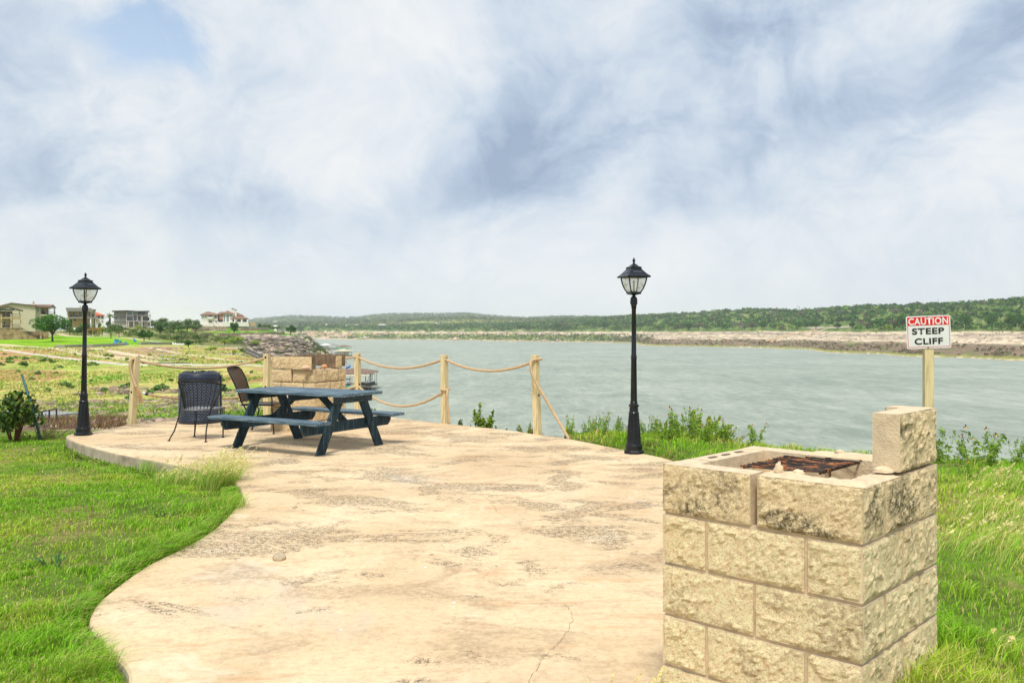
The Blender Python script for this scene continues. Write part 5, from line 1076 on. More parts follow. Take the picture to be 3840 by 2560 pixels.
plume_bush('weed_clump', 'blue green feathery weed lying in the left lawn', P(200, 2130, -.03) + (-.03,), .22, .12, 16, (.12, .32, .09), (.20, .40, .10), 'weed')
plume_bush('weed_clump', 'small dark green weed near the grass edge of the patio', P(620, 1940, -.03) + (-.03,), .12, .08, 10, (.08, .26, .03), (.15, .3, .04), 'weed')
# reddish dry brush just over the edge, left
n = 9000; X, Y = sample(n, -50, 470, 16.2, 30); keep = (fbm(X * .6, Y * .6, 81, 3) > .42); X, Y = X[keep], Y[keep]; Z = zf(X, Y); h = rng.uniform(.06, .26, len(X)); C = jitcol((.24, .13, .085), len(X), .35, (.30, .22, .11), .35)
V, F_, C = blades(X, Y, Z, h, np.full(len(X), .014), C, (.1, 0)); tag(npmesh('dry_brush', V, F_, MGRASS, col=np.clip(C, 0, 1)), kind='stuff')
# scree
def ico():
    bm = bmesh.new(); bmesh.ops.create_icosphere(bm, subdivisions=1, radius=1); V = np.array([v.co[:] for v in bm.verts]); F_ = np.array([[v.index for v in f.verts] for f in bm.faces]); bm.free(); return V, F_
IV, IF = ico()
def stones(X, Y, Z, s, flat, base, alt):
    n = len(X); R = rng.uniform(.6, 1.4, (n, len(IV), 1)) ; V = IV[None] * R * s[:, None, None] * np.array([1.25, .9, 1])[None, None]; V[:, :, 2] *= flat; a = rng.uniform(0, 6.28, n); ca, sa = np.cos(a)[:, None], np.sin(a)[:, None]
    V = np.stack([V[:, :, 0] * ca - V[:, :, 1] * sa, V[:, :, 0] * sa + V[:, :, 1] * ca, V[:, :, 2]], 2); V += np.stack([X, Y, Z], 1)[:, None]; F_ = (IF[None] + (np.arange(n) * len(IV))[:, None, None]).reshape(-1, 3)
    return V.reshape(-1, 3), F_, np.repeat(jitcol(base, n, .3, alt, .4), len(IV), 0)
MSTN = vcmat('stone_pieces', .95, 0, .1, .25, 6)
n = 11000; X, Y = sample(n, 60, 1060, 17, 62); k = (fbm(X * .22, Y * .16, 82, 4) > .44 + .10 * sst(Y, 42, 60)) & (Y < 62); X, Y = X[k], Y[k]; s = np.minimum(.03 + .16 * rng.random(len(X)) ** 4, .3) * (.5 + Y / 55)
V, F_, C = stones(X, Y, zf(X, Y) + s * .1, s, .45, (.36, .285, .205), (.19, .15, .12)); tag(npmesh('scree', V, F_, MSTN, col=np.clip(C, 0, 1)), kind='stuff')
# slope herbage: short dry grass and green tufts as one ground cover
n = 34000; X, Y = sample(n, -300, 1110, 17, 190); g_ = fbm(X / 5, Y / 9, 83, 4); bare = fbm(X / 9, Y / 20, 84, 4)
sc_ = sst(Y, 60, 40); k = (g_ > .44) & (bare < .60 + .0 * Y) & ((Y > 30) | (rng.random(n) < .5)); X, Y, g_ = X[k], Y[k], g_[k]; Z = zf(X, Y)
h = (.045 + .0007 * Y) * rng.uniform(.6, 1.6, len(X)) * (.6 + g_); C = jitcol((.42, .54, .09), len(X), .3, (.68, .58, .22), .45); C[g_ > .64] = jitcol((.28, .46, .07), int((g_ > .64).sum()), .3)
V, F_, C = blades(X, Y, Z, h, .010 + .0022 * Y, C, (.1, 0))
X2, Y2 = sample(9000, 200, 1060, 17, 50); k = fbm(X2 * .5, Y2 * .35, 85, 4) > .57; X2, Y2 = X2[k], Y2[k]; V2_, F2_, C2_ = blades(X2, Y2, zf(X2, Y2), rng.uniform(.08, .26, len(X2)), np.full(len(X2), .03) + .001 * Y2, jitcol((.24, .42, .05), len(X2), .3), (.1, 0)); V, F_, C = join([(V, F_, C), (V2_, F2_, C2_)])
tag(npmesh('slope_grass', V, F_, MGRASS, col=np.clip(C, 0, 1)), kind='stuff')
# dotted low shrubs on the slope
lsp = []
for i in range(3):
    o = thing('low_shrub', 'x', 'shrub'); V, F_, C = crown(420, .55, .5, .34, .28, 9, .11, (.15, .29, .07), (.25, .38, .10)); npmesh('foliage', V, F_, MLEAF, o, np.clip(C, 0, 1)); lsp.append(o)
ls_px = [(4, 1371, 1), (37, 1350, 1), (39, 1363, 1.1), (87, 1374, 1.3), (94, 1349, .8), (163, 1357, 1.2), (197, 1361, 1.2), (228, 1380, .7), (240, 1447, 1), (265, 1456, 1.3), (357, 1371, .9), (398, 1337, .9), (418, 1340, .8), (405, 1348, .6), (18, 1330, .6),
         (60, 1343, .6), (120, 1425, .7), (140, 1404, .9), (210, 1402, .6), (330, 1372, .7), (345, 1367, .8), (478, 1352, .7), (520, 1340, .6), (560, 1334, .6), (585, 1470, 1.2), (610, 1462, 1.4), (560, 1476, 1), (480, 1452, 1.2), (455, 1460, .9), (830, 1455, 1), (850, 1470, 1.4), (835, 1430, .8),
         (965, 1363, 1), (975, 1350, .8), (700, 1330, .6), (760, 1342, .5), (640, 1430, .7), (345, 1430, .6), (310, 1420, .7), (395, 1470, 1), (205, 1385, .5), (70, 1395, .6), (890, 1350, .5), (905, 1362, .6), (650, 1345, .4), (280, 1330, .5), (130, 1330, .5), (735, 1420, .6), (940, 1400, .7), (915, 1425, .8), (872, 1500, 1), (905, 1490, .8), (490, 1500, 1.2), (180, 1466, .8)]
for i, (u, yy, s_) in enumerate(ls_px):
    p = hit(u, yy, 17); o = lsp[i % 3] if i < 3 else dup(lsp[i % 3]); o.location = p; k = s_ * (.20 + p.y / 175); o.scale = (k * 1.25, k * 1.25, k); o.rotation_euler = (0, 0, random.uniform(0, 6))
    zone = 'above the paths' if yy < 1345 else ('below the white kerb line' if yy < 1400 else 'on the rough lower slope')
    tag(o, 'low dark green shrub dotting the dry hillside ' + zone, 'shrub', 'low shrubs dotting the hillside ' + zone)
# ================================================================== helpers for far things
MREND = pmat('cream_render', (.60, .53, .38), .85, var=.06, scale=1); MREND2 = pmat('tan_render', (.50, .36, .20), .85, var=.08, scale=1); MWHITE = pmat('white_render', (.74, .71, .62), .85, var=.06, scale=1)
MGREYW = pmat('grey_render', (.30, .30, .285), .85, var=.06, scale=1); MLGREY = pmat('pale_grey_render', (.52, .50, .45), .85, var=.06, scale=1); MROOFB = pmat('brown_roof', (.20, .125, .09), .85, var=.2, scale=2); MROOFT = pmat('terracotta_tile_roof', (.24, .14, .095), .85, var=.25, scale=1.5)
MROOFR = pmat('red_tile_roof', (.55, .12, .06), .8, var=.15, scale=2); MROOFG = pmat('grey_metal_roof', (.26, .24, .22), .6, var=.1); MWIN = pmat('window_glass', (.055, .075, .085), .15, var=.3, scale=.6, spec=.9); MWINT = pmat('teal_window_glass', (.14, .22, .21), .15, var=.3, scale=.6, spec=.9)
MDARK = pmat('dark_metal', (.035, .035, .035), .6); MFRAMEW = pmat('white_frame', (.72, .70, .64), .6); MSTONEW = pmat('mixed_field_stone', (.34, .20, .10), .9, var=.6, scale=.9, bump=.8, bscale=2, c2=(.52, .37, .20)); MCHIM = pmat('pale_chimney_stone', (.60, .52, .40), .9)  # dark metal: one even near-black for frames, rails and trim
MRETW = pmat('dry_stone_wall', (.26, .18, .13), .95, var=.5, scale=.9, bump=.9, bscale=2, c2=(.55, .42, .32)); MWOODP = pmat('warm_timber', (.42, .22, .09), .8, var=.2, scale=3); MGREEN = pmat('green_metal_roof', (.08, .25, .12), .6); MSTEEL = pmat('galvanised_steel', (.22, .23, .23), .5, .4)
def frame(name, label, cat, d, u0, y0, group=None, mats=None):
    """a thing whose local x,z axes run along the picture at distance d; returns root and photo->local mapping"""
    s = d / FP; an = math.atan((CX - u0) / FP); o = thing(name, label, cat, ((u0 - CX) * s, d, H - (y0 - HY) * s), an, group)
    return o, (lambda u: (u - u0) * s * math.cos(an)), (lambda y: (y0 - y) * s), s
def house_window(root, x0, x1, z0, z1, y, mat=None, arch=False, fr=None, nv=1):
    """frame (part) with its glass pane (sub-part)"""
    t_ = max(.08, (x1 - x0) * .06); m = MB()
    if arch:
        n = 10; cx_ = (x0 + x1) / 2; rx = (x1 - x0) / 2; rz = min(rx, (z1 - z0) * .6); zz_ = z1 - rz
        pts = [(x0, z0), (x1, z0)] + [(cx_ + rx * math.cos(math.pi * k / n), zz_ + rz * math.sin(math.pi * k / n)) for k in range(n + 1)]
        g = MB(); g.add([(a, y - .05, b_) for a, b_ in pts], [tuple(range(len(pts)))]); w = g.build('window', mat or MWIN, root); return w
    m.bb(x0, x1, y - .10, y + .02, z0, z0 + t_); m.bb(x0, x1, y - .10, y + .02, z1 - t_, z1); m.bb(x0, x0 + t_, y - .10, y + .02, z0 + t_, z1 - t_); m.bb(x1 - t_, x1, y - .10, y + .02, z0 + t_, z1 - t_)
    for k in range(1, nv): xx = x0 + (x1 - x0) * k / nv; m.bb(xx - t_ * .4, xx + t_ * .4, y - .08, y + .02, z0 + t_, z1 - t_)
    w = m.build('window', fr or MDARK, root); p = MB(); p.bb(x0 + t_ * .5, x1 - t_ * .5, y - .03, y + .01, z0 + t_ * .5, z1 - t_ * .5); p.build('pane', mat or MWIN, w); return w
def railing(root, x0, x1, y, z0, h, n=8, name='railing', mat=None):
    m = MB(); m.bb(x0, x1, y - .03, y + .03, z0 + h - .06, z0 + h); m.bb(x0, x1, y - .02, y + .02, z0 + .05, z0 + .1)
    for k in range(n + 1): xx = x0 + (x1 - x0) * k / n; m.bb(xx - .025, xx + .025, y - .025, y + .025, z0, z0 + h)
    return m.build(name, mat or MDARK, root)
def box(root, name, mat, *a): m = MB(); m.bb(*a); return m.build(name, mat, root)
def slab_roof(root, pts, y0, y1, th, mat, name='roof'):
    """roof sheet following a line of (x,z) points, running from y0 back to y1"""
    m = MB(); n = len(pts); vs = [(x, yy, z_ + dz) for dz in (0, th) for yy in (y0, y1) for x, z_ in pts]; fs = []
    for i in range(n - 1): fs += [(i, i + 1, n + i + 1, n + i), (2 * n + i, 3 * n + i, 3 * n + i + 1, 2 * n + i + 1), (i, 2 * n + i, 2 * n + i + 1, i + 1), (n + i, n + i + 1, 3 * n + i + 1, 3 * n + i)]
    fs += [(0, n, 3 * n, 2 * n), (n - 1, 3 * n - 1, 4 * n - 1, 2 * n - 1)]; m.add(vs, fs); return m.build(name, mat, root)
def hip(root, x0, x1, y0, y1, z0, z1, mat, rx0=None, rx1=None, name='roof'):
    ym = (y0 + y1) / 2; k = min((y1 - y0) / 2, (x1 - x0) / 2) * .95; rx0 = x0 + k if rx0 is None else rx0; rx1 = x1 - k if rx1 is None else rx1
    if rx1 < rx0: rx0 = rx1 = (rx0 + rx1) / 2
    m = MB(); m.add([(x0, y0, z0), (x1, y0, z0), (x1, y1, z0), (x0, y1, z0), (rx0, ym, z1), (rx1 + .01, ym, z1), (x0, y0, z0 - .25), (x1, y0, z0 - .25), (x1, y1, z0 - .25), (x0, y1, z0 - .25)],
                    [(0, 1, 5, 4), (1, 2, 5), (2, 3, 4, 5), (3, 0, 4), (0, 6, 7, 1), (1, 7, 8, 2), (2, 8, 9, 3), (3, 9, 6, 0), (9, 8, 7, 6)]); return m.build(name, mat, root)
# ------------------------------------------------------------------ house A: three storey cream house
hA, X, Z, s = frame('cream_house', 'three storey cream house with a brown gable roof and stone chimney, far left', 'house', 262, 60, 1262)
m = MB(); prof = [(X(-60), Z(1262)), (X(135), Z(1262)), (X(135), Z(1147)), (X(43), Z(1138)), (X(-60), Z(1165))]
m.add([(x_, 0, z_) for x_, z_ in prof] + [(x_, 9, z_) for x_, z_ in prof], [tuple(range(5))[::-1] if False else (0, 1, 2, 3, 4), (9, 8, 7, 6, 5)] + [(i, 5 + i, 5 + (i + 1) % 5, (i + 1) % 5) for i in range(5)]); m.build('gable_wall', MREND, hA)
slab_roof(hA, [(X(-66), Z(1167)), (X(43), Z(1137.5)), (X(138), Z(1147))], -.6, 9.6, .22, MROOFB)
box(hA, 'side_wall', MREND, X(135.3), X(155), 2.0, 11, Z(1262), Z(1149)); 
slab_roof(hA, [(X(133), Z(1147.5)), (X(213), Z(1149.5))], 1.0, 1.3, .18, MROOFB, 'fascia')
m = MB(); zr0, zr1 = Z(1149), Z(1138)
m.add([(X(95), 1.0, zr0 + .2), (X(192), 1.0, zr0), (X(205), 6, zr1), (X(60), 6, zr1), (X(220), 11, zr0), (X(95), 11, zr0), (X(192), 1.0, zr0 - .3), (X(220), 11, zr0 - .3), (X(205), 6, zr1 - .3), (X(95), 1, zr0 - .1), (X(95), 11, zr0 - .3)], [(0, 1, 2, 3), (3, 2, 4, 5), (1, 6, 8, 2), (2, 8, 7, 4), (0, 9, 6, 1), (9, 10, 7, 6)]); m.build('porch_roof', MROOFB, hA)
house_window(hA, X(140), X(149.5), Z(1170.5), Z(1154), 2.0, MWINT, fr=MFRAMEW); house_window(hA, X(138), X(150), Z(1202), Z(1186), 2.0, fr=MFRAMEW, nv=2)
box(hA, 'porch_wall', MREND, X(155), X(187), 5.5, 6.0, Z(1180), Z(1149)); house_window(hA, X(158), X(170), Z(1174), Z(1156), 5.5, fr=MFRAMEW, nv=3); 
box(hA, 'porch_floor', MREND, X(153), X(213), 1.6, 9, Z(1182), Z(1177.5)); box(hA, 'lower_wall', MREND, X(155), X(205), 3.4, 9, Z(1262), Z(1182.2))
for u, yy in ((181, 1.8), (189, 1.7), (206.5, 3.8), (211.5, 8.0)): box(hA, 'porch_post', MFRAMEW if u == 189 else MDARK, X(u), X(u + 2.2), yy, yy + .3, Z(1177.5), Z(1149.5))
railing(hA, X(155), X(212), 1.75, Z(1177.5), .85, 14); box(hA, 'covered_grill', MDARK, X(158), X(173), 2.6, 3.4, Z(1177.4), Z(1167.5))
box(hA, 'chimney', MCHIM, X(122), X(133), 3.2, 4.3, Z(1150), Z(1132)); box(hA, 'chimney_pot', MSTEEL, X(125.5), X(129.5), 3.5, 3.9, Z(1131.9), Z(1126))
box(hA, 'downpipe', MDARK, X(134.3), X(135.2), -.06, -.01, Z(1262), Z(1149))
# its stone terrace with the pillared veranda in front
tA, X, Z, s = frame('stone_terrace', 'stone terrace with a pillared veranda and glass gable, in front of the cream house', 'terrace', 246, 60, 1271)
box(tA, 'base_wall', MSTONEW, X(-60), X(86), 0, 11, Z(1279), Z(1229.5)); box(tA, 'coping', MCHIM, X(-60), X(87), -.15, 11, Z(1229.3), Z(1228))
m = MB(); st_ = [(X(86.2), Z(1279)), (X(140), Z(1279)), (X(140), Z(1269)), (X(86.2), Z(1242))]; m.add([(x_, 0, z_) for x_, z_ in st_] + [(x_, 1.2, z_) for x_, z_ in st_], [(0, 1, 2, 3), (7, 6, 5, 4), (3, 2, 6, 7), (1, 5, 6, 2), (0, 3, 7, 4)]); m.build('stair', MSTONEW, tA)
m = MB(); 
for f in (0, .5): m.beam((X(86), -.05, Z(1241) + .1 + f * .9), (X(140), -.05, Z(1268) + .1 + f * .9), .06, .06)
m.beam((X(64), -.05, Z(1221)), (X(86), -.05, Z(1231)), .06, .06); m.beam((X(86), -.05, Z(1231)), (X(140), -.05, Z(1258)), .06, .06)
for k in range(9): m.bb(X(86 + 6.7 * k), X(86 + 6.7 * k) + .06, -.08, -.02, Z(1241 + 3.4 * k), Z(1231.5 + 3.3 * k))
m.build('stair_railing', MDARK, tA); box(tA, 'stair_gate', MDARK, X(139.5), X(150), -.1, -.03, Z(1271), Z(1257)); box(tA, 'side_wall', MSTONEW, X(150.3), X(157), 0, 6, Z(1279), Z(1244)); box(tA, 'back_wall', MSTONEW, X(87), X(157), 6.2, 7, Z(1279), Z(1242.5)); box(tA, 'low_wall', MSTONEW, X(157.2), X(187), 5.5, 6, Z(1279), Z(1243.5))
for u in (2.3, 39, 73.5): box(tA, 'pillar', MREND2, X(u), X(u + 6), .4, 1.1, Z(1228), Z(1177)); box(tA, 'wall_lantern', MDARK, X(u + 2.2), X(u + 4), .2, .38, Z(1206), Z(1202.5))
box(tA, 'balcony_slab', MREND2, X(-60), X(79.4), .5, 8, Z(1194.5), Z(1189)); railing(tA, X(8.4), X(73), .75, Z(1189), 1.0, 14)
box(tA, 'veranda_wall', MREND2, X(-60), X(47), 7.4, 8, Z(1228), Z(1165)); box(tA, 'lower_veranda_wall', MREND, X(-60), X(36), 5.2, 5.6, Z(1228), Z(1195)); house_window(tA, X(22), X(36), Z(1188), Z(1171), 7.4, MWINT, nv=2, fr=MFRAMEW); house_window(tA, X(11), X(20), Z(1217), Z(1205), 5.2, fr=MFRAMEW)
slab_roof(tA, [(X(-60), Z(1172)), (X(25.5), Z(1150)), (X(87), Z(1165.5))], -.4, 9, .25, MROOFB); m = MB(); m.bb(X(-60), X(78), .5, .8, Z(1164.6), Z(1162.6))
for u in (1, 19.5, 38): m.bb(X(u), X(u + 2), .5, .8, Z(1189), Z(1153.5))
m.bb(X(72), X(75), .5, .8, Z(1177), Z(1164)); m.build('truss', pmat('teal_grey_timber', (.12, .17, .18), .6), tA); box(tA, 'gable_glass', MWIN, X(-20), X(55), 1.0, 1.05, Z(1163), Z(1158))
railing(tA, X(45), X(73), .75, Z(1228), 1.0, 10)
for x_, w in ((9, 9), (20, 5), (27, 8)): box(tA, 'garden_chair', MDARK, X(x_), X(x_ + w), 1.6, 2.3, Z(1227.9), Z(1220))
# ------------------------------------------------------------------ house B, C, D
hB, X, Z, s = frame('flat_roofed_house', 'tan house with stepped flat roof fascias and a long balcony, behind the left lamp', 'house', 335, 300, 1226)
box(hB, 'upper_wall', MREND, X(253), X(342), 1.6, 12, Z(1194), Z(1166.5)); box(hB, 'lower_wall', MREND2, X(270), X(338), 3, 12, Z(1228), Z(1194.5)); box(hB, 'side_block', MREND, X(344), X(359), 3, 12, Z(1228), Z(1163)); box(hB, 'end_wall', MREND, X(251.5), X(257), .2, 1.5, Z(1193), Z(1167))
box(hB, 'roof', MROOFG, X(247), X(343), -.6, 12, Z(1160), Z(1154)); box(hB, 'lower_fascia', MROOFG, X(249), X(350), -1.6, 1.2, Z(1167.5), Z(1160.8)); slab_roof(hB, [(X(341), Z(1161)), (X(361), Z(1162.4))], 2, 12.5, .4, MROOFG, 'side_roof')
box(hB, 'balcony', MROOFG, X(259), X(365), -.8, 1.5, Z(1194), Z(1188.5)); railing(hB, X(345), X(367), 2.2, Z(1188.5), 1.0, 6)
for a, b_ in ((273.5, 282), (297, 305.5)): house_window(hB, X(a), X(b_), Z(1187), Z(1170.5), 1.6, MWINT)
house_window(hB, X(333), X(339.5), Z(1186), Z(1170), 1.6, fr=MWOODP); house_window(hB, X(346.5), X(353), Z(1187), Z(1174.5), 3); house_window(hB, X(275.5), X(284), Z(1204), Z(1196.5), 3, fr=MDARK); box(hB, 'chimney', MCHIM, X(297.5), X(311), 4, 5.6, Z(1154), Z(1149.5)); box(hB, 'chimney_pot', MDARK, X(300), X(303), 4.4, 5, Z(1149.4), Z(1146))
for u in (264.5, 286): box(hB, 'balcony_chair', MDARK, X(u), X(u + 6), .4, 1.2, Z(1188.4), Z(1182))
for u in (258, 287, 310): box(hB, 'porch_post', MWOODP, X(u), X(u + 1.6), .0, .3, Z(1188.5), Z(1167.6))
for u, w in ((353, 3), (360, 4)): box(hB, 'stone_column', MCHIM if w == 4 else MDARK, X(u), X(u + w), .2, .8, Z(1224), Z(1194.5))
hC, X, Z, s = frame('red_roofed_house', 'white house with a red tiled hip roof, right of the left lamp', 'house', 420, 375, 1212)
box(hC, 'wall', MWHITE, X(356), X(391), 0, 9, Z(1216), Z(1181)); hip(hC, X(340), X(394), -.8, 10, Z(1181.5), Z(1169), MROOFR, X(352), X(360)); house_window(hC, X(366), X(375), Z(1193), Z(1183.5), 0, nv=2); house_window(hC, X(380), X(386.5), Z(1195), Z(1183.5), 0); house_window(hC, X(381), X(386), Z(1208), Z(1202), 0); box(hC, 'balcony', MGREYW, X(358), X(372), -1.2, 0, Z(1199), Z(1196.5))
hD, X, Z, s = frame('modern_grey_house', 'long modern grey house with a thin flat roof and many windows', 'house', 425, 490, 1225)
box(hD, 'upper_wall', MGREYW, X(427.5), X(472), 1.5, 13, Z(1205), Z(1167)); box(hD, 'mid_wall', MLGREY, X(472.2), X(516), .8, 13, Z(1205), Z(1167)); box(hD, 'right_wall', MLGREY, X(516.2), X(556), 1.6, 13, Z(1226), Z(1168)); box(hD, 'lower_wall', MLGREY, X(420), X(516), 2.2, 13, Z(1232), Z(1205.3)); box(hD, 'recess_shade', pmat('recess_shade_grey', (.22, .22, .21), .9), X(450), X(470), 1.35, 1.49, Z(1205), Z(1185))  # recess is a raised panel, its shade painted in as darker grey
slab_roof(hD, [(X(420), Z(1168)), (X(475), Z(1166)), (X(508), Z(1167.5))], -.6, 14, .35, MDARK); slab_roof(hD, [(X(506), Z(1168.2)), (X(562), Z(1167.2))], -.4, 14, .35, MDARK)
for a, b_, c_, e, nv, y_ in ((478, 494, 1181, 1169, 3, .8), (500.5, 513, 1181, 1170, 2, .8), (519, 543, 1179, 1169.5, 5, 1.6), (475, 498, 1202, 1186, 4, .8), (500.5, 513, 1202, 1183, 2, .8), (519.5, 526.5, 1203, 1185.5, 1, 1.6), (536.5, 561, 1202, 1188, 3, 1.6), (535, 540, 1219, 1206, 1, 1.6), (557, 564, 1220, 1206, 1, 3.0), (433.5, 440, 1193, 1189, 2, 1.5), (439, 441, 1174, 1170, 1, 1.5)):
    house_window(hD, X(a), X(b_), Z(c_), Z(e), y_, MWINT if c_ < 1190 else MWIN, nv=nv)
box(hD, 'balcony', MROOFG, X(518), X(566), -.6, 1.5, Z(1184), Z(1181)); railing(hD, X(519), X(566), -.5, Z(1181), 1.0, 12); 
for u in (473.5, 480, 500, 531, 562.5): box(hD, 'pillar', MLGREY, X(u), X(u + 3.6), -.5, .3, Z(1226), Z(1184.5 if u > 510 else 1203))
box(hD, 'terrace_slab', MLGREY, X(472), X(566), -.6, .9, Z(1205), Z(1203))
# ------------------------------------------------------------------ the mansion on the point
hE, X, Z, s = frame('white_mansion', 'large white villa with terracotta roofs, arched windows and outside stair on the hilltop', 'house', 575, 840, 1231)
q = .0935; U_ = lambda a: X(740 + a * q); V2 = lambda b_: Z(1140 + b_ * q)
box(hE, 'left_wing', MWHITE, U_(165), U_(820), 0, 14, V2(960), V2(430)); hip(hE, U_(110), U_(860), -1.2, 15, V2(430), V2(295), MROOFT, U_(385), U_(470)); hip(hE, U_(480), U_(860), -1.9, 6, V2(432), V2(342), MROOFT, U_(570), U_(680), 'gable_roof')
box(hE, 'middle_block', MWHITE, U_(822), U_(1040), 5, 15, V2(900), V2(400)); hip(hE, U_(780), U_(1120), 4, 16, V2(395), V2(296), MROOFT, U_(920), U_(1080), 'roof'); 
m = MB(); m.add([(U_(822), 1.5, V2(620)), (U_(1038), 1.5, V2(620)), (U_(1038), 5, V2(440)), (U_(822), 5, V2(440)), (U_(822), 1.5, V2(632)), (U_(1038), 1.5, V2(632))], [(0, 1, 2, 3), (4, 5, 1, 0)]); m.build('lean_to_roof', MROOFT, hE)
box(hE, 'tower_block', MWHITE, U_(1030), U_(1410), -.6, 13, V2(900), V2(370)); hip(hE, U_(990), U_(1450), -1.8, 14, V2(368), V2(250), MROOFT, U_(1200), U_(1235)); 
box(hE, 'right_wing', MWHITE, U_(1411), U_(2030), .4, 14, V2(900), V2(590)); hip(hE, U_(1315), U_(2070), -1.4, 14, V2(570), V2(400), MROOFT, U_(1640), U_(1680)); hip(hE, U_(1290), U_(1870), 3, 17, V2(440), V2(300), MROOFT, U_(1420), U_(1560)); box(hE, 'upper_right_wall', MWHITE, U_(1411), U_(1800), 4.5, 14, V2(589), V2(440))
for (a, b_, t_) in ((1378, 1480, 165), (1500, 1582, 215)):
    box(hE, 'chimney', MWHITE, U_(a), U_(b_), 2.6, 4.6, V2(560), V2(t_ + 25)); box(hE, 'chimney_cap', MDARK, U_(a - 6), U_(b_ + 6), 2.4, 4.8, V2(t_ + 24), V2(t_))
for (a, b_, c_, e) in ((445, 610, 510, 435), (1052, 1118, 490, 425), (1165, 1270, 490, 425), (1312, 1386, 495, 425), (1375, 1480, 705, 615), (1600, 1750, 735, 605), (1815, 1990, 745, 600), (830, 1020, 740, 640)): house_window(hE, U_(a), U_(b_), V2(c_), V2(e), -.62 if 1040 < a < 1350 else (4.9 if a == 830 else (-.02 if a == 445 else .38)), arch=True)
for (a, b_, c_, e, y_, mm) in ((218, 258, 530, 455, 0, MWIN), (318, 360, 530, 455, 0, MWIN), (697, 785, 578, 445, 0, MWIN), (463, 590, 752, 652, 0, MWIN), (1052, 1118, 712, 500, -.6, MWINT), (1165, 1270, 712, 500, -.6, MWINT)): house_window(hE, U_(a), U_(b_), V2(c_), V2(e), y_, mm, fr=MFRAMEW, nv=2)
box(hE, 'balcony', MWHITE, U_(412), U_(640), -1.5, -.05, V2(600), V2(515)); box(hE, 'balcony', MWHITE, U_(690), U_(815), -1.2, -.05, V2(640), V2(590)); m = MB()
for a in (1480, 1755, 1995): m = MB(); m.bb(U_(a), U_(a + 55), -1.0, .2, V2(745), V2(590)); m.build('loggia_column', MWHITE, hE)
m = MB(); st_ = [(880, 718), (2040, 718), (2090, 890), (960, 905)]; m.add([(U_(a), -3.5, V2(b_)) for a, b_ in st_] + [(U_(a), .3, V2(b_)) for a, b_ in st_], [(3, 2, 1, 0), (0, 1, 5, 4), (1, 2, 6, 5)]); m.build('terrace_wall', MWHITE, hE)
for (a0, b0, a1, b1) in ((660, 780, 850, 985), (800, 760, 975, 955)):
    m = MB(); m.beam((U_(a0), -1.0, V2(b0) + .3), (U_(a1), -6, V2(b1) + .3), .5, 1.9); m.build('stair_parapet', MWHITE, hE)
m = MB()
for k in range(14): f = k / 14; m.bb(U_(690 + 180 * f), U_(810 + 170 * f), -6 * f - 1.0, -6 * f - .5, V2(990), V2(800 + 180 * f))
m.build('stair', pmat('pink_stone_step', (.55, .42, .34), .9), hE); box(hE, 'plinth', MWHITE, U_(165), U_(750), -.8, -.05, V2(985), V2(800)); box(hE, 'garden_wall', MREND2, U_(2095), U_(2350), 2, 3, V2(890), V2(735))
# ------------------------------------------------------------------ pergola
hP, X, Z, s = frame('timber_pergola', 'timber pergola with stone piers and pale chimney beyond the mown lawn', 'pergola', 300, 385, 1264)
for a, b_, y_ in ((326, 372, 1236), (335, 395, 1229), (440, 458, 1231.5)):
    m = MB()
    for k in range(9): xx = X(a + (b_ - a) * (k + .5) / 9); m.bb(xx - .09, xx + .09, -1.2, 3.2, Z(y_), Z(y_) + .25)
    m.bb(X(a), X(b_), -.8, -.6, Z(y_) - .3, Z(y_)); m.bb(X(a), X(b_), 2.4, 2.6, Z(y_) - .3, Z(y_)); m.build('rafters', MWOODP, hP)
for u, y_ in ((327, -.7), (347, -.7), (376, -.7), (344, 2.5), (362, 2.5), (450, -.7), (442, 2.5)): box(hP, 'timber_post', MWOODP, X(u), X(u + 2.6), y_ - .12, y_ + .12, Z(1258), Z(1230.5 if y_ > 0 or u > 440 else 1237))
for a, b_, t_ in ((324, 337, 1257), (345, 352, 1255), (374, 380, 1254), (440, 446, 1253), (449, 456, 1252)): box(hP, 'stone_pier', MCHIM, X(a), X(b_), -1.1, -.3, Z(1270), Z(t_))
m = MB(); pr = [(384, 1270), (410, 1270), (410, 1262), (403, 1245), (398, 1230), (392, 1230), (389, 1242), (383, 1256)]; m.add([(X(a), -.4, Z(b_)) for a, b_ in pr] + [(X(a), 1.0, Z(b_)) for a, b_ in pr], [tuple(range(8)), tuple(range(15, 7, -1))] + [(i, (i + 1) % 8, 8 + (i + 1) % 8, 8 + i) for i in range(8)]); m.build('chimney', MCHIM, hP, smooth='fix').data.polygons.foreach_set('use_smooth', [False] * 10)
box(hP, 'bench_wall', MCHIM, X(416), X(440), -.9, -.4, Z(1270), Z(1261)); box(hP, 'floor_wall', MCHIM, X(335), X(384), 3.0, 3.4, Z(1270), Z(1258))
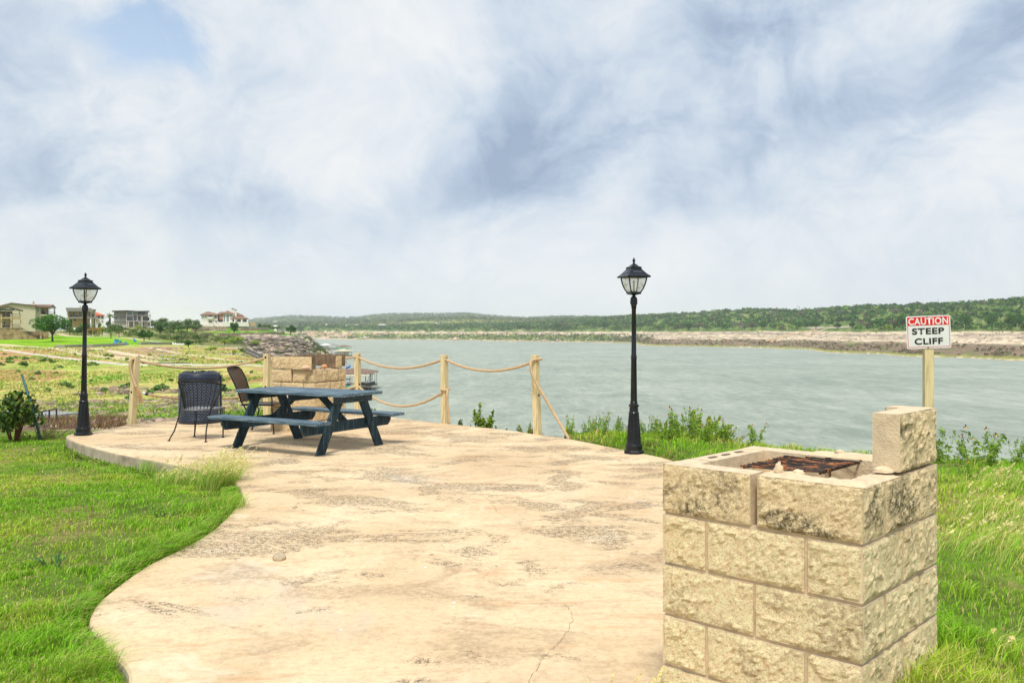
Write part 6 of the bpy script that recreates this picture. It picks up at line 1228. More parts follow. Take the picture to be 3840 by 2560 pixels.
# ------------------------------------------------------------------ draped strips: paths
MPATH = pmat('pale_path', (.62, .50, .32), .95, var=.2, scale=2); MPATHR = pmat('pinkish_path', (.56, .34, .20), .95, var=.2, scale=2); MKERB = pmat('white_kerb', (.72, .70, .62), .9, var=.08)
def drape(name, px, w, mat, lift=.05, n=14, dmin=17, kind='structure', label=None, cat=None, th=None):
    P3 = [hit(u, y_, dmin) for u, y_ in px]; pts = []
    for a, b_ in zip(P3, P3[1:]):
        for k in range(n): pts.append(a.lerp(b_, k / n))
    pts.append(P3[-1]); vs = []; K = len(pts); ww = w if hasattr(w, '__len__') else (w, w)
    for i, p in enumerate(pts):
        t_ = pts[min(i + 1, K - 1)] - pts[max(i - 1, 0)]; nx, ny = -t_.y, t_.x; L = math.hypot(nx, ny) + 1e-9; h = (ww[0] + (ww[1] - ww[0]) * i / K) / 2; L_ = (p.x + nx / L * h, p.y + ny / L * h); R_2 = (p.x - nx / L * h, p.y - ny / L * h)
        vs += [(L_[0], L_[1], zat(*L_) + lift), (R_2[0], R_2[1], zat(*R_2) + lift)]
        if th: vs[-2] = vs[-2][:2] + (max(vs[-2][2], vs[-1][2]) + th - lift,); vs[-1] = vs[-1][:2] + (vs[-2][2],)
    fs = [(2 * i, 2 * i + 1, 2 * i + 3, 2 * i + 2) for i in range(K - 1)]
    if th:
        n0 = len(vs); vs += [(a, b_, c_ - th - .6) for a, b_, c_ in vs]; fs += [(n0 + 2 * i, 2 * i, 2 * i + 2, n0 + 2 * i + 2) for i in range(K - 1)] + [(2 * i + 1, n0 + 2 * i + 1, n0 + 2 * i + 3, 2 * i + 3) for i in range(K - 1)] + [(0, n0, n0 + 1, 1), (2 * K - 2, 2 * K - 1, n0 + 2 * K - 1, n0 + 2 * K - 2)]
    m = MB(); m.add(vs, fs); o = m.build(name, mat, smooth='fix' if th else True)
    if th: o.data.polygons.foreach_set('use_smooth', [False] * len(o.data.polygons))
    if label: tag(o, label, cat)
    else: tag(o, kind=kind)
    return o
drape('path', [(-150, 1288), (0, 1293), (210, 1306), (306, 1326), (431, 1342), (593, 1361), (700, 1368)], 3.4, MPATH); drape('path', [(-150, 1302), (0, 1309), (144, 1329), (306, 1349), (440, 1362)], 1.6, MPATHR)
drape('path', [(354, 1306), (459, 1326), (540, 1338), (640, 1350)], 2.6, MPATH); drape('path', [(550, 1302), (660, 1324), (730, 1335), (800, 1344), (901, 1355)], 1.6, MPATH)
drape('path', [(558, 1279.5), (620, 1284), (690, 1288.5), (640, 1291)], 4, MKERB); drape('path', [(220, 1252), (270, 1261), (330, 1264), (420, 1266), (560, 1279)], 3, MPATH)
drape('kerb', [(-100, 1304), (0, 1312), (144, 1333.5), (306, 1354), (478, 1371), (760, 1372), (990, 1374)], .45, MKERB, .02, 14, 17, label='long thin white kerb line crossing the dry hillside', cat='kerb', th=.18)
drape('low_wall', [(212, 1303), (240, 1304), (310, 1301), (340, 1303)], .8, pmat('grey_block_wall', (.30, .28, .25), .95, var=.3, scale=3), .0, 10, 17, label='low grey stone wall along the front of the mown lawn, left length', cat='wall', th=.6)
drape('low_wall', [(341, 1301), (400, 1299), (467, 1295)], .8, pmat('grey_block_wall', (.30, .28, .25), .95, var=.3, scale=3), .0, 10, 17, label='low grey stone wall below the blue lawn chairs', cat='wall', th=.6)
drape('low_wall', [(524, 1293), (560, 1292), (640, 1292)], .8, pmat('grey_block_wall', (.30, .28, .25), .95, var=.3, scale=3), .0, 10, 17, label='low grey stone wall at the right tip of the mown lawn', cat='wall', th=.6)
drape('boardwalk', [(550, 1365.5), (640, 1364), (710, 1363)], 1.6, pmat('dark_deck', (.10, .09, .085), .9), .5, 6, 17, label='dark narrow boardwalk on blocks behind the upper rope', cat='walkway', th=.14)
drape('drain_box', [(680, 1350), (697, 1351)], .5, MDARK, .2, 4, 17, label='small black drain box on the dry slope above the boardwalk', cat='box', th=.2)
# terraces in front of the mansion
for i, (px, lb_) in enumerate((([(721, 1243), (780, 1241), (854, 1240)], 'upper dry stone terrace wall left of the dark young tree'), ([(898, 1240), (950, 1239), (1000, 1238), (1031, 1235)], 'upper dry stone terrace wall right of the dark young tree'), ([(752, 1231), (800, 1233), (850, 1234)], 'short dry stone wall at the foot of the white villa stair'),
                                 ([(748, 1260), (770, 1259), (797, 1259)], 'short lower dry stone wall left of the terrace steps'), ([(819, 1260), (900, 1259), (980, 1257), (1063, 1252)], 'long lower dry stone wall along the cliff top'))):
    drape('terrace_wall', px, 1.6, MRETW, 0, 16, 400, label=lb_, cat='wall', th=1.5)
# gravel ledge and pale pad with hand rail in the gully at left
drape('concrete_pad', [(60, 1574), (140, 1567), (215, 1563)], (3.2, 2.6), pmat('grey_slab', (.33, .34, .35), .9), .12, 8, 17, label='grey concrete pad in the gully behind the leafy shrub', cat='slab', th=.15)
p0, p1 = hit(128, 1602, 17), hit(212, 1592, 17); rl = thing('hand_rail', 'rusty steel hand rail beside the grey pad in the gully', 'railing', tuple(p0)); m = MB(); a = Vector((0, 0, .28)); b_ = p1 - p0 + Vector((0, 0, .34)); m.beam(a, b_, .02, .02); m.build('top_rail', MDARK, rl)
for f in (0, .33, .66, 1): c_ = a.lerp(b_, f); m = MB(); m.bb(c_.x - .013, c_.x + .013, c_.y - .013, c_.y + .013, (p1 - p0).z * f - .1, c_.z); m.build('rail_post', MDARK, rl)
# ------------------------------------------------------------------ trees
MTRK = pmat('dark_trunk', (.055, .042, .034), .95, var=.3, scale=3)
def tree_proto(seed, kind):
    """unit tree, 1 m high and about 1 m wide: trunk with limbs, crown of leaf clumps"""
    random.seed(seed); o = thing('oak_tree', 'x', 'tree'); m = MB()
    if kind == 'oak': rx, rz, cz, n, sz, lobes, base, alt = .60, .40, .62, 4200, .032, 34, (.045, .14, .02), (.10, .24, .03)
    elif kind == 'round': rx, rz, cz, n, sz, lobes, base, alt = .42, .42, .56, 2600, .036, 20, (.04, .13, .03), (.09, .22, .035)
    elif kind == 'light': rx, rz, cz, n, sz, lobes, base, alt = .50, .38, .58, 1500, .042, 16, (.12, .20, .06), (.20, .28, .09)
    elif kind == 'scrub': rx, rz, cz, n, sz, lobes, base, alt = .62, .40, .42, 1500, .045, 16, (.085, .17, .045), (.17, .25, .07)
    elif kind == 'grey': rx, rz, cz, n, sz, lobes, base, alt = .50, .40, .58, 900, .045, 16, (.17, .14, .11), (.12, .13, .06)
    else: rx, rz, cz, n, sz, lobes, base, alt = .55, .45, .46, 1300, .048, 14, (.26, .40, .045), (.38, .48, .07)
    V, F_, C = crown(n, rx, rx, rz, cz, lobes, sz, base, alt, .1); npmesh('crown', V, F_, MLEAF, o, np.clip(C, 0, 1))
    k = 5 if kind == 'oak' else 3; t0 = .30 if kind in ('oak', 'light') else .18
    m.tube([(0, 0, -.04), (.01, 0, t0 * .5), (.0, .01, t0)], [.038, .028, .026], 8)
    for i in range(k):
        a = i * 6.28 / k + random.uniform(-.4, .4); e = (rx * .6 * math.cos(a), rx * .6 * math.sin(a), cz + random.uniform(0, .2)); m.tube([(0, 0, t0 * .8), (e[0] * .4, e[1] * .4, (t0 + e[2]) / 2 + .02), e], [.020, .013, .004], 6)
    m.build('trunk', MTRK, o, smooth=True); return o
KINDS = {k: [tree_proto(500 + 10 * i + j, k) for j in range(2)] for i, k in enumerate(('oak', 'round', 'light', 'scrub', 'grey', 'yellow'))}
KN = {'oak': ('oak_tree', 'tree'), 'round': ('round_tree', 'tree'), 'light': ('pale_tree', 'tree'), 'scrub': ('scrub_tree', 'tree'), 'grey': ('bare_tree', 'tree'), 'yellow': ('yellow_green_shrub', 'shrub')}
first = set()
def plant(kind, u, yb, yt, wpx, label, group=None, d=None, dmin=60, j=None):
    p = hit(u, yb, dmin) if d is None else Vector(((u - CX) / FP * d, d, zat((u - CX) / FP * d, d))); s = p.y / FP; h = max((yb - yt) * s, .5) if d is None else (H - (yt - HY) * s - p.z); w = wpx * s
    j = random.randrange(2) if j is None else j; pr = KINDS[kind][j]; key = (kind, j)
    o = pr if key not in first else dup(pr); first.add(key); o.name = KN[kind][0]; o.location = p; f = 1.32 if kind == 'oak' else (1.12 if kind in ('scrub', 'yellow') else .95)
    o.scale = (w / f, w / f, h); o.rotation_euler = (0, 0, random.uniform(0, 6.28))
    if 'group' in o: del o['group']
    return tag(o, label, KN[kind][1], group)
plant('oak', 197, 1281, 1177, 156, 'large spreading dark oak on the mown lawn before the cream house', j=0)
plant('round', 540, 1280, 1235, 50, 'round dark green tree at the right end of the mown lawn'); plant('light', 416, 1268, 1214, 52, 'light olive tree in front of the pergola'); plant('light', 446, 1266, 1212, 36, 'smaller olive tree at the right end of the pergola')
plant('round', 600, 1253, 1213, 56, 'dark round tree on the terrace below the hilltop lawn'); plant('round', 560, 1276, 1236, 34, 'dark tree close behind the round lawn tree')
for u, w, t_ in ((668, 70, 1190), (702, 78, 1184), (735, 62, 1188), (650, 56, 1200)): plant('scrub', u, 1246, t_, w, 'dense grey green grove tree left of the white villa', 'grove trees left of the white villa')
for u, w, t_ in ((580, 52, 1186), (608, 60, 1182), (630, 50, 1190), (596, 46, 1192)): plant('scrub', u, 1218, t_, w, 'dark tree behind the right end of the modern grey house', 'trees behind the modern grey house', d=520)
plant('yellow', 600, 1222, 1205, 30, 'light green tree in front of the trees behind the grey house'); plant('scrub', 682, 1252, 1230, 38, 'grey green bush right under the grove left of the villa'); plant('scrub', 668, 1280, 1242, 58, 'wide grey green bush below the grove', j=0); plant('scrub', 733, 1277, 1250, 52, 'wide low bush below the left end of the lower terrace wall'); plant('scrub', 768, 1276, 1253, 46, 'low bush under the short lower terrace wall')
plant('round', 706, 1303, 1274, 46, 'small dark tree at the foot of the scrub, above the white path'); plant('round', 878, 1256, 1204, 48, 'egg shaped dark young tree in front of the white villa', j=1)
plant('round', 1090, 1259, 1217, 48, 'round green tree at the cliff top, left of the pair'); plant('round', 1129, 1255, 1212, 34, 'darker narrow tree at the very tip of the point')
for u, t_, w in ((1058, 1212, 36), (1040, 1218, 22)): plant('light', u, 1244, t_, w, 'grey green tree behind the cliff top pair', 'grey green trees behind the cliff top pair')
for u, t_, w in ((972, 1208, 24), (990, 1207, 26), (1010, 1211, 26), (1024, 1215, 18)): plant('scrub', u, 1231, t_, w, 'distant bushy tree right of the villa garden wall', 'bushy trees right of the villa', d=620)
for u, yb, t_, w in ((842, 1293, 1267, 44), (868, 1290, 1258, 44), (895, 1286, 1255, 40), (905, 1280, 1262, 26)): plant('yellow', u, yb, t_, w, 'bright yellow green bush under the cliff top lawn', 'yellow green bushes under the cliff top lawn')
plant('yellow', 948, 1302, 1276, 60, 'yellow green bush at the left foot of the rock cliff'); plant('grey', 985, 1332, 1300, 76, 'brownish bush at the foot of the rock cliff', d=300); plant('yellow', 877, 1330, 1306, 22, 'small bright bush by the railed gangway'); plant('scrub', 908, 1325, 1300, 24, 'small grey green bush beside the railed gangway')
plant('yellow', 790, 1316, 1297, 60, 'low yellow green bushes below the white hand rail'); plant('scrub', 1073, 1322, 1300, 24, 'dark bush growing low on the rock cliff', d=462); plant('scrub', 1038, 1330, 1305, 20, 'green bush at the base of the rock cliff', d=456)
plant('scrub', 1185, 1316, 1296, 40, 'scrub bush on the boulder slope of the point', d=545); plant('yellow', 1160, 1330, 1308, 34, 'green bush low on the boulder slope', d=500); plant('scrub', 500, 1250, 1228, 36, 'grey green bush below the modern grey house', d=330); plant('scrub', 488, 1262, 1240, 48, 'wide grey green bush left of the round lawn tree', d=300)
plant('scrub', 470, 1236, 1222, 28, 'small bush at the foot of the modern grey house', d=390); plant('scrub', 640, 1252, 1234, 34, 'bush between the terrace tree and the grove', d=400); plant('scrub', 620, 1272, 1256, 40, 'low bush under the terrace tree', d=300); plant('yellow', 520, 1224, 1215, 30, 'light bush on the lawn under the grey house', d=400)
for u, yb, t_, w in ((305, 1222, 1194, 40), (330, 1228, 1200, 36), (352, 1222, 1202, 26), (290, 1236, 1216, 30), (345, 1240, 1222, 28), (372, 1216, 1198, 24), (262, 1232, 1205, 30)): plant('scrub', u, yb, t_, w, 'garden bush in front of the flat roofed tan house', 'garden bushes before the flat roofed house', d=318 + (u % 3) * 3)
plant('yellow', 384, 1228, 1213, 40, 'clipped bright green hedge above the pergola', d=316); plant('scrub', 430, 1222, 1205, 40, 'dark bush left of the modern grey house', d=400); plant('light', 404, 1216, 1196, 22, 'pale tree under the palm', d=404)
plant('round', 262, 1212, 1182, 30, 'dark tree top behind the big oak', d=350); plant('round', 240, 1214, 1190, 24, 'small dark tree behind the big oak', d=352)
# palm and cypress
pa = thing('palm_tree', 'fan palm between the red roofed and grey houses', 'tree', ((412 - CX) / FP * 405, 405, zat((412 - CX) / FP * 405, 405))); hh = H - (1184 - HY) / FP * 405 - pa.location.z
m = MB(); m.tube([(0, 0, -.3), (.1, 0, hh * .5), (0, 0, hh)], [.35, .28, .32], 8); m.build('trunk', pmat('palm_trunk', (.22, .16, .10), .9), pa)
for k in range(16):
    a = k * 2.4; e = random.uniform(-.5, .9); m = MB(); d1 = Vector((math.cos(a) * math.cos(e), math.sin(a) * math.cos(e), math.sin(e))); s_ = Vector((-math.sin(a), math.cos(a), 0)); c0 = Vector((0, 0, hh)); 
    vs = [c0, c0 + d1 * .9 + s_ * .3, c0 + d1 * 2.0 + s_ * .55 - Vector((0, 0, .3)), c0 + d1 * 2.3 - Vector((0, 0, .6)), c0 + d1 * 2.0 - s_ * .55 - Vector((0, 0, .3)), c0 + d1 * .9 - s_ * .3]; m.add(vs, [(0, 1, 2, 3), (0, 3, 4, 5)]); m.build('frond', pmat('palm_frond', (.16, .22, .06), .7) if k == 0 else bpy.data.materials['palm_frond'], pa)
cy = thing('cypress_tree', 'thin dark cypress rising behind the palm', 'tree', ((411.5 - CX) / FP * 430, 430, 1)); V, F_, C = crown(900, .8, .8, 4.3, 5.6, 14, .32, (.04, .07, .04)); V[:, 0] *= np.clip(1.5 - V[:, 2] / 10, .1, 1); npmesh('crown', V, F_, MLEAF, cy, np.clip(C, 0, 1))
m = MB(); m.tube([(0, 0, -1), (0, 0, 6)], [.25, .15], 6); m.build('trunk', MTRK, cy)
# blue lawn chairs
MBLUE = pmat('bright_blue_plastic', (.03, .26, .55), .5, var=.1); cpts = [(430, 1291), (440, 1292), (455, 1290), (470, 1294), (476, 1294), (506, 1282), (434, 1284), (443, 1285)]; cp = None
for i, (u, yy) in enumerate(cpts):
    if cp is None:
        cp = thing('lawn_chair', 'x', 'chair'); box(cp, 'seat', MBLUE, -.35, .35, -.35, .35, .35, .45); m = MB(); m.beam((0, .3, .4), (0, .55, 1.1), .7, .08, up=(0, 1, 0)); m.build('backrest', MBLUE, cp)
        for sx in (-1, 1): box(cp, 'leg', MBLUE, sx * .3 - .05, sx * .3 + .05, -.35, .35, 0, .36)
        o = cp
    else: o = dup(cp)
    o.location = hit(u, yy); o.scale = (.8,) * 3; o.rotation_euler = (0, 0, random.uniform(0, 6)); tag(o, 'lone bright blue lawn chair near the round tree' if i == 5 else 'bright blue lawn chair by the low stone wall', 'chair', None if i == 5 else 'blue lawn chairs by the low stone wall')
# ------------------------------------------------------------------ tramways, gangway and floating docks
def tramway(name, label, A_, B_, w, cat='tramway'):
    A_, B_ = Vector(A_), Vector(B_); o = thing(name, label, cat, tuple(A_)); d1 = (B_ - A_); n_ = Vector((-d1.y, d1.x, 0)).normalized() * w / 2
    for s_ in (-1, 1): m = MB(); m.beam(n_ * s_, d1 + n_ * s_, .28, .4); m.build('rail', MSTEEL, o)
    m = MB(); k = int(d1.length / 2.4)
    for i in range(k + 1): c_ = d1 * (i / k); m.beam(c_ - n_ - Vector((0, 0, .1)), c_ + n_ - Vector((0, 0, .1)), .2, .2)
    m.build('cross_ties', MSTEEL, o); m = MB()
    for s_ in (-1, 1): m.beam(n_ * s_ + Vector((0, 0, 1)), d1 + n_ * s_ + Vector((0, 0, 1)), .1, .1)
    m.build('hand_rail', MSTEEL, o); return o
tramway('hill_tramway', 'long steel tram rails running down the tip of the point to the docks', W3(1140, 1259, 520), W3(1243, 1331, 600), 2.6); tramway('hill_tramway', 'steel tram rails on the boulder slope left of the long tramway', W3(1108, 1256, 480), W3(1180, 1312, 510), 1.6)
tramway('hill_tramway', 'steel tram rails dropping past the brownish bush below the gangway', W3(906, 1306, 205), W3(994, 1346, 190), 1.6)
gw, X, Z, s = frame('gangway', 'pale railed gangway leading right to the steep tram rails', 'walkway', 208, 840, 1315); box(gw, 'deck', MKERB, X(845), X(907), 0, 1.3, Z(1304.5), Z(1302.5)); railing(gw, X(727), X(907), 0, Z(1302), .7, 22, mat=MSTEEL)
for u in (846, 905): box(gw, 'support', MFRAMEW, X(u), X(u + 1.6), 0, .3, Z(1322), Z(1304.6))
MDECK = pmat('grey_dock_deck', (.30, .27, .22), .9); MFLOAT = pmat('black_dock_float', (.03, .035, .035), .7)
def dock(label, u0, u1, ywl, d, roof_y, roofmat, extra=None, deep=9, stor=True):
    o, X, Z, s = frame('boat_dock', label, 'boat dock', d, (u0 + u1) / 2, ywl); x0, x1 = X(u0), X(u1); zr = Z(roof_y)
    box(o, 'float', MFLOAT, x0 + .2, x1 - .2, .2, deep - .2, -.25, .25); box(o, 'deck', MDECK, x0, x1, 0, deep, .26, .5); n_ = 6
    for yy in (.3, deep / 2, deep - .3):
        for k in range(n_ + 1): xx = x0 + .3 + (x1 - x0 - .6) * k / n_; box(o, 'roof_post', MSTEEL, xx - .06, xx + .06, yy - .06, yy + .06, .5, zr)
    if roofmat is not None: hip(o, x0 - .6, x1 + .6, -.6, deep + .6, zr + .25, zr + 1.3 + (x1 - x0) * .03, roofmat)
    if stor: box(o, 'storage_cabin', MREND2, x0 + (x1 - x0) * .55, x0 + (x1 - x0) * .78, 1.0, 3, .5, 2.3)
    railing(o, x0, x1, .1, .5, .9, 14, mat=MSTEEL); return o
def boat(label, u, ywl, d, L, mat, rz=0, canopy=True):
    o, X, Z, s = frame('motor_boat', label, 'boat', d, u, ywl); o.rotation_euler = (0, 0, rz); h = L / 2; sec = [(-h, .95, .0), (-h * .2, 1.05, 0), (h * .5, .85, .1), (h, .05, .35)]; vs = []
    for x_, w, k in sec: vs += [(x_, -w, .9 + k), (x_, -w * .6, .05 + k), (x_, w * .6, .05 + k), (x_, w, .9 + k)]
    m = MB(); m.add(vs, [(4 * i + a, 4 * i + a + 1, 4 * i + a + 5, 4 * i + a + 4) for i in range(3) for a in range(3)] + [(0, 3, 2, 1), (12, 13, 14, 15)] + [(4 * i + 3, 4 * i, 4 * i + 4, 4 * i + 7) for i in range(3)]); m.build('hull', mat, o, smooth='fix')
    box(o, 'windscreen', MWIN, -.1, 0, -.8, .8, .95, 1.45); box(o, 'motor', MDARK, -h - .5, -h, -.25, .25, .3, 1.3)
    if canopy:
        box(o, 'canopy', mat, -h * .7, h * .3, -.9, .9, 2.2, 2.28)
        for sx in (-h * .65, h * .25): box(o, 'canopy_post', MSTEEL, sx - .03, sx + .03, -.85, -.79, .95, 2.2)
    return o
dock('near boat dock with a long brown shed roof and beige awning, between post and pit', 1268, 1396, 1458, 262, 1402, MROOFB, deep=12, stor=False)
d2, X, Z, s = frame('dock_wing', 'open steel framed dock wing right of the near brown roofed dock', 'boat dock', 272, 1400, 1447); box(d2, 'deck', MDECK, X(1370), X(1416), 0, 9, .1, .4); slab_roof(d2, [(X(1352), Z(1388)), (X(1420), Z(1396.5))], 0, 10, .2, MROOFB)
for u in (1386, 1396, 1406, 1413): box(d2, 'roof_post', MSTEEL, X(u) - .07, X(u) + .07, .1, .24, .4, Z(1396)); box(d2, 'rear_post', MSTEEL, X(u) - .07, X(u) + .07, 8.8, 8.94, .4, Z(1396))
aw, X, Z, s = frame('dock_awning', 'beige flat awning over the boats of the near dock', 'awning', 258, 1335, 1458); slab_roof(aw, [(X(1288), Z(1410)), (X(1385), Z(1411))], -1, 2.5, .3, MREND)
for u in (1294, 1320, 1350, 1382): box(aw, 'awning_post', MSTEEL, X(u) - .06, X(u) + .06, -.8, -.68, -.1, Z(1411))
boat('dark blue motor boat moored under the near dock roof', 1306, 1450, 259, 4.6, pmat('navy_hull', (.03, .06, .14), .3)); boat('black motor boat on the right side of the near dock', 1378, 1444, 256, 4.6, pmat('black_hull', (.03, .03, .035), .3), canopy=False); boat('green and white jet boat in front of the near dock', 1316, 1458, 252, 3.2, pmat('green_hull', (.10, .35, .22), .3), canopy=False)
boat('low yellow trimmed boat in the middle of the near dock', 1345, 1452, 257, 4.2, pmat('cream_hull', (.6, .55, .35), .4), canopy=False)
sl_, X, Z, s = frame('dock_slide', 'blue spiral water slide on a small dock behind the rope', 'slide', 330, 1300, 1400); 
m = MB(); m.tube([(X(1303) + math.cos(a) * .9 * (1 - .0 * a), math.sin(a) * .9, Z(1372) - a * .42) for a in [k * .35 for k in range(12)]], .42, 8); m.build('chute', pmat('blue_chute', (.05, .20, .55), .4), sl_, smooth=True); box(sl_, 'tower_roof', MROOFB, X(1288), X(1302), -.5, 2, Z(1357), Z(1355)); box(sl_, 'deck', MDECK, X(1282), X(1312), -1, 4, -.3, .3)
for u in (1290, 1299): box(sl_, 'tower_post', MSTEEL, X(u), X(u + 1), 0, .15, .3, Z(1357))
dock('far boat dock with a beige hipped roof', 1254, 1320, 1335, 632, 1317, MREND, deep=12); dock('far boat dock with a green roof just behind the beige roofed one', 1258, 1308, 1326, 700, 1309, MGREEN, deep=12); dock('brown roofed far dock with an upper sun deck', 1262, 1318, 1318, 770, 1301, MROOFB, deep=12); dock('white roofed far dock nearest the point', 1203, 1240, 1310, 800, 1294, MFRAMEW, deep=12); dock('grey green roofed far dock in the middle of the cluster', 1222, 1268, 1307, 860, 1294, MROOFG, deep=14, stor=False)
dock('open far dock frame behind the white roofed dock', 1195, 1232, 1301, 930, 1285, None, deep=14, stor=False); dock('small dark dock at the foot of the far left cliff', 1158, 1184, 1271, 1990, 1264, MROOFG, deep=14, stor=False)
# ------------------------------------------------------------------ houses, mast and trees of the far shore
def far_house(label, u0, u1, yb, yt, d, wall, roof, two=False, rh=.35):
    o, X, Z, s = frame('lake_house', label, 'house', d, (u0 + u1) / 2, yb); x0, x1, zt = X(u0), X(u1), Z(yt); zw = zt * (1 - rh); box(o, 'wall', wall, x0, x1, 0, 12, -6, zw); hip(o, x0 - 1, x1 + 1, -1, 13, zw, zt, roof); n_ = max(2, int((x1 - x0) / 5))
    for r_ in range(2 if two else 1):
        for k in range(n_): xx = x0 + (x1 - x0) * (k + .5) / n_; z_ = zw * (.18 + .5 * r_); w = MB(); w.bb(xx - 1.3, xx + 1.3, -.15, .0, z_, z_ + min(2.2, zw * .3)); w.build('window', MWIN, o)
    if two: box(o, 'balcony', MFRAMEW, x0, x1, -2, -.2, zw * .48, zw * .54)
    return o
far_house('cream house above the orange cliff at far left of the lake', 1171, 1190, 1231, 1219, 2330, MREND2, MROOFB); far_house('pinkish domed house on the orange cliff edge', 1213, 1240, 1232, 1214, 2330, pmat('pink_render', (.58, .34, .24), .9), pmat('pale_pink_roof', (.62, .45, .36), .9), True); far_house('dark timber house among trees right of the pinkish house', 1243, 1262, 1226, 1213, 2400, MROOFG, MROOFB)
far_house('white long two storey lake house with balconies on the far cliff', 1291, 1325, 1234, 1218, 2300, MFRAMEW, MLGREY, True, .2); far_house('small pale roofed house among the far trees', 1330, 1344, 1222, 1216, 2500, MREND, MFRAMEW); far_house('low grey roofed house above the far cliff', 1384, 1402, 1229, 1222, 2330, MLGREY, MROOFG); far_house('brown timber two storey house with a white roof on the far cliff', 1417, 1448, 1234, 1215, 2320, pmat('brown_timber', (.30, .20, .12), .9), MFRAMEW, True, .15)
far_house('dark slate roofed house behind the brown timber house', 1466, 1490, 1221, 1211, 2500, MLGREY, MDARK, rh=.7); far_house('low white roofed shed right of the slate roofed house', 1495, 1514, 1222, 1217, 2550, MWHITE, MFRAMEW); far_house('red roofed house in the far wood', 1579, 1598, 1225, 1215, 2500, MREND2, pmat('bright_red_roof', (.62, .12, .08), .8), rh=.85)
far_house('white roofed house, left of the far pair', 1622, 1652, 1221, 1209, 2600, MWHITE, MFRAMEW, rh=.7); far_house('white roofed house, right of the far pair', 1654, 1680, 1218, 1209, 2650, MWHITE, MFRAMEW, rh=.65); far_house('tiny cream house high on the pale green hill', 1683, 1698, 1200, 1195, 3300, MREND, MFRAMEW); far_house('tiny white house on the mast hill', 1025, 1042, 1209, 1204, 4800, MWHITE, MFRAMEW); far_house('pale villa row on the crest right of the radio mast', 1146, 1166, 1189, 1183, 6300, MWHITE, MFRAMEW); far_house('white shed seen between the villa and the cliff top pair', 1026, 1040, 1231, 1218, 900, MWHITE, MFRAMEW)
ms, X, Z, s = frame('radio_mast', 'thin lattice radio mast on the farthest hill', 'mast', 6300, 1115.5, 1192); m = MB(); m.tube([(0, 0, -5), (0, 0, Z(1172))], [1.6, 1.3], 4); m.build('lower_section', MLGREY, ms); m = MB(); m.tube([(0, 0, Z(1172)), (0, 0, Z(1158))], [1.2, .7], 4); m.build('upper_section', MLGREY, ms)
up = thing('utility_pole', 'wooden utility pole with a lamp arm by the far bank road', 'pole', tuple(hit(3138, 1229, 500))); m = MB(); m.tube([(0, 0, -.5), (0, 0, 9.5)], [.22, .16], 6); m.build('pole', MBARK, up); m = MB(); m.beam((-1, 0, 9), (1, 0, 9), .15, .15); m.build('cross_arm', MBARK, up)
for u, t_, d in ((2992, 1143, 1500), (2998, 1148, 1500), (3518, 1122, 1400)):
    x_ = (u - CX) / FP * d; z_ = zat(x_, d); m = MB(); m.tube([(0, 0, 0), (0, 0, H - (t_ - HY) / FP * d - z_)], [.35, .25], 5); o = m.build('antenna_pole', MBARK); o.location = (x_, d, z_); tag(o, 'bare antenna pole standing above the far wood' if u < 3100 else 'lone pole on the far right ridge', 'pole', 'antenna poles above the far wood' if u < 3100 else None)
drape('road', [(3206, 1226), (3140, 1229), (3070, 1231), (3030, 1229)], 16, pmat('pale_gravel_road', (.42, .36, .28), .95, var=.1, scale=.1), .25, 12, 500); drape('dirt_track', [(3070, 1234), (3000, 1248), (2940, 1262), (2885, 1277), (2900, 1284)], (8, 10), pmat('dirt_track', (.54, .37, .22), .95, var=.15, scale=.2), .3, 12, 500); drape('dirt_track', [(3095, 1236), (3060, 1246), (3020, 1262)], (7, 9), pmat('dirt_track', (.50, .38, .26), .95, var=.15, scale=.2), .3, 12, 500)
# individually standing trees on the far right bank
bank_trees = [('oak', 2792, 1218, 54), ('oak', 2860, 1200, 40), ('oak', 3060, 1200, 62), ('oak', 2992, 1202, 66), ('round', 3140, 1208, 34), ('round', 3196, 1202, 30), ('yellow', 3222, 1210, 26), ('grey', 3252, 1202, 28), ('round', 3276, 1198, 50), ('yellow', 3332, 1212, 34), ('oak', 3384, 1176, 60), ('round', 3308, 1192, 46),
              ('yellow', 3648, 1212, 40), ('scrub', 3590, 1206, 36), ('oak', 3720, 1182, 60), ('oak', 3790, 1176, 64), ('oak', 3840, 1180, 60), ('scrub', 3690, 1214, 26), ('yellow', 3835, 1210, 30), ('round', 2720, 1212, 46), ('scrub', 2650, 1212, 44), ('yellow', 2925, 1216, 34), ('scrub', 2905, 1206, 40), ('round', 2580, 1206, 56), ('oak', 2530, 1204, 60), ('scrub', 2470, 1212, 50), ('yellow', 2448, 1224, 32), ('round', 2400, 1208, 46), ('scrub', 2340, 1206, 48), ('yellow', 2300, 1218, 36), ('round', 2266, 1206, 52), ('oak', 2215, 1204, 54), ('yellow', 2180, 1216, 34), ('scrub', 2132, 1208, 46), ('round', 2088, 1210, 40), ('scrub', 2046, 1212, 38), ('grey', 2110, 1206, 40), ('grey', 2620, 1206, 40), ('grey', 3350, 1190, 36), ('grey', 2820, 1204, 36),
              ('scrub', 3450, 1196, 44), ('scrub', 3505, 1198, 50), ('round', 3555, 1192, 50), ('oak', 3620, 1178, 56), ('scrub', 3755, 1200, 30), ('scrub', 1990, 1216, 30), ('round', 1950, 1216, 34), ('yellow', 1905, 1220, 26), ('round', 1860, 1220, 30), ('scrub', 1815, 1222, 26)]
cnm = {'oak': 'spreading dark oak', 'round': 'dark rounded tree', 'scrub': 'grey green scrub tree', 'yellow': 'bright yellow green tree', 'grey': 'leafless grey tree'}
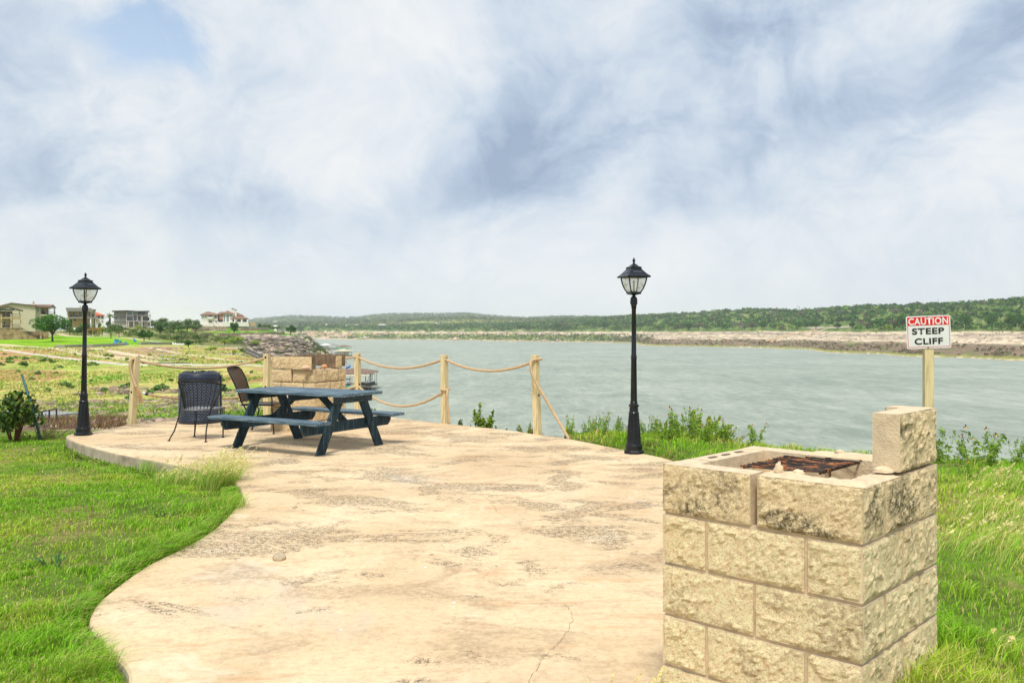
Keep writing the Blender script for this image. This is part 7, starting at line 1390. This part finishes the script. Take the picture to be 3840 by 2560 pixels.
for k, u, t_, w in bank_trees:
    yb = float(np.interp(u, [1800, 2100, 2350, 2550, 2800, 3000, 3300, 3500, 3850], [1233, 1236, 1235, 1238, 1238, 1238, 1238, 1242, 1240])) - (random.uniform(2, 5) if k == 'oak' else random.uniform(-2, 3))
    zone = 'left of the lakeside lamp' if u < 2376 else ('between the lamp and the dirt track' if u < 2890 else ('around the far bank road' if u < 3300 else ('left of the caution sign' if u < 3480 else 'right of the caution sign')))
    plant(k, u, yb, t_, w, cnm[k] + ' at the wood edge ' + zone, cnm[k] + 's ' + zone, dmin=500)
# ------------------------------------------------------------------ masses nobody could count: far woods, brush, boulders
def mass(name, n, u0, u1, d0, d1, hmin, hmax, cond, cols, k=34, seed=1, lsz=.24, dens=None, mat=None, wf=1.2):
    d = rng.uniform(d0, d1, n); u = rng.uniform(u0, u1, n); X_a, Y_a = (u - CX) / FP * d, d; Z_a = zf(X_a, Y_a); ok = cond(u, d, Z_a - WATER_Z, X_a, Y_a); u, d, X_a, Y_a, Z_a = [q_[ok] for q_ in (u, d, X_a, Y_a, Z_a)]; n = len(u)
    h = rng.uniform(hmin, hmax, n); w = h * wf * rng.uniform(.8, 1.2, n); ci = rng.choice(len(cols), n, p=[c_[1] for c_ in cols]); base = np.array([c_[0] for c_ in cols])[ci] * rng.uniform(.75, 1.3, (n, 1))
    dirs = unit(n * k).reshape(n, k, 3); dirs[:, :, 2] = np.abs(dirs[:, :, 2]) * 1.2 - .25; r = rng.uniform(.6, 1.05, (n, k, 1)); p = dirs * r * np.stack([w / 2, w / 2, h * .55], 1)[:, None]; p[:, :, 2] += h[:, None] * .45; p += np.stack([X_a, Y_a, Z_a], 1)[:, None]
    tone = np.repeat(base, k, 0) * rng.uniform(.75, 1.3, (n * k, 1)); V, F_, C = leaves(p.reshape(-1, 3), (np.repeat(h, k) * lsz * rng.uniform(.7, 1.4, n * k)), tone, dirs.reshape(-1, 3), asp=1.25, mix=.6)
    return tag(npmesh(name, V, F_, mat or MLEAF, col=np.clip(C, 0, 1)), kind='stuff')
GRN = [((.035, .10, .02), .44), ((.07, .17, .03), .33), ((.16, .27, .045), .13), ((.14, .125, .09), .10)]
def c_wood(u, d, hw_, x_, y_): return (hw_ > 17.6) & (u > 1250) & (d > 560) & ((fbm(x_ / 40, y_ / 60, 91, 4) > .40) | (d > 1300)) & ~((np.abs(u - 3100) < 115) & (d < 1120))
mass('far_wood', 7500, 1250, 4700, 560, 2450, 4.5, 10.5, lambda u, d, h, x_, y_: c_wood(u, d, h, x_, y_) & (u > 2300), GRN, 40)
mass('far_wood', 5500, 1140, 2450, 1700, 2500, 5, 9.5, lambda u, d, h, x_, y_: (h > 17.2) & (fbm(x_ / 60, y_ / 90, 92, 4) > .38), GRN, 26)
mass('hill_wood', 2600, 1300, 2450, 2500, 3500, 5, 9, lambda u, d, h, x_, y_: (h > 17.2) & (fbm(x_ / 90, y_ / 120, 99, 4) > .46), [((.10, .16, .04), .4), ((.20, .25, .06), .35), ((.16, .14, .08), .25)], 22)
mass('hill_wood', 6500, 850, 2700, 3200, 6700, 8, 15, lambda u, d, h, x_, y_: (h > 16) & (fbm(x_ / 160, y_ / 260, 93, 4) > .42), [((.045, .09, .03), .55), ((.10, .16, .04), .3), ((.18, .22, .06), .15)], 16, lsz=.34)
mass('shore_brush', 22000, 2280, 4500, 500, 1500, .9, 2.2, lambda u, d, h, x_, y_: (h > 1.4) & (h < 7.2 + 3 * (fbm(x_ / 26, y_ / 40, 41, 5) - .5)) & (fbm(x_ / 18, y_ / 30, 94, 4) > .38), [((.185, .13, .085), .66), ((.16, .14, .07), .22), ((.13, .22, .05), .12)], 12, lsz=.4)
mass('shore_brush', 2600, 2280, 4500, 560, 1500, .8, 2.0, lambda u, d, h, x_, y_: (h > 8) & (h < 17.5) & (fbm(x_ / 22, y_ / 30, 95, 4) > .56), [((.15, .22, .05), .5), ((.24, .30, .07), .3), ((.10, .13, .05), .2)], 12, lsz=.4)
mass('slope_scrub', 20000, 1300, 2450, 1300, 2250, 1.4, 3.4, lambda u, d, h, x_, y_: (h > 1.4) & (h < 12.3) & (fbm(x_ / 26, y_ / 40, 41, 5) > .36), [((.075, .13, .035), .5), ((.12, .18, .05), .3), ((.19, .20, .08), .2)], 12, lsz=.38)
mass('slope_scrub', 900, 1120, 1330, 1950, 2250, 1.4, 4, lambda u, d, h, x_, y_: (h > 1.6) & (h < 15) & (fbm(x_ / 26, y_ / 40, 96, 5) > .50), [((.10, .15, .05), .6), ((.18, .20, .09), .4)], 12, lsz=.38)
mass('hill_scrub', 2600, 470, 1010, 225, 470, .5, 1.7, lambda u, d, h, x_, y_: (h > 4) & (fbm(x_ / 9, y_ / 14, 97, 4) > .50) & ((HY + (18 - h) / d * FP) < 1300) & ~((u < 660) & (d < 262)), [((.07, .13, .035), .5), ((.15, .21, .05), .3), ((.20, .18, .09), .2)], 22, lsz=.2)
mass('slope_scrub', 700, 1140, 1262, 490, 640, .8, 2.6, lambda u, d, h, x_, y_: (h > .8) & (h < 13), [((.09, .16, .04), .6), ((.16, .22, .06), .4)], 22, lsz=.24)
def boulders(name, n, u0, u1, d0, d1, s0, s1, cond, base, alt, flat=.7):
    d = rng.uniform(d0, d1, n); u = rng.uniform(u0, u1, n); x_, y_ = (u - CX) / FP * d, d; z_ = zf(x_, y_); k = cond(u, d, z_ - WATER_Z, x_, y_); x_, y_, z_ = x_[k], y_[k], z_[k]; s_ = s0 + (s1 - s0) * rng.random(len(x_)) ** 3
    V, F_, C = stones(x_, y_, z_ + s_ * .1, s_, flat, base, alt); tag(npmesh(name, V, F_, MSTN, col=np.clip(C, 0, 1)), kind='stuff')
PB, PB2 = (.52, .42, .31), (.33, .28, .23)
boulders('shore_boulders', 900, 1290, 2420, 1320, 2120, 1.2, 5.5, lambda u, d, h, x_, y_: (h > .1) & (h < 5.5 - (u - 1300) / 400), PB, PB2); boulders('shore_boulders', 500, 2280, 4300, 500, 1500, .4, 1.8, lambda u, d, h, x_, y_: (h > .1) & (h < 1.6), PB, PB2, .5); boulders('ledge_rocks', 3000, 2300, 4300, 560, 1500, .5, 2.6, lambda u, d, h, x_, y_: (h > 7.5) & (h < 17.3), PB, PB2, .32)
boulders('cliff_rocks', 1300, 900, 1180, 448, 500, .6, 2.8, lambda u, d, h, x_, y_: (h > 1) & (h < 15.6), (.43, .36, .28), (.25, .21, .175), .26); boulders('cliff_rocks', 160, 1130, 1270, 480, 640, .8, 3.2, lambda u, d, h, x_, y_: (h > .2) & (h < 12), PB, (.42, .30, .22), .8); boulders('cliff_rocks', 1500, 1290, 2150, 1640, 2120, .8, 4.5, lambda u, d, h, x_, y_: (h > 12) & (h < 17.4), (.44, .35, .27), (.30, .26, .23), .45)
boulders('cliff_rocks', 700, 1150, 1330, 1980, 2300, 1.5, 6, lambda u, d, h, x_, y_: (h > 4) & (h < 17), (.60, .46, .32), (.58, .38, .24), .5); boulders('gully_rocks', 500, 560, 960, 110, 215, .12, .5, lambda u, d, h, x_, y_: fbm(x_ / 6, y_ / 10, 98, 4) > .55, (.40, .35, .28), (.28, .24, .2), .5)
# ------------------------------------------------------------------ haze
hz = MB().bb(-9900, 9900, -3200, 9450, WATER_Z - 8, 185).build('haze', []); hz.data.materials.clear()
mh = bpy.data.materials.new('haze'); mh.use_nodes = True; t = mh.node_tree; t.nodes.remove(t.nodes['Principled BSDF'])
pv = N(t, 'ShaderNodeVolumePrincipled', {'Color': (.90, .95, 1.0, 1), 'Density': .000085, 'Anisotropy': 0.0})
t.links.new(pv.outputs[0], t.nodes['Material Output'].inputs['Volume']); hz.data.materials.append(mh); tag(hz, kind='stuff')
